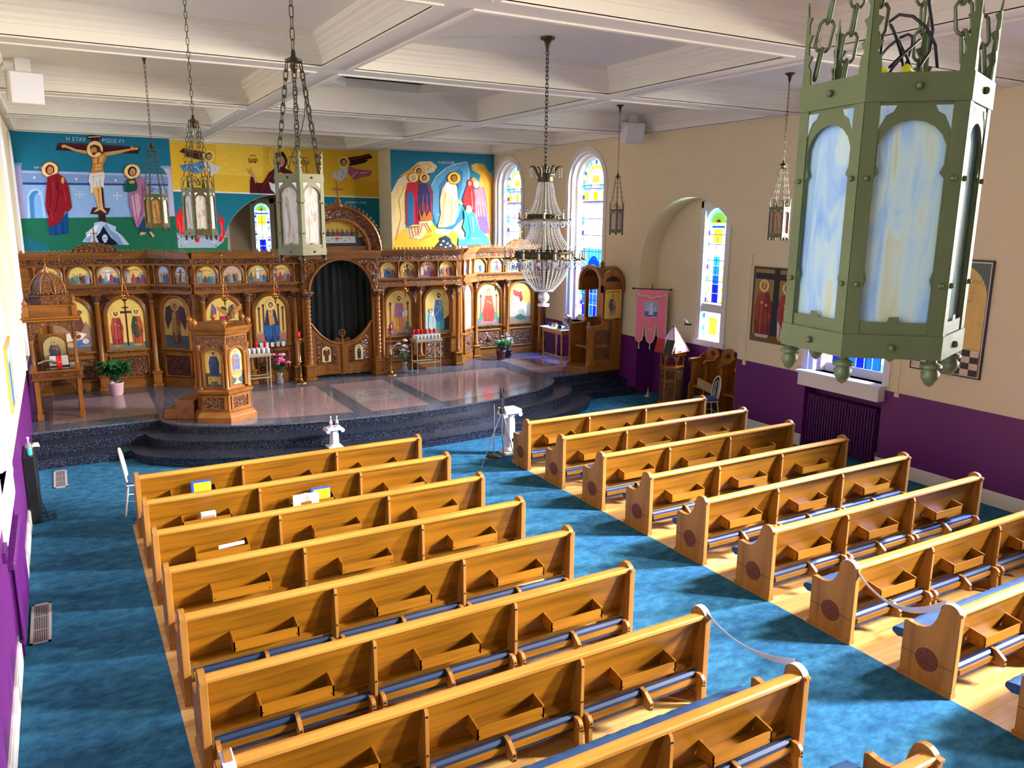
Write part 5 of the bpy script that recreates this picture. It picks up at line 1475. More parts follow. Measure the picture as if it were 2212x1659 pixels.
(44,60,72,(922,325,942,347,938,354,958,361,973,352,977,340,995,326,989,320,926,320)),
(207,224,234,(946,346,953,347,954,342,947,341)),
(207,224,234,(960,339,967,340,967,335,960,334)),
(207,224,234,(938,336,945,336,946,331,939,331)),
(207,224,234,(969,332,976,333,977,328,970,327)),
(207,224,234,(954,329,961,329,961,324,954,324)),
(180,100,44,(841,384,871,386,871,389,841,387)),
(180,100,44,(845,385,852,356,855,357,848,386)),
(180,100,44,(864,387,869,361,872,362,867,387)),
(180,100,44,(881,396,873,369,876,368,884,395)),
(180,100,44,(892,398,909,371,912,372,895,400)),
(200,120,60,(874,433,881,414,889,436,896,416,905,433,913,423,916,406,875,404)),
]

# ================================================================== PAINTINGS
def paint_shapes(art, data):
    for r_, g_, b_, v in data:
        c = tuple(q/255/12.92 if q/255 <= .04045 else ((q/255+.055)/1.055)**2.4 for q in (r_, g_, b_))
        art.poly([(v[i]/100, v[i+1]/100) for i in range(0, len(v), 2)], c)
def xzart(y, off=.0002): return Art((0, y, 0), (1, 0, 0), (0, 0, 1), off)
a = xzart(10.998); paint_shapes(a, MUR_CROSS)
for t, x, z, s in (('Η', -.16, 5.90, .12), ('ΣΤΑΥ', .07, 5.90, .11), ('ΡΩΣΙΣ', .72, 5.90, .11), ('ΧΥ', .98, 5.9, .11), ('ΜΡ ΘΥ', -.80, 5.22, .07), ('Ο ΙΩ', 1.25, 5.22, .07)):
    a.text(t, x, z, s, '#cfd8e4')
a.mb.v = [(x, y, z) for x, y, z in a.mb.v]
tag(a.mb.build('mural', M['fresco']), 'large blue wall mural of a haloed figure on a dark cross with two mourners', 'mural')
a = xzart(11.998); 
# the gold wall is cut by the arch: keep only what stands on the wall
paint_shapes(a, MUR_GOLD)
for t, x, z, s in (('ΜΡ', 4.28, 5.62, .17), ('ΘΥ', 5.72, 5.62, .17)):
    a.text(t, x, z, s, '#3a2a10')
    a.line((x-.08, z+.13), (x, z+.15), .015, '#3a2a10'); a.line((x, z+.15), (x+.08, z+.13), .015, '#3a2a10')
a.text('ΚΟΙΝΩΝΙΑ Τ ΑΓΙΩΝ', 7.15, 4.55, .07, '#dfe6ea')
def clip_arch(mb, cx, cz, rad):
    """cut faces by the arch opening: split into strips outside the circle"""
    nv, nf, nc = [], [], []
    for fa, c in zip(mb.f, mb.c):
        pts = [Vector(mb.v[i]) for i in fa]
        inside = [((p.x-cx)**2+(p.z-cz)**2 < rad*rad if p.z > cz else abs(p.x-cx) < rad) for p in pts]
        xs_ = [p.x for p in pts]; zs_ = [p.z for p in pts]
        if all(inside): continue
        big = (max(xs_)-min(xs_) > 3)
        if big and min(zs_) < cz+rad-.02:
            zt = max(zs_)
            # border polygon following the arch
            def edge_top(x):      # top edge height at x
                best = None
                for i in range(len(pts)):
                    p, q = pts[i-1], pts[i]
                    if (p.x-x)*(q.x-x) <= 0 and abs(p.x-q.x) > 1e-6:
                        z = p.z+(q.z-p.z)*(x-p.x)/(q.x-p.x)
                        best = z if best is None else max(best, z)
                return best if best is not None else zt
            x0, x1 = min(xs_), max(xs_); y = pts[0].y; zb = min(zs_)
            N = 60
            for i in range(N):
                a_, b_ = x0+(x1-x0)*i/N, x0+(x1-x0)*(i+1)/N
                def low(x):
                    return max(zb, cz+math.sqrt(max(0, rad*rad-(x-cx)**2))) if abs(x-cx) < rad else zb
                q = [(a_, y, low(a_)), (b_, y, low(b_)), (b_, y, edge_top(b_)), (a_, y, edge_top(a_))]
                if q[2][2] > q[1][2] and q[3][2] > q[0][2]:
                    k = len(nv); nv += q; nf.append([k, k+1, k+2, k+3]); nc.append(c)
            continue
        k = len(nv); nv += [tuple(p) for p in pts]; nf.append(list(range(k, k+len(pts)))); nc.append(c)
    mb.v, mb.f, mb.c = nv, nf, nc; mb.m = [0]*len(nf); mb.smooth = [False]*len(nf)
clip_arch(a.mb, ac, az, ar+.005)
tag(a.mb.build('mural', M['fresco']), 'golden wall mural with raised-hand robed woman and two flying angels above the arch', 'mural')
a = xzart(10.998); paint_shapes(a, MUR_RISEN)
a.text('Η', 9.38, 5.72, .10, '#e4ecec'); a.text('ΑΝΑΣΤΑΣΙΣ', 9.66, 5.72, .10, '#e4ecec', .8)
tag(a.mb.build('mural', M['fresco']), 'bright mural of a haloed figure in a blue oval between two groups of people', 'mural')

def dk(c, k):
    v = lin(c) if isinstance(c, str) else c
    return tuple(min(1, q*k) for q in v)
def halo_head(a, x, z, r, skin='#c8925c', hair='#4a2818', gold='#f2d684', crown=None, beard=False):
    a.ell(x, z, r*1.06, r*1.06, '#8c3a20', n=16); a.ell(x, z, r, r, gold, n=16)
    a.ell(x, z, r*.55, r*.64, hair, n=12); a.ell(x, z-r*.06, r*.36, r*.46, skin, n=10)
    if beard: a.ell(x, z-r*.42, r*.30, r*.26, hair, n=8)
    a.rect(x-r*.2, z+.0*r, x-r*.1, z+.07*r, '#2a1810'); a.rect(x+r*.08, z, x+r*.18, z+.07*r, '#2a1810')
    a.rect(x-r*.1, z-r*.28, x+r*.1, z-r*.23, '#8a3a2c')
    if crown: a.poly([(x-r*.5, z+r*.35), (x-r*.6, z+r*.85), (x-.2*r, z+r*.6), (x, z+r*.95), (x+.2*r, z+r*.6), (x+r*.6, z+r*.85), (x+r*.5, z+r*.35)], crown)
def robed(a, x, z0, h, w, robe, over=None, hem=None, seated=False, hands=True, skin='#c8925c', lean=0, **kw):
    """standing or seated robed figure painted with a few folds; z0 is the hem"""
    r = h*.11; zt = z0+h-2.1*r
    if seated:
        a.poly([(x-w*.32, zt), (x+w*.32, zt), (x+w*.5, z0+h*.42), (x+w*.62, z0+h*.30), (x+w*.5, z0+.03*h), (x-w*.5, z0+.03*h), (x-w*.62, z0+h*.30), (x-w*.5, z0+h*.42)], robe)
        if over: a.poly([(x-w*.60, z0+h*.40), (x+w*.60, z0+h*.40), (x+w*.56, z0+h*.18), (x+w*.2, z0+h*.02), (x-w*.3, z0+h*.04), (x-w*.5, z0+h*.2)], over)
    else:
        a.poly([(x-w*.30, zt), (x+w*.30, zt), (x+w*.5, z0+h*.52), (x+w*.42+lean, z0+h*.04), (x+w*.3+lean, z0), (x-w*.3+lean, z0), (x-w*.42+lean, z0+h*.04), (x-w*.5, z0+h*.52)], robe)
        if over: a.poly([(x-w*.32, zt), (x+w*.02, zt), (x+w*.10, z0+h*.5), (x+w*.46, z0+h*.40), (x+w*.30, z0+h*.24), (x-w*.15, z0+h*.20), (x-w*.46, z0+h*.34), (x-w*.5, z0+h*.52)], over)
    for q, k in ((-.26, .5), (-.1, 1.5), (.05, .5), (.2, 1.45), (.32, .55)):
        base = over if (over and q < 0) else robe
        a.line((x+w*q*.7, z0+h*(.62 if not seated else .38)), (x+w*q*1.1+lean*.8, z0+h*.05), w*.05, dk(base, k))
    if hem: a.poly([(x-w*.42+lean, z0+h*.055), (x+w*.42+lean, z0+h*.055), (x+w*.32+lean, z0), (x-w*.32+lean, z0)], hem)
    if hands:
        a.ell(x-w*.08, z0+h*.60, w*.09, w*.07, skin, n=8); a.ell(x+w*.16, z0+h*.56, w*.08, w*.07, skin, n=8)
    a.rect(x-r*.25, zt-r*.1, x+r*.25, zt+r*.4, skin)
    halo_head(a, x, z0+h-r, r, skin, **kw)
def wings(a, x, z, s, col):
    for sg in (-1, 1):
        a.poly([(x, z), (x+sg*s*.25, z+s*.22), (x+sg*s*.45, z+s*.12), (x+sg*s*.52, z-s*.35), (x+sg*s*.42, z-s*.8), (x+sg*s*.3, z-s*.55), (x+sg*s*.12, z-s*.25)], col)
        for k in range(4): a.line((x+sg*s*(.16+.07*k), z+s*.05), (x+sg*s*(.26+.06*k), z-s*(.45+.06*k)), s*.012, dk(col, 1.8))

def arched(w, h, n=18):
    r_ = w/2
    return [(-r_, 0), (r_, 0), (r_, h-r_)] + [(r_*math.cos(PI*k/n), h-r_+r_*math.sin(PI*k/n)) for k in range(1, n)] + [(-r_, h-r_)]
GOLD = '#e2c468'
def icon_base(a, w, h, ground='#5d6f6c', gz=.16, gold=GOLD):
    a.poly(arched(w, h), gold)
    a.poly([(-w/2, 0), (w/2, 0), (w/2, h*gz), (-w/2, h*gz)], ground)
def scene_rocks(a, w, h):
    icon_base(a, w, h, '#6b5a4a', .22)
    a.poly([(-w*.5, h*.1), (-w*.5, h*.55), (-w*.3, h*.68), (-w*.1, h*.5), (0, h*.6), (w*.15, h*.45), (w*.35, h*.58), (w*.5, h*.4), (w*.5, h*.1)], '#9a7a5c')
    a.poly([(-w*.1, h*.45), (w*.05, h*.66), (w*.22, h*.72), (w*.3, h*.5), (w*.2, h*.38)], '#6a3a34'); a.ell(w*.12, h*.76, w*.16, h*.05, '#2c6a3c')
    a.poly([(-w*.4, h*.3), (0, h*.4), (w*.35, h*.34), (w*.2, h*.24), (-w*.3, h*.2)], '#e8dcc4'); a.poly([(-w*.1, h*.2), (w*.4, h*.26), (w*.42, h*.14), (0, h*.1)], '#3a6ab0')
    for x, z, c in ((-.32, .16, '#b04a3a'), (-.1, .14, '#c8a070'), (.3, .2, '#d8c8b0'), (.1, .3, '#7a3a40')): a.ell(w*x, h*z, w*.09, h*.05, c)
    halo_head(a, w*.1, h*.36, w*.055)
def scene_royals(a, w, h):
    icon_base(a, w, h, '#5c7068', .13)
    a.rect(-w*.025, h*.06, w*.025, h*.86, '#4a1c14'); a.rect(-w*.20, h*.70, w*.20, h*.745, '#4a1c14'); a.rect(-w*.09, h*.80, w*.09, h*.825, '#4a1c14')
    robed(a, -w*.27, h*.05, h*.74, w*.34, '#8c2a34', '#a84a3a', hem='#a8742c', crown='#e8c048', beard=True); robed(a, w*.28, h*.05, h*.76, w*.32, '#b0502c', '#34402c', hem='#b08c34', crown='#e8c048')
def scene_angel(a, w, h):
    a.poly(arched(w, h), '#b08a48'); a.rect(-w/2, 0, w/2, h*.25, '#34484a'); wings(a, 0, h*.74, w*.86, '#2e1c1c')
    robed(a, 0, h*.08, h*.84, w*.36, '#5a2024', '#8a6a30', skin='#8a5c3c', gold='#a8843c')
def scene_three(a, w, h):
    icon_base(a, w, h, '#4c6050', .18)
    a.poly([(-w*.35, h*.75), (-w*.3, h*.9), (-w*.18, h*.78), (-w*.2, h*.62), (-w*.38, h*.6)], '#6a5a78'); a.ell(w*.02, h*.76, w*.1, h*.06, '#2c4030'); a.ell(w*.28, h*.74, w*.13, h*.1, '#5a6a5c')
    robed(a, -w*.30, h*.06, h*.56, w*.26, '#b4c4c0', '#8aa4b0', seated=True); robed(a, 0, h*.2, h*.56, w*.3, '#a02c38', '#2c4a8c', seated=True); robed(a, w*.30, h*.08, h*.58, w*.26, '#c8a060', '#4a7a90', seated=True)
    a.poly([(-w*.2, h*.26), (w*.2, h*.26), (w*.25, h*.16), (-w*.25, h*.16)], '#e8e2d4'); a.ell(0, h*.22, w*.04, h*.02, '#c08a30')
def scene_mother(a, w, h):
    icon_base(a, w, h, '#6c7c78', .16)
    for sg in (-1, 1):
        a.rect(sg*w*.38-w*.03, h*.2, sg*w*.38+w*.03, h*.72, '#6a4038'); a.rect(sg*w*.24-w*.03, h*.2, sg*w*.24+w*.03, h*.78, '#5a3430'); a.ell(sg*w*.38, h*.74, w*.045, h*.03, '#4a2c2c'); a.ell(sg*w*.24, h*.8, w*.045, h*.03, '#4a2c2c')
        a.rect(sg*w*.36-w*.1, h*.08, sg*w*.36+w*.1, h*.24, '#b06a60')
    a.rect(-w*.42, h*.22, w*.42, h*.27, '#9c9a8c')
    robed(a, 0, h*.04, h*.86, w*.44, '#16305c', '#1d5c9c', seated=True, hair='#1c1c34', hem='#1450a0')
    a.poly([(-w*.09, h*.62), (w*.06, h*.62), (w*.12, h*.42), (-w*.06, h*.38)], '#c89040'); halo_head(a, -w*.01, h*.66, w*.075)
def scene_throned(a, w, h, robe, over, book=True):
    icon_base(a, w, h, '#60707c', .16)
    for sg in (-1, 1): a.rect(sg*w*.34-w*.035, h*.15, sg*w*.34+w*.035, h*.66, '#a0504a'); a.ell(sg*w*.34, h*.70, w*.05, h*.04, '#3c3850')
    a.poly([(-w*.42, h*.12), (w*.42, h*.12), (w*.38, h*.3), (-w*.38, h*.3)], '#3f7a5c'); a.poly([(-w*.34, h*.02), (w*.38, h*.06), (w*.3, h*.12), (-w*.3, h*.12)], '#b07060')
    robed(a, 0, h*.05, h*.86, w*.44, robe, over, seated=True, beard=book)
    if book: a.poly([(w*.12, h*.40), (w*.32, h*.43), (w*.32, h*.55), (w*.12, h*.52)], '#e4e4e0'); a.rect(w*.21, h*.42, w*.225, h*.53, '#8c8c88')
def scene_forerunner(a, w, h):
    icon_base(a, w, h, '#7a8c84', .14)
    a.poly([(-w*.5, h*.1), (-w*.5, h*.45), (-w*.2, h*.6), (w*.05, h*.3), (0, h*.1)], '#9cc8cc'); a.poly([(w*.5, h*.05), (w*.5, h*.4), (w*.28, h*.3), (w*.2, h*.05)], '#2c2c34')
    robed(a, w*.06, h*.06, h*.88, w*.40, '#5aa0a8', '#2c5c98', hair='#2c1c14', beard=True, lean=w*.06); robed(a, -w*.24, h*.08, h*.5, w*.24, '#d0d8c8', '#a8c8c4'); a.line((-w*.2, h*.3), (w*.2, h*.62), w*.02, '#c8a060')
def scene_rider(a, w, h):
    icon_base(a, w, h, '#7a6c58', .18, '#e8b850')
    a.poly([(-w*.5, h*.15), (-w*.5, h*.45), (-w*.36, h*.56), (-w*.3, h*.4), (-w*.1, h*.3), (w*.2, h*.36), (w*.4, h*.5), (w*.5, h*.42), (w*.5, h*.15)], '#a89a88')
    a.poly([(-w*.3, h*.52), (-w*.36, h*.66), (-w*.26, h*.72), (-w*.14, h*.58), (w*.12, h*.56), (w*.28, h*.46), (w*.30, h*.30), (w*.24, h*.16), (w*.18, h*.3), (w*.04, h*.36), (-w*.1, h*.34), (-w*.22, h*.18), (-w*.24, h*.38)], '#e4dcd0')
    a.poly([(-w*.02, h*.5), (-w*.08, h*.74), (w*.04, h*.8), (w*.12, h*.56)], '#8c3a30'); a.poly([(-w*.05, h*.76), (-w*.36, h*.84), (-w*.3, h*.68), (-w*.06, h*.64)], '#c0303a'); halo_head(a, w*.04, h*.83, w*.085, gold='#f4dc90'); a.line((w*.08, h*.72), (w*.4, h*.88), w*.015, '#8c7a60')
    a.poly([(-w*.3, h*.14), (0, h*.22), (w*.3, h*.1), (0, h*.06)], '#3c5a44')
def scene_small(a, w, h, k):
    """little feast scenes: gold sky, buildings or hills, a few haloed people"""
    rnd = random.Random(50+k)
    skies = [GOLD, GOLD, '#d8c490', GOLD, '#b0c4dc', '#b4c0e0', '#d0b860', '#c8a8a0', GOLD, GOLD]
    a.poly(arched(w, h), skies[k % 10])
    pal = ['#a8303c', '#2c4a8c', '#7a3a5c', '#3a6a74', '#b0803c', '#5c3c34', '#8a98b0', '#c8b494', '#6c8470']
    a.poly([(-w*.5, 0), (w*.5, 0), (w*.5, h*.3), (w*.2, h*.42), (-w*.1, h*.3), (-w*.5, h*.4)], rnd.choice(['#6c6a54', '#7c5a44', '#5c6c74', '#8a7a5c', '#6a6e80']))
    if k % 3 == 0:
        a.rect(-w*.45, h*.3, -w*.22, h*.68, '#7c8cb0'); a.rect(w*.2, h*.3, w*.44, h*.62, '#8c96b4'); a.poly([(-w*.48, h*.68), (-w*.19, h*.68), (-w*.33, h*.8)], '#8a4038')
        a.poly([(-w*.25, h*.72), (0, h*.78), (w*.25, h*.72), (w*.2, h*.7), (0, h*.74), (-w*.2, h*.7)], '#a02c34')
    elif k % 3 == 1:
        a.poly([(-w*.45, h*.25), (-w*.3, h*.62), (-w*.12, h*.5), (w*.05, h*.66), (w*.3, h*.5), (w*.45, h*.25)], '#8c7c68'); a.ell(0, h*.34, w*.16, h*.10, '#2a2228')
    else:
        a.rect(-w*.08, h*.2, w*.08, h*.8, '#4a2c20' if k % 2 else '#e4e8f4'); a.rect(-w*.3, h*.62, w*.3, h*.67, '#4a2c20' if k % 2 else '#8898c0')
    n = 4
    for i in range(n):
        x = (-.33+.22*i+rnd.uniform(-.03, .03))*w; z0 = h*rnd.uniform(.03, .14)
        hh = h*rnd.uniform(.42, .6); c = rnd.choice(pal)
        a.poly([(x-w*.05, z0+hh*.8), (x+w*.05, z0+hh*.8), (x+w*.10, z0), (x-w*.10, z0)], c)
        a.line((x-w*.02, z0+hh*.6), (x-w*.04, z0+.02*h), w*.02, dk(c, .5)); a.line((x+w*.03, z0+hh*.6), (x+w*.05, z0+.02*h), w*.02, dk(c, 1.7))
        a.ell(x, z0+hh*.9, w*.065, w*.065, '#ecd080', n=12); a.ell(x, z0+hh*.9, w*.034, w*.042, '#5a3020', n=8); a.ell(x, z0+hh*.88, w*.024, w*.03, '#c8925c', n=8)

# ================================================================== ICONOSTASIS
ICO = empty('iconostasis', (4.95, 6.9, .5), 0, 'carved oak icon screen with arched painted panels and central arched gate', 'icon screen')
ICO_OFF = Vector((-4.95, -6.9, -.5))
class Sec:
    def __init__(s, x0, y0, ang=0): s.xf = Matrix.Translation(ICO_OFF) @ Matrix.Translation((x0, y0, 0)) @ Matrix.Rotation(ang, 4, 'Z')
    def mb(s): m = MB(); m.xf = s.xf; return m
    def art(s, cx, y, z): 
        a = Art((cx, y, z), (1, 0, 0), (0, 0, 1), .0003); a.mb.xf = s.xf; return a
def arch_ring(mb, cx, z0, w, h, prof, mi=0, n=22, foot=True):
    """moulding round an arched panel; prof = (outward offset, y) pairs"""
    base = lambda r_: [(cx-w/2-r_, z0)] + [(cx+(w/2+r_)*math.cos(PI-PI*k/n), z0+h-w/2+(w/2+r_)*math.sin(PI-PI*k/n)) for k in range(n+1)] + [(cx+w/2+r_, z0)]
    for (ra, ya), (rb, yb) in zip(prof, prof[1:]):
        A = [(x, ya, z) for x, z in base(ra)]; B_ = [(x, yb, z) for x, z in base(rb)]; k = len(A)
        mb.add(A+B_, [(i, i+1, k+i+1, k+i) for i in range(k-1)], mi, None, False)
def column(sec, x, y, z0, z1, r_, parent, name='column', pedestal=.34, twisted=False, cap=.17):
    m = sec.mb(); 
    if pedestal:
        w = r_*1.75
        m.cbox(x-w*1.25, x+w*1.25, y-w*1.25, y+w*1.25, z0, z0+.07, .01); m.cbox(x-w, x+w, y-w, y+w, z0+.07, z0+pedestal-.05, .01); m.cbox(x-w*1.2, x+w*1.2, y-w*1.2, y+w*1.2, z0+pedestal-.05, z0+pedestal, .012)
    b = z0+pedestal; t = z1-cap
    prof = [(r_*1.45, 0), (r_*1.5, .02), (r_*1.2, .04), (r_*1.3, .055), (r_*1.25, .07), (r_, .085)]
    if twisted:
        nn = 46; prof2 = [(r_, .09+(t-b-.11)*i/nn) for i in range(nn+1)]
        m.lathe(prof, 20, (x, y, b)); m.lathe(prof2, 24, (x, y, b), tw=22, flute=.20, nf=3)
        m.lathe([(r_*1.25, t-b-.025), (r_*1.3, t-b-.01), (r_*1.1, t-b)], 20, (x, y, b))
    else: m.lathe(prof+[(r_*.9, t-b-.04), (r_*1.15, t-b-.03), (r_*1.15, t-b-.01), (r_*.95, t-b)], 14, (x, y, b))
    o = m.build(name, M['iw_z'], parent)
    c = sec.mb(); c.lathe([(r_*.95, 0), (r_*1.15, .02), (r_*1.1, .05), (r_*1.5, .09), (r_*1.9, .125), (r_*1.6, .135)], 12, (x, y, t), smooth=False)
    for k in range(8): a_ = k*PI/4; c.ball((x+r_*1.55*math.cos(a_), y+r_*1.55*math.sin(a_), t+.10), r_*.42, 6, 4)
    c.cbox(x-r_*2, x+r_*2, y-r_*2, y+r_*2, t+.135, t+cap, .006)
    c.build('capital', M['carve_f'], o)
    return o
def section(sec, L, small, big, cols, scs, k0, lowz=0, door=False):
    """one straight run of the screen: small, big = lists of (centre, width); cols = column positions"""
    m = sec.mb()
    m.box(0, L, 0, .05, .5, 3.2); m.box(0, L, -.04, 0, .5, .66); m.box(0, L, -.02, 0, .66, .70); m.box(0, L, -.02, 0, 1.22, 1.27); m.box(0, L, -.02, 0, 2.44, 2.56)
    m.build('back_board', M['iw_x'], ICO)
    m = sec.mb()
    for z0, z1, y in ((2.53, 2.575, -.13), (2.575, 2.60, -.10), (2.60, 2.68, -.075), (2.68, 2.71, -.11), (2.71, 2.735, -.13)): m.box(0, L, y, 0, z0, z1)
    o = m.build('middle_beam', M['iw_x'], ICO)
    m = sec.mb(); m.box(.03, L-.03, -.082, -.07, 2.605, 2.675)
    for i in range(int(L/.07)): m.ball((.04+.07*i, -.085, 2.592), .009, 6, 4)
    m.build('carved_frieze', M['carve_f'], o)
    m = sec.mb()
    for z0, z1, y in ((3.12, 3.15, -.09), (3.15, 3.27, -.06), (3.27, 3.30, -.10), (3.30, 3.33, -.13), (3.33, 3.375, -.17), (3.375, 3.40, -.21)): m.box(-.01, L+.01, y, .05, z0, z1)
    o = m.build('cornice', M['iw_x'], ICO)
    m = sec.mb(); m.box(.03, L-.03, -.07, -.058, 3.16, 3.26)
    m.build('carved_frieze', M['carve'], o)
    m = sec.mb()
    n = max(1, int(L/.095))
    for i in range(n):      # row of little crossed leaves along the top
        x = L*(i+.5)/n
        m.prism([(x-.018, 3.40), (x+.018, 3.40), (x+.01, 3.425), (x+.034, 3.43), (x+.034, 3.447), (x+.012, 3.448), (x, 3.475), (x-.012, 3.448), (x-.034, 3.447), (x-.034, 3.43), (x-.01, 3.425)], 'y', -.19, -.175)
    m.box(0, L, -.19, -.17, 3.40, 3.412)
    m.build('cresting', M['iw_x'], ICO)
    for i, (c, w) in enumerate(small):
        h = .385 if w > .3 else .38
        f_ = sec.mb(); arch_ring(f_, c, 2.735, w, h, [(.035, -.0), (.035, -.03), (.0, -.045), (-.01, -.03), (-.012, .0)])
        o = f_.build('icon_frame', M['iw_z'], ICO)
        a = sec.art(c, -.004, 2.735); scene_small(a, w, h, k0+i); a.mb.build('small_icon', M['paint'], o)
    sc_ = [0]+[(a[0]+b[0])/2 for a, b in zip(small, small[1:])]+[L]
    for x in sc_[1:-1]+[small[0][0]-small[0][1]/2-.05, small[-1][0]+small[-1][1]/2+.05]:
        m = sec.mb(); m.lathe([(.03, 0), (.03, .03), (.02, .04), (.018, .30), (.028, .31), (.036, .36), (.036, .385)], 10, (x, -.045, 2.735)); m.build('small_column', M['iw_z'], ICO)
    for i, (c, w) in enumerate(big):
        h = 1.06; z0 = 1.38
        f_ = sec.mb(); arch_ring(f_, c, z0-.04, w, h+.04, [(.075, .0), (.075, -.04), (.045, -.055), (.035, -.04), (.015, -.05), (.0, -.035), (-.015, -.005)])
        f_.box(c-w/2-.07, c+w/2+.07, -.06, 0, z0-.07, z0-.03)
        o = f_.build('icon_frame', M['iw_z'], ICO)
        a = sec.art(c, -.006, z0-.03); scs[i](a, w, h+.03); a.mb.build('large_icon', M['paint'], o)
        m = sec.mb(); m.box(c-w/2-.02, c+w/2+.02, -.035, 0, 1.265, 1.315); m.ball((c, -.045, 1.29), .022, 8, 6); m.build('carved_strip', M['carve_f'], ICO)
        m = sec.mb(); m.box(c-w/2+.02, c+w/2-.02, -.028, 0, .76, 1.17)
        if (i+k0) % 2 == 0:
            m.ball((c, -.03, .965), .07, 12, 8, (1, .5, 1))
        m.build('carved_panel', M['carve_r'] if door else M['carve'], ICO)
        m = sec.mb(); q = .04
        for x0, x1, z0_, z1_ in ((c-w/2-.03, c+w/2+.03, .71, .71+q), (c-w/2-.03, c+w/2+.03, 1.18, 1.18+q), (c-w/2-.03, c-w/2+.01, .75, 1.18), (c+w/2-.01, c+w/2+.03, .75, 1.18)): m.cbox(x0, x1, -.045, 0, z0_, z1_, .008)
        m.build('panel_moulding', M['iw_x'], ICO)
        m = sec.mb()      # carved spandrels beside the arch head
        for sg in (-1, 1):
            r_ = w/2+.075; zc = z0+h-w/2
            pts = [(c+sg*r_*math.cos(t), zc+r_*math.sin(t)) for t in [PI/2*j/8 for j in range(9)]] + [(c, 2.53), (c+sg*(w/2+.10), 2.53), (c+sg*(w/2+.10), zc)]
            if sg < 0: pts = pts[::-1]
            m.prism(pts[::-1], 'y', -.022, .0)
        m.build('spandrel', M['carve_f'], ICO)
    for x in cols: column(sec, x, -.10, .5, 2.55, .05, ICO)

sL = Sec(-1.31, 7.62); o_ = 1.31
section(sL, 2.40, [(-.82+o_, .42), (-.28+o_, .42), (.25+o_, .42), (.76+o_, .42)], [(-.50+o_, .70), (.51+o_, .72)], [.22, -.02+o_, 1.02+o_], [scene_rocks, scene_royals], 0)
a_ = math.atan2(6.88-7.62, 1.82-1.09)
sA = Sec(1.09, 7.62, a_); section(sA, 1.04, [(.30, .30), (.73, .30)], [(.52, .62)], [], [scene_angel], 4, door=True)
sC = Sec(1.80, 6.88); o_ = -1.80
section(sC, 2.26, [(2.09+o_, .42), (2.62+o_, .42), (3.15+o_, .42), (3.67+o_, .42)], [(2.36+o_, .70), (3.38+o_, .68)], [.15, 2.88+o_, 3.90+o_], [scene_three, scene_mother], 6)
sD = Sec(5.84, 6.88); o_ = -5.84
section(sD, 2.24, [(6.16+o_, .40), (6.66+o_, .40), (7.18+o_, .40), (7.69+o_, .40)], [(6.42+o_, .66), (7.43+o_, .66)], [.12, 6.92+o_, 7.94+o_], [lambda a, w, h: scene_throned(a, w, h, '#a07090', '#e0a030'), scene_forerunner], 10)
a_ = math.atan2(7.62-6.88, 8.82-8.08)
sB = Sec(8.08, 6.88, a_); section(sB, 1.04, [(.30, .30), (.73, .30)], [(.52, .60)], [], [lambda a, w, h: (icon_base(a, w, h, '#8ab0c8', .2, '#e4cc90'), robed(a, 0, h*.06, h*.84, w*.36, '#9cc0e0', '#c8b0d8'))], 14)
sR = Sec(8.80, 7.62); o_ = -8.80
section(sR, 2.26, [(8.98+o_, .40), (9.49+o_, .40), (10.01+o_, .40), (10.50+o_, .38)], [(9.26+o_, .70), (10.24+o_, .68)], [.03, 9.78+o_, 10.80+o_], [lambda a, w, h: scene_throned(a, w, h, '#d04028', '#b83a2c', False), scene_rider], 16)

# ---- central gate
g = Sec(4.95, 6.80)
m = g.mb()
R_, zc = .74, 2.47
pts = [(-.90, 3.30), (-.90, 2.38), (-R_, 2.38), (-R_, zc)] + [(R_*math.cos(PI-PI*k/30), zc+R_*math.sin(PI-PI*k/30)) for k in range(1, 30)] + [(R_, zc), (R_, 2.38), (.90, 2.38), (.90, 3.30)]
m.prism(pts, 'y', -.10, .0)
o = m.build('gate_arch', M['carve'], ICO)
m = g.mb()
for (ra, ya), (rb, yb) in zip([(0, -.1), (0, -.15), (.04, -.155), (.05, -.12), (.07, -.13), (.08, -.1)], [(0, -.15), (.04, -.155), (.05, -.12), (.07, -.13), (.08, -.1), (.08, -.09)]):
    A = [((R_+ra-.02)*math.cos(PI-PI*k/30), ya, zc+(R_+ra-.02)*math.sin(PI-PI*k/30)) for k in range(31)]; B_ = [((R_+rb-.02)*math.cos(PI-PI*k/30), yb, zc+(R_+rb-.02)*math.sin(PI-PI*k/30)) for k in range(31)]
    m.add(A+B_, [(i, i+1, 32+i-1+1-1+0, 31+i) for i in range(0)] + [(i, i+1, 31+i+1, 31+i) for i in range(30)])
m.build('arch_moulding', M['iw_x'], o)
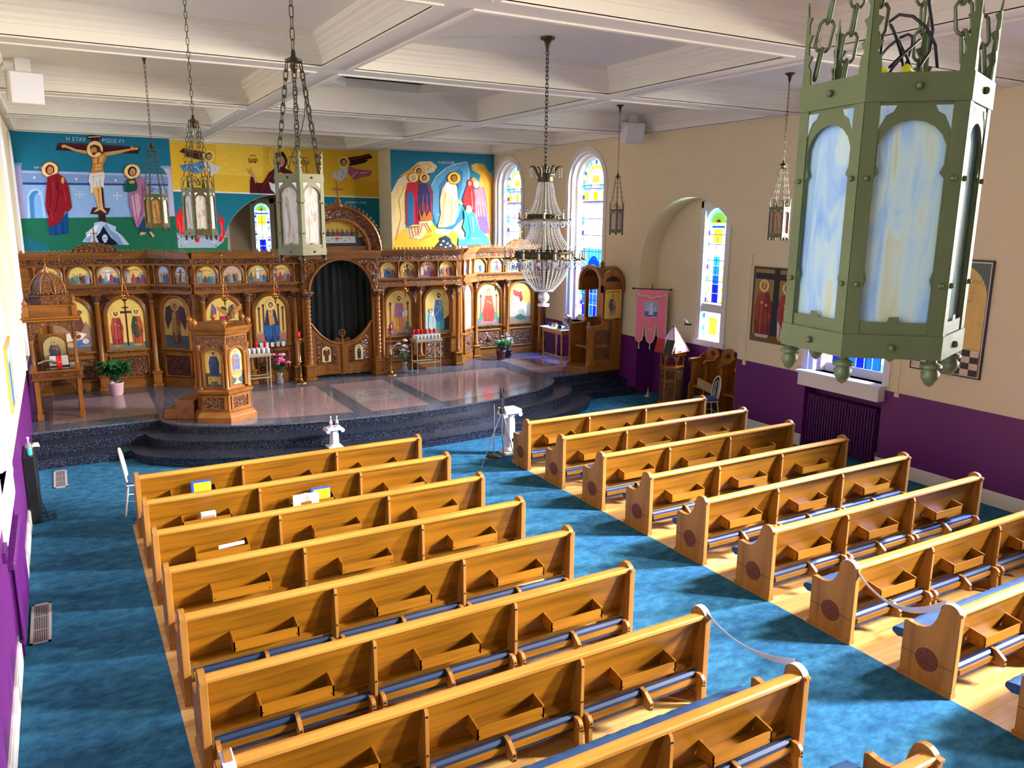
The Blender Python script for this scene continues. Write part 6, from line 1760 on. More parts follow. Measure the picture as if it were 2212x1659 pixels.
for sg in (-1, 1):
    m = g.mb(); m.lathe([(.02, -.0), (.06, .004), (.10, .012), (.12, .02), (.12, .04)][::-1], 20, (0, 0, 0))
    m.v = []; m.f = []; m.m = []; m.c = []; m.smooth = []
    for r_, th in ((.105, .016), (.06, .012)):
        m.tube([(sg*.72+r_*math.cos(2*PI*k/20), -.11, 3.02+r_*math.sin(2*PI*k/20)) for k in range(20)], th, 6, closed=True)
    for k in range(8): m.ball((sg*.72+.08*math.cos(k*PI/4), -.11, 3.02+.08*math.sin(k*PI/4)), .018, 6, 4)
    m.ball((sg*.72, -.11, 3.02), .03, 10, 6); m.build('rosette', M['iw_z'], o)
    # scrolling stems on the spandrel
    m = g.mb()
    for j, (cx_, cz_, rr_) in enumerate(((.50, 3.20, .05), (.84, 3.20, .045), (.84, 2.80, .05), (.84, 2.64, .045), (.33, 3.24, .035))):
        pts = [(sg*(cx_+rr_*(1-t/22)*math.cos(t*.55+j)), -.105, cz_+rr_*(1-t/22)*math.sin(t*.55+j)) for t in range(18)]
        m.tube(pts, .009, 5)
    m.lathe([(.02, 0), (.045, .03), (.05, .07), (.03, .11), (.045, .15), (.02, .17)], 10, (sg*.83, -.10, 2.40))
    m.build('scrollwork', M['iw_z'], o)
    column(g, sg*.82, -.20, .5, 2.52, .062, ICO, 'twisted_column', .36, True, .19)
    m = g.mb(); m.box(min(sg*.74, sg*.9), max(sg*.74, sg*.9), -.08, 0, .5, 2.4); m.build('gate_post', M['iw_z'], ICO)
m = g.mb()
for z0, z1, y in ((3.22, 3.26, -.14), (3.26, 3.30, -.17), (3.30, 3.36, -.21), (3.36, 3.40, -.25)): m.box(-.94, .94, y, .05, z0, z1)
m.build('gate_cornice', M['iw_x'], ICO)
# leaves of the holy door
for sg in (-1, 1):
    def zt(x): return 1.27+.50*(abs(x)/.72)**2.2
    m = g.mb(); xs_ = [.01+.71*k/14 for k in range(15)]
    pts = [(sg*x, .56) for x in (xs_[0], xs_[-1])] + [(sg*x, zt(x)) for x in xs_[::-1]]
    m.prism(pts if sg > 0 else pts[::-1], 'y', -.05, .0)
    rim = [(sg*x, -.055, zt(x)-.0) for x in xs_]
    m.tube(rim, .028, 6); m.box(min(sg*.03, sg*.70), max(sg*.03, sg*.70), -.065, -.05, .58, .66)
    o = m.build('gate_door', M['iw_z'], ICO)
    m = g.mb(); pts = [(sg*.14, .80), (sg*.62, .80), (sg*.62, 1.50), (sg*.44, 1.30), (sg*.14, 1.19)]
    m.prism(pts if sg > 0 else pts[::-1], 'y', -.062, -.045); m.build('carved_panel', M['carve'], o)
    a = g.art(sg*.39, -.066, .86); w, h = .20, .36; a.poly(arched(w+.03, h+.015), '#7a4a20'); a.poly(arched(w, h), '#ead488')
    (wings(a, 0, h*.74, .16, '#4a2c1c') if sg < 0 else None); robed(a, 0, .02, h*.88, .10, '#5a2c34' if sg < 0 else '#20305c', hair='#3a1c14'); a.mb.build('door_icon', M['paint'], o)
    m = g.mb()
    pts = [(sg*.03, 1.27), (sg*.27, 1.27), (sg*.26, 1.31), (sg*.20, 1.34), (sg*.17, 1.40), (sg*.10, 1.41), (sg*.03, 1.35)]
    m.prism(pts if sg > 0 else pts[::-1], 'y', -.07, -.03); m.build('scroll_crest', M['carve_f'], o)
m = g.mb(); m.cbox(-.028, .028, -.085, -.02, .56, 1.38, .008)
m.tube([(.075*math.cos(2*PI*k/20), -.05, 1.52+.075*math.sin(2*PI*k/20)) for k in range(20)], .012, 6, closed=True)
m.box(-.008, .008, -.056, -.044, 1.38, 1.60); m.box(-.07, .07, -.056, -.044, 1.513, 1.527); m.lathe([(.03, 1.36), (.02, 1.40), (.03, 1.43)], 10, (0, -.05, 0))
m.build('door_stile', M['iw_z'], ICO)
# lunette over the gate
z0 = 3.40
m = g.mb()
for (ra, ya), (rb, yb) in zip([(1.0, .1), (1.0, -.16), (.96, -.18), (.94, -.14), (.92, -.15), (.74, -.12), (.72, -.16), (.68, -.16), (.66, -.10)], [(1.0, -.16), (.96, -.18), (.94, -.14), (.92, -.15), (.74, -.12), (.72, -.16), (.68, -.16), (.66, -.10), (.66, .05)]):
    A = [(ra*math.cos(PI-PI*k/36), ya, z0+ra*math.sin(PI-PI*k/36)) for k in range(37)]; B_ = [(rb*math.cos(PI-PI*k/36), yb, z0+rb*math.sin(PI-PI*k/36)) for k in range(37)]
    m.add(A+B_, [(i, i+1, 37+i+1, 37+i) for i in range(36)], 1 if (ra, rb) == (.92, .74) else 0)
for k in range(22):
    t = PI*(k+.5)/22; m.ball((.67*math.cos(t), -.15, z0+.67*math.sin(t)), .022, 6, 4)
m.box(-.97, .97, -.10, .05, z0-.01, z0+.10)
o = m.build('lunette_arch', [M['iw_x'], M['carve']], ICO)
m = g.mb()
for k in range(30):
    t = PI*(k+.5)/30; e = 1.0; cx_, cz_ = e*math.cos(t), z0+e*math.sin(t)
    u_ = Vector((math.cos(t), 0, math.sin(t))); v_ = Vector((-math.sin(t), 0, math.cos(t))); P0 = Vector((cx_, -.17, cz_))
    pr = [(-.018, 0), (.018, 0), (.01, .025), (.034, .03), (.034, .047), (.012, .048), (0, .075), (-.012, .048), (-.034, .047), (-.034, .03), (-.01, .025)]
    A = [tuple(P0+v_*p+u_*q) for p, q in pr]; B_ = [tuple(P0+v_*p+u_*q+Vector((0, .015, 0))) for p, q in pr]; m.loft([A, B_])
m.build('cresting', M['iw_x'], o)
a = g.art(0, .0, z0+.10); r_ = .66
half = [(r_*math.cos(PI*k/24), -.1+r_*math.sin(PI*k/24)) for k in range(25)]; half = [(x, max(0, z)) for x, z in half]
a.poly(half, '#d8b84c'); a.poly([(x, min(z, .12)) for x, z in half], '#26343c')
a.poly([(x, min(z, .2)) for x, z in [(-.6, .1), (.6, .1), (.6, .24), (-.6, .24)]], '#2c3038')
for k in range(9):
    x = -.44+.11*k; c = ['#3c3c50', '#7a3038', '#2c4c54', '#54404c', '#8a3038', '#34485c', '#6a5440', '#3c3444', '#505a50'][k]
    a.ell(x, .26, .055, .09, c, n=10); a.ell(x, .345, .028, .034, '#3c241c', n=8); a.ell(x+.003, .34, .018, .022, '#b8865c', n=8)
a.poly([(-.42, .22), (.40, .22), (.42, .07), (-.5, .07)], '#d4d4d0')
for k in range(7): a.ell(-.33+.1*k, .17-.04*(k % 2), .022, .012, '#8c5c44', n=8)
a.ell(-.02, .17, .05, .022, '#a83a30', n=10)
a.mb.build('lunette_painting', M['paint'], o)
m = g.mb(); m.lathe([(.10, 4.38), (.11, 4.42), (.06, 4.46), (.075, 4.50), (.03, 4.56), (.02, 4.58)], 12, (0, -.1, 0))
m.cbox(-.018, .018, -.115, -.085, 4.56, 4.90, .004); m.cbox(-.12, .12, -.115, -.085, 4.74, 4.775, .004)
for x, z in ((-.12, 4.757), (.12, 4.757), (0, 4.90)): m.ball((x, -.1, z), .022, 8, 6)
m.build('cross', M['iw_z'], ICO)
for cx_, w_ in ((.05, .46), (10.15, .42)):
    s_ = Sec(cx_, 7.5); m = s_.mb()
    n = 16; A = [(w_*math.cos(PI*k/n), 0, 3.40+.20*math.sin(PI*k/n)**1.3) for k in range(n+1)]; B_ = [(q[0]*.9, .10, q[2]) for q in A]
    m.add(A+B_, [(i, i+1, n+1+i+1, n+1+i) for i in range(n)], 0); m.prism([(q[0], q[2]) for q in A], 'y', -.01, .03, 0)
    o = m.build('dome_crest', M['carve_f'], ICO)
    m = s_.mb(); m.box(-.012, .012, .0, .02, 3.55, 3.90); m.box(-.07, .07, .0, .02, 3.78, 3.80); m.ball((0, .01, 3.62), .03, 8, 6); m.build('crest_cross', M['iw_z'], o)
# velvet curtain behind the gate
m = MB(); n = 60
A = [(-.95+1.9*k/n, .035*math.sin(k*1.1)+.02*math.sin(k*.37), 0.02) for k in range(n+1)]; B_ = [(x*.98, y*.6, 2.85) for x, y, z in A]
m.add(A+B_, [(i, i+1, n+1+i+1, n+1+i) for i in range(n)], 0, None, True)
o = m.build('curtain', M['curtain'], None, (4.95, 7.05, .5)); tag(o, 'dark green velvet curtain hanging behind the open gate arch', 'curtain')

# ================================================================== ALTAR AREA FURNISHINGS
PZ = .5
def brass_lamp(x, y, zc, label):
    """hanging oil lamp: bracket on the cornice, chains, brass body, red cup"""
    root = empty('oil_lamp', (x, y, zc), 0, label, 'lamp', 'brass oil lamps along the icon screen')
    m = MB(); m.lathe([(.002, -.20), (.012, -.185), (.008, -.17), (.022, -.15), (.012, -.12), (.03, -.09), (.062, -.055), (.07, -.03), (.045, -.01), (.03, .0), (.03, .06), (.036, .065)], 14)
    for k in range(3):
        a = k*2*PI/3; m.tube([(.06*math.cos(a), .06*math.sin(a), -.04), (.085*math.cos(a), .085*math.sin(a), -.02), (.085*math.cos(a), .085*math.sin(a), .01)], .006, 5)
    m.build('lamp_body', M['brass'], root)
    m = MB(); m.lathe([(.026, .06), (.034, .10), (.036, .125), (.03, .125), (.022, .07)], 12); m.build('glass_cup', M['red'], root)
    top = 3.36-zc; m = MB()
    for k in range(3):
        a = k*2*PI/3; m.cyl((.085*math.cos(a), .085*math.sin(a), .0), (0, 0, .40), .0028, n=5)
    m.chain((0, 0, .40), (0, 0, top), .035, .016, .0025, 4, 6); m.build('chain', M['brass'], root)
    m = MB(); m.cyl((0, 0, top), (0, .125, top+.025), .008, n=6); m.cyl((0, 0, top), (0, .0, top-.02), .01, n=6); m.build('bracket', M['brass'], root)
for x, y, z, w in ((-.62, 7.28, 2.50, 'farthest left, by the domed shrine'), (.49, 7.28, 2.50, 'above the icon of the two crowned saints'), (2.36, 6.54, 2.48, 'above the pulpit'), (3.42, 6.54, 2.48, 'above the enthroned mother icon'),
                   (6.46, 6.54, 2.48, 'just right of the twisted gate column'), (7.47, 6.54, 2.48, 'above the blue robed standing figure'), (9.28, 7.28, 2.46, 'farthest right, over the red enthroned figure')):
    brass_lamp(x, y, z, 'brass oil lamp with red glass, ' + w)

# ---- domed icon shrine on the left
def shrine():
    root = empty('icon_shrine', (-.85, 5.60, PZ), 0, 'carved wooden shrine with lattice dome standing at the far left of the platform', 'shrine')
    hx, hy = .34, .34
    W_ = M['iw_z']
    for sx in (-1, 1):
        for sy in (-1, 1):
            m = MB(); x, y = sx*hx, sy*hy
            m.cbox(x-.05, x+.05, y-.05, y+.05, 0, .12, .01); m.cbox(x-.038, x+.038, y-.038, y+.038, .12, .74, .008); m.build('leg', W_, root)
            m = MB(); m.cbox(x-.035, x+.035, y-.035, y+.035, .90, 1.0, .006); m.lathe([(.03, 1.0), (.034, 1.02), (.026, 1.04), (.024, 1.40), (.036, 1.43), (.04, 1.47)], 10, (x, y, 0)); m.build('post', W_, root)
    def archboard(z_s, z_t, sy_axis, pos, r_=.27, zarc=None):
        n = 12; pts = [(-hx-.03, z_t), (-hx-.03, z_s), (-r_, z_s)] + [(r_*math.cos(PI-PI*k/n), z_s+r_*(.9)*math.sin(PI-PI*k/n)) for k in range(1, n)] + [(r_, z_s), (hx+.03, z_s), (hx+.03, z_t)]
        m = MB(); m.prism(pts, sy_axis, pos-.015, pos+.015) if sy_axis == 'y' else m.prism(pts[::-1], 'x', pos-.015, pos+.015)
        return m
    for ax, pos in (('y', -hy), ('y', hy), ('x', -hx), ('x', hx)):
        archboard(.47, .74, ax, pos, .28).build('apron', M['carve_f'], root)
        archboard(1.47, 1.80, ax, pos, .29).build('arch_board', M['carve_f'], root)
    m = MB(); m.cbox(-.42, .42, -.42, .42, .74, .78, .01); m.cbox(-.40, .40, -.40, .40, .78, .88, .01); m.cbox(-.43, .43, -.43, .43, .88, .915, .01); m.build('table', M['iw_x'], root)
    m = MB(); m.box(-.36, .36, -.41, -.40, .795, .865); m.build('carved_band', M['carve_f'], root)
    m = MB(); m.box(-.34, .34, -.34, .34, .915, .925); m.build('table_glass', plain('dark_glass_top', '#1a1418', .06), root)
    m = MB(); m.cbox(-.44, .44, -.44, .44, 1.80, 1.85, .012); m.cbox(-.47, .47, -.47, .47, 1.85, 1.89, .012); m.box(-.38, .38, -.38, .38, 1.89, 2.06)
    m.cbox(-.40, .40, -.40, .40, 2.06, 2.09, .008); m.build('entablature', M['iw_x'], root)
    for sx in (-1, 1):
        for sy in (-1, 1):
            m = MB(); x, y = sx*.38, sy*.38; m.cbox(x-.045, x+.045, y-.045, y+.045, 1.89, 2.08, .006); m.lathe([(.02, 2.08), (.04, 2.11), (.045, 2.14), (.02, 2.18), (.01, 2.20), (.002, 2.24)], 10, (x, y, 0)); m.build('corner_finial', W_, root)
    # octagonal drum and lattice dome
    m = MB(); ring = lambda r_, z: [(r_*math.cos(PI/8+k*PI/4), r_*math.sin(PI/8+k*PI/4), z) for k in range(8)]
    m.loft([ring(.33, 2.06), ring(.33, 2.22), ring(.35, 2.23), ring(.35, 2.26), ring(.31, 2.26)], 0)
    m.build('drum', M['carve_f'], root)
    m = MB()
    for k in range(24): a = 2*PI*k/24; m.ball((.31*math.cos(a), .31*math.sin(a), 2.285), .018, 6, 4)
    prof = [(.30*math.cos(t*PI/2/9)**.8 if t < 9 else .02, 2.27+.36*math.sin(t*PI/2/9)) for t in range(10)]
    for k in range(8):
        a = PI/8+k*PI/4
        m.tube([(r_*math.cos(a), r_*math.sin(a), z) for r_, z in prof], .014, 5)
    m.build('dome_ribs', W_, root)
    m = MB(); m.loft([[(r_*.98*math.cos(PI/8+k*PI/4), r_*.98*math.sin(PI/8+k*PI/4), z) for k in range(8)] for r_, z in prof], 0, False); m.build('dome_lattice', M['carve_f'], root)
    m = MB(); m.lathe([(.03, 2.62), (.05, 2.66), (.02, 2.70), (.035, 2.73), (.012, 2.76), (.012, 2.80)], 10); m.box(-.008, .008, -.006, .006, 2.78, 2.90); m.box(-.035, .035, -.006, .006, 2.83, 2.845); m.build('dome_finial', W_, root)
    # framed icon set upright at the back under the canopy
    a = Art((0, .20, .98), (1, 0, 0), (0, 0, 1), .0008); a.poly(arched(.40, .5), '#6a4a30'); a.poly(arched(.36, .47), '#c8b070'); robed(a, 0, .02, .38, .2, '#7a6a70', '#4c4a60'); a.mb.build('shrine_icon', M['paint'], root)
    m = MB(); m.box(-.21, .21, .205, .225, .93, 1.5); m.build('icon_board', W_, root)
shrine()
o = (lambda m: (m.cbox(-.17, .17, -.02, .02, 0, .22, .004), m.box(-.15, .15, -.021, -.0205, .02, .2, 1), m.build('display_case', [clear_glass('acrylic', (.9, .92, .96), .1), M['paper']], None, (-.80, 5.56, PZ+.925)))[-1])(MB())
tag(o, 'clear acrylic display case on the shrine table behind the red candle', 'display case')
def candle_jar(x, y, z, label, h=.14, r_=.035, mat='red', name='candle', group=None):
    m = MB(); m.lathe([(r_*.8, 0), (r_, .01), (r_, h), (r_*.86, h), (r_*.86, h*.8)], 12)
    o = m.build(name, M[mat], None, (x, y, z)); return tag(o, label, 'candle', group)
candle_jar(-.80, 5.30, PZ+.925, 'single tall red candle standing on the shrine table', .24, .045)
m = MB()
pts = [(-.02, -.0, .0), (-.10, .02, .03), (-.20, .03, .05)]
m.tube([(-.25, 0, .02), (-.12, -.03, .07), (.05, -.04, .05), (.1, -.05, .0)], .03, 8, flat=(1.6, .5)); o = m.build('folded_cloth', M['fringe'], None, (-.88, 5.52, PZ+.99))
tag(o, 'folded cream cloth draped at the shrine icon', 'cloth')

# ---- potted plants
def leaf_plant(name, loc, n, spread, h, matl, pot, potm, label, lw=.05, flowers=None, seed=1):
    rnd = random.Random(seed); root = empty(name, loc, 0, label, 'plant')
    m = MB(); m.lathe(pot, 18); m.build('pot', M[potm], root)
    zt = pot[-2][1]-.01
    m = MB(); st = MB()
    for i in range(n):
        a = rnd.random()*2*PI; L = spread*rnd.uniform(.45, 1); hh = h*rnd.uniform(.45, 1.0)
        c_, s_ = math.cos(a), math.sin(a); pts = []; K = 6
        for k in range(K+1):
            t = k/K; pts.append(Vector((c_*L*t**.9, s_*L*t**.9, zt+hh*(1.9*t-1.25*t*t))))
        st.tube(pts[:4], .003, 4)
        side = Vector((-s_, c_, 0))
        V = []; w_ = [0, .15, .5, 1, .95, .55, 0]
        lwi = lw*rnd.uniform(.8, 1.3)
        for k, p in enumerate(pts):
            V += [tuple(p-side*lwi*w_[k]+Vector((0, 0, .3*lwi*w_[k]))), tuple(p), tuple(p+side*lwi*w_[k]+Vector((0, 0, .3*lwi*w_[k])))]
        F = []
        for k in range(K): b = 3*k; F += [(b, b+1, b+4, b+3), (b+1, b+2, b+5, b+4)]
        m.add(V, F, 0, None, True)
    o = m.build('foliage', M[matl], root); st.build('stems', M['stem'], root)
    if flowers:
        for mt, k, rr in flowers:
            f_ = MB()
            for i in range(k):
                a = rnd.random()*2*PI; L = spread*rnd.uniform(.1, .8); z = zt+h*rnd.uniform(.45, 1.05); c = (L*math.cos(a), L*math.sin(a), z)
                for q in range(6):
                    b = q*PI/3+rnd.random(); f_.ball((c[0]+rr*.55*math.cos(b), c[1]+rr*.55*math.sin(b), c[2]), rr*.6, 6, 4, (1, 1, .55))
                f_.ball((c[0], c[1], c[2]+rr*.2), rr*.5, 6, 4)
            f_.build('blossoms', M[mt], root)
    return root
leaf_plant('potted_plant', (.16, 6.95, PZ), 110, .46, .62, 'leaf', [(.11, 0), (.13, .04), (.15, .24), (.16, .27), (.14, .27), (.13, .22)], 'potp', 'bushy dark green leafy plant in a pale wrapped pot, left side', .055, None, 3)
leaf_plant('potted_plant', (9.28, 6.95, PZ), 60, .26, .36, 'leaf', [(.10, 0), (.125, .18), (.14, .20), (.14, .25), (.12, .25), (.11, .2)], 'terra', 'striped leafy plant in a dark red pot below the right icons', .035, [('whitefl', 4, .03)], 5)
leaf_plant('potted_plant', (9.60, 7.16, PZ), 50, .24, .42, 'leafl', [(.08, 0), (.10, .16), (.11, .18), (.11, .22), (.09, .22), (.08, .18)], 'black', 'pale blue-flowered plant in the dark pot behind the red pot', .02, [('lav', 14, .022)], 6)
leaf_plant('flower_vase', (3.42, 6.50, PZ), 26, .24, .42, 'leaf', [(.05, 0), (.075, .04), (.055, .12), (.045, .18), (.07, .25), (.06, .25), (.04, .2)], 'vase', 'clear vase of pink roses and lilies by the left candle table', .025, [('pinkfl', 8, .06), ('magfl', 5, .045), ('whitefl', 2, .05)], 8)
leaf_plant('flower_vase', (6.36, 6.44, PZ), 30, .22, .5, 'leafl', [(.05, 0), (.08, .05), (.055, .14), (.045, .2), (.075, .26), (.065, .26), (.04, .2)], 'vase', 'clear vase of white lilies with one pink bloom by the right gate column', .03, [('whitefl', 9, .06), ('magfl', 2, .05)], 9)

# ---- votive tables
def votive_table(cx, cy, w, d, h, label, nred, nclear, lab2):
    root = empty('candle_table', (cx, cy, PZ), 0, label, 'table')
    tm = plain('pale_bronze_paint', '#b5a98a', .4, .2)
    for sx in (-1, 1):
        for sy in (-1, 1):
            m = MB(); x, y = sx*(w/2-.03), sy*(d/2-.03); m.lathe([(.014, 0), (.012, .02), (.013, h*.3), (.02, h*.32), (.013, h*.36), (.018, h*.9), (.024, h-.05)], 8, (x, y, 0)); m.build('leg', tm, root)
    m = MB(); m.cbox(-w/2, w/2, -d/2, d/2, h-.06, h-.035, .005); m.cbox(-w/2-.015, w/2+.015, -d/2-.015, d/2+.015, h-.035, h-.005, .006)
    for x0, x1, y0, y1 in ((-w/2, w/2, -d/2, -d/2+.01), (-w/2, w/2, d/2-.01, d/2), (-w/2, -w/2+.01, -d/2, d/2), (w/2-.01, w/2, -d/2, d/2)): m.box(x0, x1, y0, y1, h-.005, h+.02)
    m.build('tray', tm, root)
    m = MB(); m.box(-w/2+.03, w/2-.03, -d/2+.02, -d/2+.035, h*.28, h*.31); m.box(-w/2+.03, w/2-.03, d/2-.035, d/2-.02, h*.28, h*.31)
    for sx in (-1, 1): m.box(sx*(w/2-.03)-.008, sx*(w/2-.03)+.008, -d/2+.03, d/2-.03, h*.28, h*.31)
    m.build('stretcher', tm, root)
    cols = max(nclear//2, 1)
    # clear cups in front rows, red cups on a raised row at the back
    m = MB(); m.box(-w/2+.02, w/2-.02, d*.12, d/2-.02, h-.0, h+.10); m.build('riser', tm, root)
    for r_ in range(2):
        for i in range(cols):
            x = cx-w/2+.05+(w-.10)*i/(cols-1); y = cy-d*.36+r_*d*.25
            c = cup(x, y, PZ+h-.005, 'frost'); tag(c, 'white glass candle cup, one of the front rows on the '+lab2, 'candle', 'white candles on the '+lab2)
    for i in range(nred):
        x = cx-w/2+.06+(w-.12)*i/(nred-1); c = cup(x, cy+d*.28, PZ+h+.10, 'red'); tag(c, 'red glass candle cup, one of the raised back row on the '+lab2, 'candle', 'red candles on the '+lab2)
_cup = {}
def cup(x, y, z, mat):
    if mat not in _cup:
        m = MB(); m.lathe([(.022, 0), (.03, .03), (.034, .09), (.030, .125), (.024, .125), (.026, .08)], 10); o = m.build('candle', M[mat]); _cup[mat] = o
    else: o = _cup[mat].copy(); COL.objects.link(o)
    o.location = (x, y, z); return o
votive_table(2.95, 6.44, .50, .38, .74, 'slim bronze candle table left of the gate, right behind the pulpit', 3, 10, 'left table')
votive_table(6.92, 6.43, .66, .40, .78, 'slim bronze candle table right of the gate', 6, 14, 'right table')

# ---- standing brass candlesticks
def candlestick(x, y, h, label, cross):
    root = empty('candlestick', (x, y, PZ), 0, label, 'candlestick', 'brass floor candlesticks')
    m = MB(); m.lathe([(.13, 0), (.13, .015), (.10, .03), (.05, .06), (.03, .09), (.022, .12), (.03, .14), (.016, .17), (.015, h*.45), (.028, h*.46), (.032, h*.48), (.016, h*.5), (.015, h*.86), (.026, h*.88), (.018, h*.92), (.05, h*.96), (.055, h*.98), (.02, h)], 16)
    m.build('stand', M['brass'], root)
    if cross:
        m = MB()
        for sx in (-1, 1): m.tube([(0, 0, h*.9), (sx*.06, 0, h*.9), (sx*.10, 0, h*.96), (sx*.085, 0, h*1.0)], .008, 6)
        m.cyl((.03, 0, h), (.03, 0, h+.16), .008, n=6); m.build('branches', M['brass'], root)
    m = MB(); m.lathe([(.025, h), (.038, h+.03), (.036, h+.15), (.03, h+.15), (.03, h+.05)], 12, (-.02 if cross else 0, 0, 0)); m.build('candle_glass', M['red'], root)
candlestick(3.85, 6.36, 1.02, 'brass floor candlestick with side branches, left of the gate', True)
candlestick(5.97, 6.30, 1.05, 'plain brass floor candlestick with red glass, right of the gate', False)

# ---- hexagonal pulpit
def pulpit():
    root = empty('pulpit', (1.80, 4.03, PZ), 0, 'hexagonal carved oak pulpit with painted saints and an eagle lectern', 'pulpit')
    def hx(r_, z): return [(r_*math.cos(-PI/2+k*PI/3), r_*math.sin(-PI/2+k*PI/3), z) for k in range(6)]
    m = MB(); m.loft([hx(.60, 0), hx(.60, .10), hx(.58, .13), hx(.54, .18), hx(.50, .20)], 0); m.build('base', M['iw_x'], root)
    m = MB(); m.loft([hx(.50, .20), hx(.50, .50), hx(.55, .53), hx(.56, .58), hx(.50, .60)], 0); m.build('plinth', M['iw_x'], root)
    m = MB(); m.loft([hx(.44, .60), hx(.44, 1.42)], 0); m.build('body', M['iw_z'], root)
    m = MB(); m.loft([hx(.49, 1.40), hx(.50, 1.58), hx(.53, 1.60), hx(.56, 1.66), hx(.58, 1.68), hx(.60, 1.71), hx(.61, 1.74), hx(.52, 1.74)], 0, False); m.build('cornice', M['iw_x'], root)
    m = MB(); m.loft([hx(.52, 1.74), hx(.52, 1.70)], 0); m.build('top', M['iw_x'], root)
    for k in range(6):
        a = -PI/2+k*PI/3; m = MB(); x, y = .475*math.cos(a), .475*math.sin(a)
        m.lathe([(.04, .60), (.042, .63), (.028, .65), (.028, 1.30), (.04, 1.32), (.05, 1.38), (.05, 1.42)], 10, (x, y, 0)); m.build('column', M['iw_z'], root)
        m = MB(); m.lathe([(.02, 1.74), (.03, 1.76), (.055, 1.80), (.055, 1.83), (.03, 1.87), (.002, 1.885)], 12, (.53*math.cos(a), .53*math.sin(a), 0)); m.build('ball_finial', M['iw_z'], root)
        b = a+PI/6; n_ = Vector((math.cos(b), math.sin(b), 0)); u_ = Vector((-n_.y, n_.x, 0))
        fw = .44; d = .44*math.cos(PI/6)
        R_ = Matrix.Rotation(b+PI/2, 4, 'Z')
        X = Matrix.Translation(n_*d) @ R_     # local -y faces out, x runs along the face
        m = MB(); m.xf = X; arch_ring(m, 0, .64, .30, .70, [(.05, -.0), (.05, -.05), (.03, -.06), (.0, -.05), (0, -.0)]); o = m.build('arch_moulding', M['iw_z'], root)
        m = MB(); m.xf = X
        pts = [(-.21, 1.02), (-.17, 1.10)] + [(.17*math.cos(PI-PI*j/12), 1.19+.17*math.sin(PI-PI*j/12)) for j in range(13)] + [(.17, 1.10), (.21, 1.02), (.21, 1.40), (-.21, 1.40)]
        pts = [(.18*math.cos(PI-PI*j/12), 1.19+.18*math.sin(PI-PI*j/12)) for j in range(13)] + [(.22, 1.19), (.22, 1.56), (-.22, 1.56), (-.22, 1.19)]
        m.prism(pts, 'y', -.055, -.03); m.build('carved_spandrel', M['carve_f'], root)
        m = MB(); m.xf = X @ Matrix.Translation((0, -.055, 0)); m.box(-.17, .17, -.008, .0, .26, .46); m.build('carved_panel', M['carve'], root)
        m = MB(); m.xf = X @ Matrix.Translation((0, -.055, 0))
        for x0, x1, z0, z1 in ((-.20, .20, .235, .26), (-.20, .20, .46, .485), (-.20, -.17, .26, .46), (.17, .20, .26, .46)): m.box(x0, x1, -.02, .0, z0, z1)
        m.build('panel_moulding', M['iw_x'], root)
        if k in (0, 5, 4, 1):
            a_ = Art((0, -.004, .655), (1, 0, 0), (0, 0, 1), .0006); a_.mb.xf = X
            w, h = .30, .685; a_.poly(arched(w, h), '#e6c868'); a_.rect(-w/2, 0, w/2, h*.36, '#3c4c50')
            if k == 0:
                robed(a_, 0, h*.37, h*.60, .20, '#4c6aa0', '#7a5a5c', hair='#5a2c1c', beard=True); a_.ell(0, h*.30, .115, .085, '#d08a58'); a_.rect(-.12, h*.29, .12, h*.40, '#c87a4c'); a_.rect(-.014, h*.10, .014, h*.24, '#dca070'); a_.ell(0, h*.14, .03, .014, '#e8b078'); a_.poly([(-.10, .02), (.10, .02), (.03, .075), (-.03, .075)], '#dca070')
            else:
                robed(a_, .01, h*.30, h*.66, .19, '#16305e', '#1c3c74', hair='#3c2418', skin='#7a4a2c', beard=True); a_.rect(-.11, h*.06, .12, h*.27, '#b08a40'); a_.rect(-.06, h*.0, .06, h*.14, '#3c4c50'); a_.rect(-.08, h*.19, -.05, h*.22, '#3a2c1c')
            a_.mb.build('painted_panel', M['paint'], root)
    # steps at the back left
    m = MB(); m.xf = Matrix.Rotation(math.radians(148), 4, 'Z')
    m.cbox(.45, .80, -.28, .28, 0, .36, .01); m.cbox(.80, 1.02, -.28, .28, 0, .18, .01); m.build('steps', M['iw_x'], root)
pulpit()
root = empty('eagle_lectern', (1.98, 3.98, PZ+1.74), 0, 'carved wooden eagle book rest on the pulpit top', 'book rest')
m = MB(); m.cbox(-.10, .10, -.08, .08, 0, .05, .01); m.lathe([(.05, .05), (.03, .08), (.05, .10)], 10); m.build('base', M['iw_z'], root)
m = MB(); m.tube([(-.06, 0, .10), (0, 0, .13), (.06, 0, .20), (.08, -.01, .27), (.07, -.02, .31)], [.02, .055, .055, .03, .025], 10); m.ball((.065, -.025, .325), .032, 8, 6); m.cyl((.06, -.05, .325), (.05, -.085, .31), .012, .002, 6); m.build('eagle_body', M['carve_f'], root)
for sg, tip in ((-1, (-.20, .02, .30)), (1, (.24, .05, .32))):
    m = MB(); t = Vector(tip)
    A = [Vector((.0, 0, .20)), t*.5+Vector((0, 0, .12)), t+Vector((0, 0, .03)), t*.95-Vector((0, .02, .03)), t*.6+Vector((0, -.03, .0)), Vector((.02, -.02, .12))]
    m.loft([[tuple(p+Vector((0, -.012, 0))) for p in A], [tuple(p+Vector((0, .012, 0))) for p in A]]); m.build('wing', M['iw_z'], root)

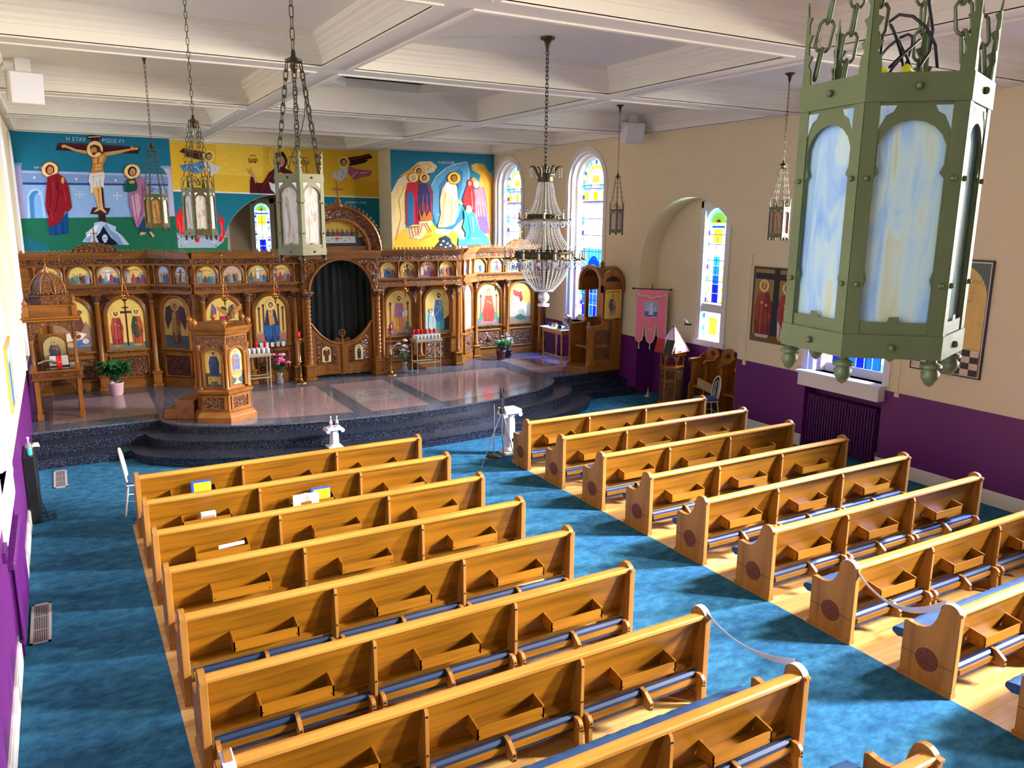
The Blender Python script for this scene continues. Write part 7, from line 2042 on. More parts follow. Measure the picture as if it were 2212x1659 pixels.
# ---- bishop's throne against the right wall
root = empty('bishop_throne', (10.62, 4.72, PZ), 0, "tall carved oak throne with arched canopy and gilt icon at the right wall", 'throne')
m = MB(); W0, W1, Y0, Y1 = -.42, .58, -.40, .42
m.cbox(W0, W1, Y0, Y1, 0, .16, .02); 
pts = [(W0-.26*math.sin(PI*k/12), Y0+(Y1-Y0)*k/12) for k in range(13)]; m.prism([(x, y) for x, y in pts][::-1], 'z', 0, .16); m.build('plinth', M['iw_x'], root)
for y in (Y0, Y1-.06):
    m = MB(); m.prism([(W0, .16), (W1, .16), (W1, 1.25), (.05, 1.25), (.0, 1.15), (W0, 1.12)], 'y', y, y+.06); m.build('side_panel', M['iw_z'], root)
    m = MB(); yy = y-.008 if y < 0 else y+.06; 
    for z0, z1 in ((.30, .60), (.68, 1.02)): m.box(-.22, .22, yy, yy+.008, z0, z1)
    m.build('carved_panel', M['carve_f'], root)
    m = MB(); m.lathe([(.05, .16), (.05, .24), (.035, .28), (.032, 1.0), (.05, 1.05), (.055, 1.12), (.03, 1.16), (.045, 1.20), (.02, 1.24)], 10, (W0+.03, y+.03, 0)); m.build('arm_post', M['iw_z'], root)
m = MB(); m.cbox(-.30, .35, Y0+.06, Y1-.06, .56, .62, .01); m.build('seat', M['iw_x'], root)
m = MB(); m.box(.38, .46, Y0+.04, Y1-.04, .16, 2.2); m.build('backrest', M['iw_z'], root)
# canopy: arched hood, front faces the nave (-x) and the camera (-y)
for y in (Y0+.02, Y1-.08):
    m = MB(); m.cbox(.0, .10, y, y+.06, 1.25, 1.95, .006); m.cbox(.44, .55, y, y+.06, 1.25, 1.95, .006); m.build('canopy_post', M['iw_z'], root)
def hood(r0, r1, x0, x1, mat, nm):
    m = MB(); n = 20; c = (Y0+Y1)/2
    A = [(c+r0*math.cos(PI*k/n), 2.10+r0*math.sin(PI*k/n)) for k in range(n+1)]; B_ = [(c+r1*math.cos(PI*k/n), 2.10+r1*math.sin(PI*k/n)) for k in range(n+1)]
    m.prism((A+[(c-r0, 1.93), (c-r1, 1.93)]+B_[::-1]+[(c+r1, 1.93), (c+r0, 1.93)])[::-1], 'x', x0, x1); return m.build(nm, mat, root)
hood(.42, .36, -.10, .60, M['iw_x'], 'canopy_hood'); hood(.47, .40, -.14, -.04, M['iw_z'], 'canopy_moulding')
m = MB(); c = (Y0+Y1)/2; n = 16
m.prism([(c+.37*math.cos(PI*k/n), 2.08+.37*math.sin(PI*k/n)) for k in range(n+1)], 'x', .36, .40); m.build('canopy_back', M['carve_r'], root)
# near side of the hood: arched board facing the nave with the gilt icon below it
m = MB(); pts = [(-.10, 1.93), (-.10, 2.12)] + [(.24-.34*math.cos(PI*k/12), 2.12+.28*math.sin(PI*k/12)) for k in range(13)] + [(.58, 1.93)]
pts = [(-.12, 1.93)] + [(.23-.36*math.cos(PI*k/14), 2.10+.36*math.sin(PI*k/14)) for k in range(15)] + [(.59, 1.93), (.50, 1.93)] + [(.23+.26*math.cos(PI*k/14), 2.08+.24*math.sin(PI*k/14)) for k in range(15)] + [(-.03, 1.93)]
m.prism(pts[::-1], 'y', Y0-.06, Y0+.0); m.build('side_arch', M['iw_z'], root)
m = MB(); m.box(0.0, .48, Y0+.0, Y0+.02, 1.93, 2.35); m.build('side_carving', M['carve_r'], root)
m = MB()
for x0, x1, z0, z1 in ((.04, .50, 1.30, 1.34), (.04, .50, 1.95, 1.99), (.04, .08, 1.34, 1.95), (.46, .50, 1.34, 1.95)): m.box(x0, x1, Y0-.05, Y0+.0, z0, z1)
o = m.build('icon_frame', M['gold'], root)
a = Art((.27, Y0-.005, 1.34), (1, 0, 0), (0, 0, 1), .0008); a.rect(-.19, 0, .19, .61, '#e0b850'); robed(a, 0, .03, .52, .22, '#a89a98', '#6a4a4c', hair='#3a2a20', beard=True, crown='#8a6a38'); a.mb.build('throne_icon', M['paint'], o)
m = MB(); m.lathe([(.03, 2.50), (.05, 2.54), (.03, 2.58), (.045, 2.61), (.01, 2.66)], 10, (.23, 0, 0)); m.tube([(.23+.05*math.cos(t), -.0, 2.58+.05*math.sin(t)) for t in [k*PI/6 for k in range(12)]], .012, 5, closed=True); m.build('crest', M['iw_z'], root)

# ---- small table with vessels
root = empty('side_table', (10.48, 6.02, PZ), 0, 'small turned-leg wooden table with white top by the right window', 'table')
tw = wood('light_oak_table', '#8a5f38', '#b98a58', 'y')
for sx in (-1, 1):
    for sy in (-1, 1):
        m = MB(); m.lathe([(.02, .03), (.03, .10), (.02, .14), (.024, .5), (.034, .6), (.026, .68), (.035, .70), (.035, .82)], 10, (sx*.20, sy*.44, 0)); m.ball((sx*.20, sy*.44, .025), .025, 8, 6); m.build('leg', tw, root)
m = MB(); m.cbox(-.23, .23, -.47, .47, .76, .86, .008); m.cbox(-.20, -.18, -.44, .44, .16, .20, .005); m.cbox(-.20, .20, -.45, -.43, .16, .20, .005); m.build('apron', tw, root)
m = MB(); m.cbox(-.27, .27, -.52, .52, .86, .89, .008); m.build('table_top', M['trim'], root)
def lathe_thing(name, prof, mat, loc, label, cat, n=16):
    m = MB(); m.lathe(prof, n); return tag(m.build(name, M[mat], None, loc), label, cat)
tz = PZ+.89
o = lathe_thing('silver_vessel', [(.09, 0), (.10, .02), (.05, .05), (.05, .08), (.11, .13), (.115, .27), (.12, .28), (.13, .285), (.05, .35), (.03, .37), (.02, .39), (.025, .40), (.01, .43)], 'silver', (10.50, 5.70, tz), 'tall silver lidded vessel on the small white-topped table', 'vessel')
m = MB()
for k in range(6): m.cyl((.02*math.cos(k), .02*math.sin(k), .0), (.05*math.cos(k), .05*math.sin(k), .10), .014, n=6)
tag(m.build('bottle_cluster', M['black'], None, (10.42, 6.35, tz)), 'cluster of small dark bottles at the far end of the table', 'bottle')
lathe_thing('brass_bowl', [(.04, 0), (.03, .02), (.07, .06), (.08, .10), (.07, .10), (.03, .05)], 'brass', (10.42, 6.15, tz), 'small brass bowl on the table between bottles and silver vessel', 'bowl')
lathe_thing('dark_bell', [(.06, 0), (.06, .02), (.045, .07), (.02, .10), (.02, .12)], 'bronze_d', (10.40, 5.88, tz), 'dark rounded bell-shaped holder in front of the silver vessel', 'bell')

# ================================================================== RIGHT WALL NICHE
# ---- processional banner
root = empty('banner', (11.36, 3.42, 0), 0, 'pink fringed church banner on a pole in front of the arched niche', 'banner')
dv = Vector((.52, -.62, 0)).normalized()    # direction of the crossbar
m = MB(); m.lathe([(.11, 0), (.11, .01), (.05, .04), (.03, .08), (.015, .12), (.012, .2)], 14); m.build('foot', M['silver'], root)
m = MB(); m.cyl((0, 0, .1), (0, 0, 2.66), .012, n=8); m.build('pole', M['black'], root)
off = Vector((-dv.y, dv.x, 0))*-.03
if off.x > 0: off = -off
m = MB(); p0, p1 = -dv*.44+off, dv*.44+off; m.cyl((p0.x, p0.y, 2.56), (p1.x, p1.y, 2.56), .012, n=8)
for p in (p0, p1): m.ball((p.x, p.y, 2.56), .028, 8, 6)
m.build('crossbar', M['black'], root)
def B(u_, z, o_=0): q = dv*u_+off*(1.25+o_); return (q.x, q.y, z)
shape = [(-.35, 2.54), (-.35, 1.46), (-.33, 1.36), (-.26, 1.30), (-.19, 1.36), (-.15, 1.70), (-.12, 1.74), (-.10, 1.46), (-.07, 1.34), (0, 1.28), (.07, 1.34), (.10, 1.46), (.12, 1.74), (.15, 1.70), (.19, 1.36), (.26, 1.30), (.33, 1.36), (.35, 1.46), (.35, 2.54)]
m = MB(); m.loft([[B(u_, z) for u_, z in shape], [B(u_, z, .3) for u_, z in shape]]); m.build('cloth', M['pinkcl'], root)
m = MB(); m.tube([B(u_*1.02, z-.004, .15) for u_, z in shape], .016, 6)
m.tube([B(-.33, 2.46, .8), B(-.22, 2.38, .8), B(-.12, 2.40, .8), B(0, 2.34, .8), B(.12, 2.40, .8), B(.22, 2.38, .8), B(.33, 2.46, .8)], .022, 6)
for u_ in (-.26, 0, .26): m.cyl(B(u_, 1.30, .15), B(u_, 1.14, .15), .012, .018, 6)
for u_ in (-.31, .31): m.ball(B(u_, 2.42, .8), .04, 8, 6)
m.build('fringe', M['fringe'], root)
a = Art(B(0, 1.92, .32), (dv.x, dv.y, 0), (0, 0, 1), .001)
if a.n.dot(off) < 0: a.n = -a.n
a.rect(-.16, -.02, .16, .36, '#d8a8c0'); a.rect(-.15, 0, .15, .34, '#8aa4e0'); a.rect(-.15, 0, .15, .12, '#4a5c8c'); a.poly([(-.03, .27), (.03, .27), (.06, .04), (-.06, .04)], '#c8cce8'); a.ell(0, .29, .03, .03, '#e8dca0'); a.ell(-.08, .2, .04, .08, '#a8b8e8'); a.ell(.09, .18, .03, .08, '#a8b8e8')
a.mb.build('picture', M['paint'], root)
a = Art(B(0, 1.62, .32), (dv.x, dv.y, 0), (0, 0, 1), .001)
if a.n.dot(off) < 0: a.n = -a.n
for k in range(6): a.line((.0, .0), (.06*math.cos(k*PI/3), .04*math.sin(k*PI/3)), .012, '#e0c050')
a.mb.build('embroidery', M['paint'], root)

# ---- chanter's lectern
cx_, cy_ = 11.28, 2.52
root = empty('chanter_lectern', (cx_, cy_, 0), .2, 'hexagonal carved stand holding a lavender covered double book desk', 'lectern')
def hx(r_, z): return [(r_*math.cos(k*PI/3), r_*math.sin(k*PI/3), z) for k in range(6)]
m = MB(); m.loft([hx(.30, 0), hx(.30, .06), hx(.265, .08), hx(.265, .86), hx(.29, .88), hx(.29, .91), hx(.26, .93)], 0); m.build('cabinet', M['iw_z'], root)
for k in range(6):
    b = k*PI/3+PI/6; n_ = Vector((math.cos(b), math.sin(b), 0)); X = Matrix.Translation(n_*.265*math.cos(PI/6)) @ Matrix.Rotation(b+PI/2, 4, 'Z')
    m = MB(); m.xf = X; m.box(-.10, .10, -.012, 0, .12, .55); m.box(-.10, .10, -.012, 0, .60, .83); m.build('carved_panel', M['carve_f'], root)
    m = MB(); a0 = k*PI/3; m.cyl((.245*math.cos(a0), .245*math.sin(a0), .93), (.245*math.cos(a0), .245*math.sin(a0), 1.16), .02, n=8); m.build('post', M['iw_z'], root)
    m = MB(); m.xf = X; m.prism([(-.12, 1.16), (-.12, 1.06), (-.09, 1.06)] + [(.09*math.cos(PI-PI*j/8), 1.06+.08*math.sin(PI-PI*j/8)) for j in range(1, 8)] + [(.09, 1.06), (.12, 1.06), (.12, 1.16)], 'y', -.012, .0); m.build('arch_board', M['iw_z'], root)
m = MB(); m.loft([hx(.29, 1.15), hx(.31, 1.17), hx(.31, 1.20), hx(.24, 1.21)], 0); m.build('top', M['iw_x'], root)
# pyramid of sloping desks
m = MB(); q = [(.27, .27), (-.27, .27), (-.27, -.27), (.27, -.27)]
m.loft([[(x, y, 1.24) for x, y in q], [(x*.12, y*.12, 1.78) for x, y in q]], 0); m.build('desk', M['lav'], root)
m = MB()
for k in range(4):
    a0, a1 = q[k], q[(k+1) % 4]
    m.cyl((a0[0], a0[1], 1.235), (a1[0], a1[1], 1.235), .014, n=6); m.cyl((a0[0], a0[1], 1.24), (a0[0]*.12, a0[1]*.12, 1.78), .012, n=6)
m.lathe([(.03, 1.78), (.04, 1.80), (.015, 1.83)], 8); m.build('desk_frame', M['iw_z'], root)
for i, (dx, cc, lab) in enumerate(((-.02, 'redcloth', 'dark red service book leaning on the desk'), (.03, 'black', 'black service book with pale page edges leaning on the desk'))):
    r_ = empty('service_book', (cx_-.36+.05*i, cy_+.06-.25*i, 1.22), .3, lab, 'book'); r_.rotation_euler = (0, math.radians(20), .25)
    m = MB(); m.box(-.02, .0, -.11, .11, 0, .32); m.build('cover', M[cc], r_)
    m = MB(); m.box(.0, .035, -.105, .105, .005, .315); m.build('pages', M['paper'], r_)
m = MB(); m.box(-.14, .14, -.12, .12, 0, .018); m.box(-.13, .13, -.115, .115, .018, .05, 1); m.box(-.14, .14, -.12, .12, .05, .06)
tag(m.build('closed_book', [M['black'], M['paper']], None, (cx_-.13, cy_-.17, 1.212)), 'thick black closed book lying at the foot of the desk', 'book')
root = empty('desk_lamp', (cx_, cy_, 1.83), 0, 'gooseneck reading lamp clipped to the top of the book desk', 'lamp')
m = MB(); m.tube([(0, 0, 0), (0, 0, .08), (.06, -.08, .15), (.14, -.20, .14), (.17, -.26, .08)], .009, 6); m.build('gooseneck', M['silver'], root)
m = MB(); m.cyl((.10, -.24, .055), (.24, -.30, .045), .035, n=10); m.build('lamp_shade', M['black'], root)

# ---- choir stalls
root = empty('choir_stalls', (11.62, 1.25, 0), 0, 'row of carved wooden choir stalls with scrolled arms inside the niche', 'stall')
for k in range(3):
    y = .66-.46*k
    m = MB(); m.prism([(y-.46, .0), (y, .0), (y, 1.20)] + [(y-.25+.2*math.cos(t*PI/10), 1.25+.2*math.sin(t*PI/10)) for t in range(11)] + [(y-.46, 1.20)], 'x', .05, .10)
    o = m.build('stall_back', M['iw_z'], root)
    m = MB(); m.ball((.04, y-.25, 1.30), .06, 10, 6, (.4, 1, 1)); m.box(.035, .05, y-.40, y-.10, .80, 1.10); m.build('carved_panel', M['carve_r'], o)
    m = MB(); m.cbox(-.28, .05, y-.43, y-.03, .52, .56, .008); m.build('seat', M['iw_x'], root)
for k in range(4):
    y = .66-.46*k
    m = MB(); m.prism([(-.36, 0), (.06, 0), (.06, 1.28), (-.06, 1.22), (-.10, 1.16), (-.30, 1.14), (-.30, .64), (-.36, .58)], 'y', y-.02, y+.02); o = m.build('stall_side', M['iw_z'], root)
    m = MB(); m.cbox(-.38, -.08, y-.04, y+.04, 1.14, 1.18, .01); m.ball((-.37, y, 1.13), .035, 8, 6); m.build('arm', M['iw_x'], o)
m = MB(); m.prism([(-.20, 0), (.24, 0), (.25, .20), (-.19, .20)], 'x', -.02, .0)
o = m.build('cardboard_panel', wood('pale_ply', '#8a6a4a', '#b08c64', 'y'), None, (11.22, 1.36, .56)); o.rotation_euler = (.15, 0, 0); tag(o, 'pale plain board leaning across the choir stalls', 'board')

# ---- white bentwood chairs
def bent_chair(loc, rz, label):
    root = empty('bentwood_chair', loc, rz, label, 'chair', 'white oval-backed chairs')
    cm = plain('ivory_chair_paint', '#d8d4cc', .4) if 'ivory' not in M else M['ivory']; M['ivory'] = cm
    for sx in (-1, 1):
        m = MB(); m.tube([(sx*.17, .17, .44), (sx*.19, .20, 0)], .014, 8); m.build('leg', cm, root)
        m = MB(); m.tube([(sx*.16, -.17, .46), (sx*.19, -.24, 0)], .014, 8); m.build('leg', cm, root)
    m = MB(); m.cbox(-.20, .20, -.20, .21, .43, .455, .01); m.build('seat_frame', cm, root); m = MB(); m.tube([(.18, .18, .18), (-.18, .18, .18), (-.17, -.2, .2), (.17, -.2, .2)], .009, 6, closed=True); m.build('stretcher', cm, root)
    m = MB(); m.cbox(-.20, .20, -.19, .21, .455, .50, .018); m.build('cushion', M['padblue'], root)
    m = MB(); m.tube([(-.16, -.18, .45), (-.19, -.20, .62), (-.17, -.23, .82), (-.09, -.25, .92), (0, -.255, .95), (.09, -.25, .92), (.17, -.23, .82), (.19, -.20, .62), (.16, -.18, .45)], .015, 8)
    m.tube([(-.10, -.19, .50), (-.12, -.215, .65), (-.10, -.235, .80), (0, -.25, .86), (.10, -.235, .80), (.12, -.215, .65), (.10, -.19, .50)], .010, 6)
    for x in (-.04, .04): m.tube([(x, -.19, .50), (x*1.3, -.22, .68), (x, -.245, .85)], .007, 6)
    m.build('backrest', cm, root)
bent_chair((.10, .98, 0), math.radians(-95), 'white oval-backed chair standing at the wall end of the front left pew')
bent_chair((10.95, 1.02, 0), math.radians(70), 'white oval-backed chair with blue seat in front of the niche')

# ================================================================== FRONT OF THE NAVE
def pedestal(loc, h, w, label):
    root = empty('white_pedestal', loc, 0, label, 'pedestal', 'white column pedestals')
    m = MB(); m.cbox(-w/2, w/2, -w/2, w/2, 0, .05*h+.01, .008); m.lathe([(w*.46, .05*h), (w*.48, .09*h), (w*.36, .14*h), (w*.32, .16*h)], 18); m.build('foot', M['whitep'], root)
    m = MB(); m.lathe([(w*.31, .15*h), (w*.30, .5*h), (w*.28, .82*h)], 32, flute=.07, nf=12); m.build('shaft', M['whitep'], root)
    m = MB(); m.lathe([(w*.28, .82*h), (w*.34, .84*h), (w*.30, .87*h), (w*.40, .90*h)], 18); m.cbox(-w*.55, w*.55, -w*.5, w*.5, .90*h, h, .01)
    for sx in (-1, 1): m.cyl((sx*w*.5, -w*.45, .88*h), (sx*w*.5, w*.45, .88*h), w*.13, n=12)
    m.build('capital', M['whitep'], root)
pedestal((6.15, .92, 0), .84, .30, 'tall white fluted plastic pedestal behind the tripod')
pedestal((3.32, 2.24, .167), .36, .26, 'short white fluted pedestal on the first altar step holding two bottles')
for dx, mt in ((-.05, 'a pink label'), (.06, 'a plain label')):
    root = empty('sanitizer_bottle', (3.32+dx, 2.24, .527), 0, 'small white pump bottle with %s on the short pedestal' % mt, 'bottle')
    m = MB(); m.lathe([(.026, 0), (.03, .01), (.03, .10), (.012, .13), (.012, .15)], 12); m.build('bottle_body', M['whitep'], root)
    m = MB(); m.lathe([(.008, .15), (.008, .18), (.014, .185), (.014, .20)], 8); m.build('pump', M['whitep'], root)
    m = MB(); m.lathe([(.0305, .03), (.0305, .08)], 12, caps=False); m.build('sticker', M['pinkfl'] if dx < 0 else M['silver'], root)
# camera tripod
root = empty('camera_tripod', (5.62, .28, 0), 0, 'silver camera tripod with black phone clamp beside the front right pew', 'tripod')
apex = (0.02, 0, .98)
for k, (fx, fy) in enumerate(((-.31, .12), (.26, -.12), (.20, .26))):
    m = MB(); m.tube([apex, (fx*.55, fy*.55, .44)], .012, 6); m.tube([(fx*.5, fy*.5, .50), (fx, fy, 0.0)], .008, 6); m.ball((fx, fy, .01), .014, 6, 4); m.build('leg', M['silver'], root)
m = MB(); m.cyl((.02, 0, .45), (.02, 0, 1.28), .012, n=8)
for fx, fy in ((-.31, .12), (.26, -.12), (.20, .26)): m.cyl((.02, 0, .58), (fx*.42, fy*.42, .58), .005, n=5)
m.build('centre_post', M['silver'], root)
m = MB(); m.cbox(-.02, .06, -.03, .03, .94, 1.04, .008); m.tube([(.0, 0, 1.0), (-.08, -.03, 1.04), (-.14, -.05, 1.10)], .012, 6); m.cbox(-.0, .04, -.02, .02, 1.22, 1.30, .006); m.box(-.012, .055, -.015, .015, 1.28, 1.295); m.box(-.012, -.002, -.015, .015, 1.28, 1.38); m.box(.045, .055, -.015, .015, 1.28, 1.38); m.box(-.012, .055, -.012, .012, 1.0, 1.28); m.build('clamp_head', M['black'], root)
root = empty('microphone_stand', (5.80, .86, 0), 0, 'thin silver stand on a round dark base behind the tripod', 'stand')
m = MB(); m.lathe([(.14, 0), (.14, .012), (.05, .025), (.015, .04)], 18); m.build('round_base', M['bronze_d'], root)
m = MB(); m.cyl((0, 0, .03), (0, 0, .95), .011, n=8); m.build('pole', M['silver'], root)

# ================================================================== LEFT AISLE
root = empty('speaker_cabinet', (-1.27, 1.42, 0), 0, 'tall narrow black speaker cabinet against the left wall', 'speaker')
m = MB(); m.cbox(-.06, .09, -.34, .34, 0, .96, .01); m.build('cabinet', M['black'], root)
m = MB(); m.box(.091, .096, -.28, .28, .10, .90); m.build('grille', M['wires'], root)
root = empty('sanitizer_bottle', (-1.24, 1.20, .96), 0, 'clear pump bottle of teal gel on the black speaker cabinet', 'bottle')
m = MB(); m.lathe([(.035, 0), (.04, .01), (.04, .09), (.036, .10)], 12); m.build('gel', M['teal'], root)
m = MB(); m.lathe([(.041, .09), (.04, .15), (.015, .18), (.012, .20)], 12); m.build('bottle_body', M['vase'], root); m = MB(); m.lathe([(.01, .20), (.012, .22), (.02, .235), (.018, .25)], 8); m.build('pump', M['whitep'], root)
m = MB(); 
for k in range(5): m.tube([(-.06+.02*k, -.05, .02+.015*k), (.0, -.02+.01*k, .05+.008*k), (.07, .03, .03+.012*k)], .018, 6, flat=(1.5, .4))
tag(m.build('crumpled_cloth', M['fringe'], None, (-1.20, 1.48, .96)), 'crumpled cream cloth beside the gel bottle on the speaker cabinet', 'cloth')
m = MB(); m.tube([(-1.17, 1.25, .05), (-1.12, 1.30, .01), (-1.02, 1.42, .01), (-1.0, 1.25, .01), (-1.10, 1.12, .01), (-1.16, 1.2, .3), (-1.17, 1.22, .5)], .006, 5)
tag(m.build('speaker_cable', M['wires']), 'black cable looping on the carpet beside the speaker cabinet', 'cable')
def vent(x0, x1, y0, y1, label):
    root = empty('floor_vent', ((x0+x1)/2, (y0+y1)/2, 0), 0, label, 'vent', 'floor vents in the left aisle')
    hx_, hy_ = (x1-x0)/2, (y1-y0)/2; m = MB()
    for a0, a1, b0, b1 in ((-hx_, hx_, -hy_, -hy_+.03), (-hx_, hx_, hy_-.03, hy_), (-hx_, -hx_+.03, -hy_, hy_), (hx_-.03, hx_, -hy_, hy_)): m.box(a0, a1, b0, b1, 0, .008)
    m.build('frame', M['grille'], root); m = MB(); m.box(-hx_+.03, hx_-.03, -hy_+.03, hy_-.03, 0, .002); m.build('duct_shade_sheet', M['dark'], root)  # flat black sheet stands in for the shade below the louvres
    m = MB(); n = 8
    for k in range(n): x = -hx_+.04+(2*hx_-.08)*k/(n-1); m.box(x-.003, x+.003, -hy_+.03, hy_-.03, .001, .007)
    for k in range(1, 3): m.box(-hx_+.03, hx_-.03, -hy_+2*hy_*k/3-.004, -hy_+2*hy_*k/3+.004, .001, .006)
    m.build('louvres', M['grille'], root)
vent(-1.04, -.85, 2.62, 3.58, 'small floor vent near the altar steps in the left aisle'); vent(-1.26, -1.07, -2.54, -1.6, 'larger floor vent close to the left wall radiator')
def radiator(x, yc, ny, side, z0, z1, label):
    root = empty('radiator', (x, yc, 0), 0, label, 'radiator', 'purple cast iron radiators')
    for k in range(ny):
        y = (k-(ny-1)/2)*.058; m = MB()
        for dx in (-.055, 0, .055): m.cyl((dx, y, z0+.06), (dx, y, z1-.05), .02, n=8)
        m.cbox(-.075, .075, y-.024, y+.024, z1-.09, z1, .02); m.cbox(-.075, .075, y-.024, y+.024, z0, z0+.08, .02)
        m.build('section', M['purple_d'], root)
    for sg in (-1, 1):
        m = MB(); m.box(-.06, .06, sg*(ny/2-.5)*.058-.02, sg*(ny/2-.5)*.058+.02, 0, z0+.02); m.build('foot', M['purple_d'], root)
    m = MB(); m.cyl((-.0, -(ny/2)*.058-.03, z0+.05), (0, -(ny/2)*.058-.03, z0+.14), .025, n=8); m.cyl((0, -(ny/2)*.058, z0+.04), (0, -(ny/2)*.058-.06, z0+.04), .015, n=8); m.build('valve', M['silver'], root)
radiator(XR+.16, -1.97, 25, 1, .10, 1.02, 'dark purple radiator in the recess under the right window'); radiator(XR+.16, -6.15, 25, 1, .10, 1.02, 'purple radiator under the second right window, at the right frame edge')
radiator(XL-.015, -2.02, 25, -1, .10, .97, 'bright purple radiator running along the left wall')
# wall switches, framed picture
m = MB(); m.box(0, .03, -.14, .14, -.05, .05); tag(m.build('wall_switch', M['purple_d'], None, (XL, -3.1, 1.22)), 'purple painted switch box on the left wall below the sill', 'switch')

# ================================================================== RIGHT WALL THINGS
def wall_icon(y0, y1, z0, z1, label, fn, arch_=False):
    root = empty('wall_icon', (XR-.02, (y0+y1)/2, z0), 0, label, 'painting', 'icon panels on the right wall')
    w, h = y1-y0, z1-z0
    m = MB(); m.box(-.01, .018, -w/2, w/2, 0, h); m.build('board', M['black'], root)
    a = Art((-.0125, 0, 0), (0, -1, 0), (0, 0, 1), .0006); a.n = Vector((-1, 0, 0)); fn(a, w, h); a.mb.build('painted_face', M['paint'], root)
def two_royals(a, w, h):
    a.rect(-w/2, 0, w/2, h, '#3a3020'); a.rect(-w*.46, h*.08, w*.46, h*.97, '#8a7446'); a.rect(-w*.5, 0, w*.5, h*.10, '#5c4a26')
    a.rect(-w*.06, h*.1, w*.06, h*.99, '#14141e'); a.rect(-w*.45, h*.84, w*.46, h*.92, '#14141e'); a.rect(-w*.20, h*.10, w*.12, h*.55, '#12182c')
    robed(a, -w*.25, h*.06, h*.78, w*.38, '#6a2420', '#8c3a34', hem='#b8b4b0', crown='#c8a048', hair='#4c3424', gold='#e4c880'); robed(a, w*.24, h*.05, h*.78, w*.36, '#c8c8c4', '#8c3230', hem='#c89a3c', crown='#c88a30', hair='#2c1c18', beard=True, gold='#e4c880')
    a.rect(w*.20, h*.08, w*.28, h*.48, '#b08a3c')
wall_icon(-1.02, .17, 1.83, 3.28, 'dark icon of two crowned saints with a cross, left of the big lantern', two_royals)
def standing_elder(a, w, h):
    a.rect(-w/2, 0, w/2, h, '#2a2230'); a.rect(-w*.48, h*.012, w*.48, h*.985, '#e8e0d0'); a.rect(-w*.47, h*.02, w*.47, h*.975, '#4a5a56')
    pts = arched(w*.92, h*.95); a.poly([(x, z+h*.02) for x, z in pts], '#d8b668')
    for i in range(8):
        for j in range(4): a.rect(-w*.46+i*w*.115, h*.02+j*h*.055, -w*.46+(i+1)*w*.115, h*.02+(j+1)*h*.055, '#2c1a2c' if (i+j) % 2 else '#cfc0a8')
    robed(a, -w*.06, h*.06, h*.84, w*.36, '#5c4040', '#7a5a50', hair='#c8c0b8', beard=True); a.ell(w*.02, h*.50, w*.08, h*.04, '#e4dcd4')
    a.text('ΔΙΟΝΥCΙΟC', w*.26, h*.82, .07, '#a07c3c', .8)
    for k, t in enumerate(('Ο', 'ΕΝ', 'ΖΑ', 'ΚΥ')): a.text(t, w*.28, h*.76-k*.06, .05, '#a07c3c')
wall_icon(-4.44, -3.30, 1.85, 3.62, 'arched icon of an elder on a chequered floor, right of the big lantern', standing_elder)
m = MB(); m.box(-.03, 0, -.04, .04, -.10, .10); o = m.build('thermostat', M['cream'], None, (XR, .28, 3.40)); tag(o, 'small cream control box high on the wall beside the niche', 'thermostat')
m = MB(); m.box(XR-.012, XR, .272, .288, 1.36, 3.30); m.box(XR-.03, XR, .24, .32, 1.30, 1.39); tag(m.build('cable_conduit', M['cream']), 'thin cream conduit running down from the control box', 'conduit')
m = MB(); m.box(XR-.012, XR, -3.13, -3.115, 1.36, 2.9); m.box(XR-.03, XR, -3.16, -3.08, 1.32, 1.39); tag(m.build('cable_conduit', M['cream']), 'thin cream conduit right of the window sill', 'conduit')
m = MB(); m.box(-.012, 0, -.04, .04, -.06, .06); m.box(-.014, -.012, -.012, .012, .01, .035, 1); m.box(-.014, -.012, -.012, .012, -.035, -.01, 1)
tag(m.build('wall_outlet', [M['whitep'], M['black']], None, (XR-.0, 6.35, .86)), 'white outlet on the purple wall under the small table', 'outlet')

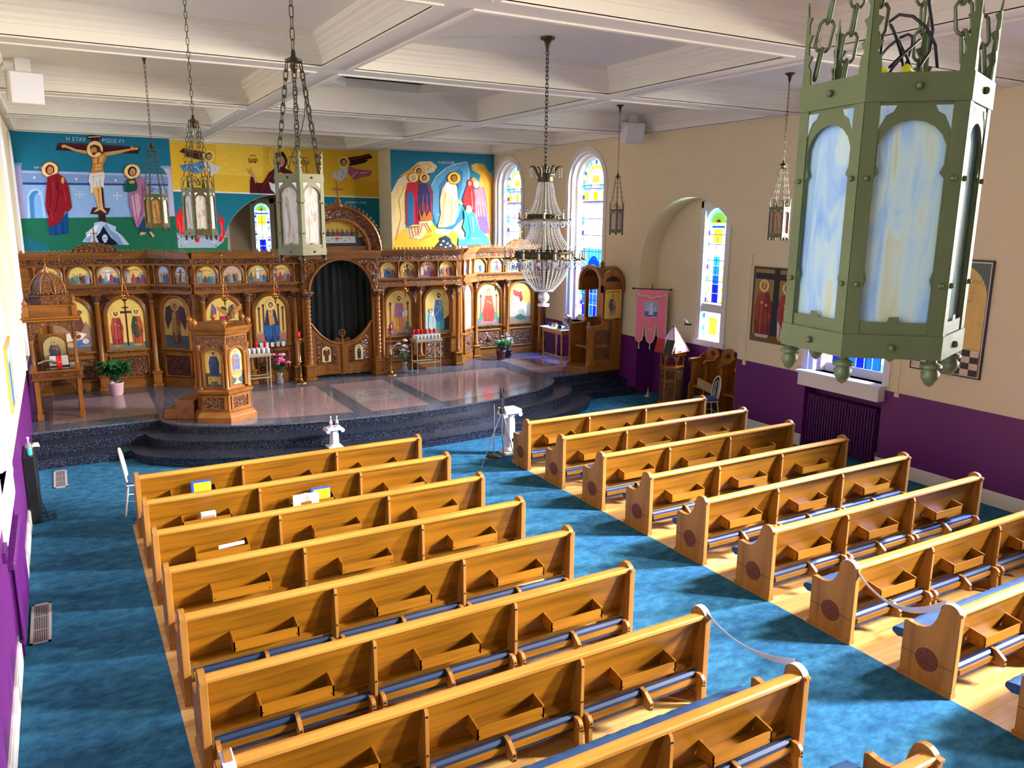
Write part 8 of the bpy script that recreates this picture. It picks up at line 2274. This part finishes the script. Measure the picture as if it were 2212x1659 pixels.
# ================================================================== CEILING THINGS
def ceiling_speaker(loc, rz, tilt, label):
    root = empty('ceiling_speaker', loc, rz, label, 'speaker', 'boxy white ceiling speakers')
    R_ = Matrix.Rotation(tilt, 4, 'X')
    m = MB(); m.xf = R_; m.cbox(-.22, .22, -.02, .30, -.22, .22, .01); m.build('box', M['trim'], root)
    m = MB(); m.xf = R_; m.box(-.20, .20, -.026, -.02, -.20, .20); m.build('grille', M['whitep'], root)
    m = MB(); m.box(-.10, .10, .10, .22, .12, .42); m.build('bracket', M['trim'], root)
ceiling_speaker((-.80, 3.0, 5.98), math.radians(10), math.radians(10), 'white box speaker hung at the left ceiling edge')
ceiling_speaker((10.62, 3.35, 5.99), math.radians(-12), math.radians(10), 'white box speaker hung in the right ceiling corner')
for x, y, w in ((.75, 6.95, 'over the left candle shrine'), (.45, 10.35, 'nearest the crucifixion mural'), (5.43, 7.25, 'in the middle bay before the arch'), (4.9, 11.3, 'in the bay over the gold wall'), (10.0, 7.25, 'in the right bay beside the chandelier chain'), (9.3, 10.35, 'nearest the bright right mural')):
    if y > 7.2 and y < 7.9: y = 7.1
    root = empty('twin_spotlight', (x, y, 6.4), 0, 'recessed twin spotlight ' + w, 'spotlight', 'recessed twin ceiling spotlights')
    m = MB(); m.box(-.17, .17, -.08, .08, -.012, 0); m.build('plate', M['grille'], root)
    for sg in (-1, 1):
        m = MB(); m.lathe([(.03, -.05), (.055, -.045), (.06, -.012), (.05, -.01)][::-1], 12, (sg*.085, 0, 0)); m.build('lamp_head', M['silver'], root)
for x, y in ((1.35, 3.78), (5.4, 7.6), (5.4, 3.9)):
    m = MB(); m.lathe([(.05, -.03), (.06, -.02), (.06, 0)], 14); tag(m.build('smoke_detector', M['whitep'], None, (x, y, 6.03)), {1.35: 'small white detector under the beam left of the second lantern chain', 5.4: 'small white detector under a middle cross beam, ' + ('far' if y > 5 else 'near') + ' one'}[x], 'detector')

root = empty('framed_picture', (XL, .70, 1.78), 0, 'framed blue picture on the left wall at the left photo edge', 'picture')
m = MB(); m.box(0, .03, -.55, .55, 0, .82); m.build('frame', M['gold'], root)
a = Art((.0315, 0, 0), (0, 1, 0), (0, 0, 1), .0006); a.rect(-.5, .05, .5, .77, '#9cb4d0'); a.rect(-.4, .05, -.1, .6, '#3a6a9c'); a.ell(.15, .4, .15, .25, '#c8a878'); a.mb.build('picture', M['paint'], root)
for k in range(5):
    x = 3.12+.12*k; m = MB(); m.box(-.035, .035, -.004, .004, 0, .10); m.box(-.028, .028, -.0055, -.004, .01, .09, 1)
    tag(m.build('prayer_card', [M['whitep'], M['paper']], None, (x, 6.79, 1.30+(k % 2)*.0)), 'small white card propped on the ledge below the enthroned mother icon', 'card', 'white cards on the icon ledge')
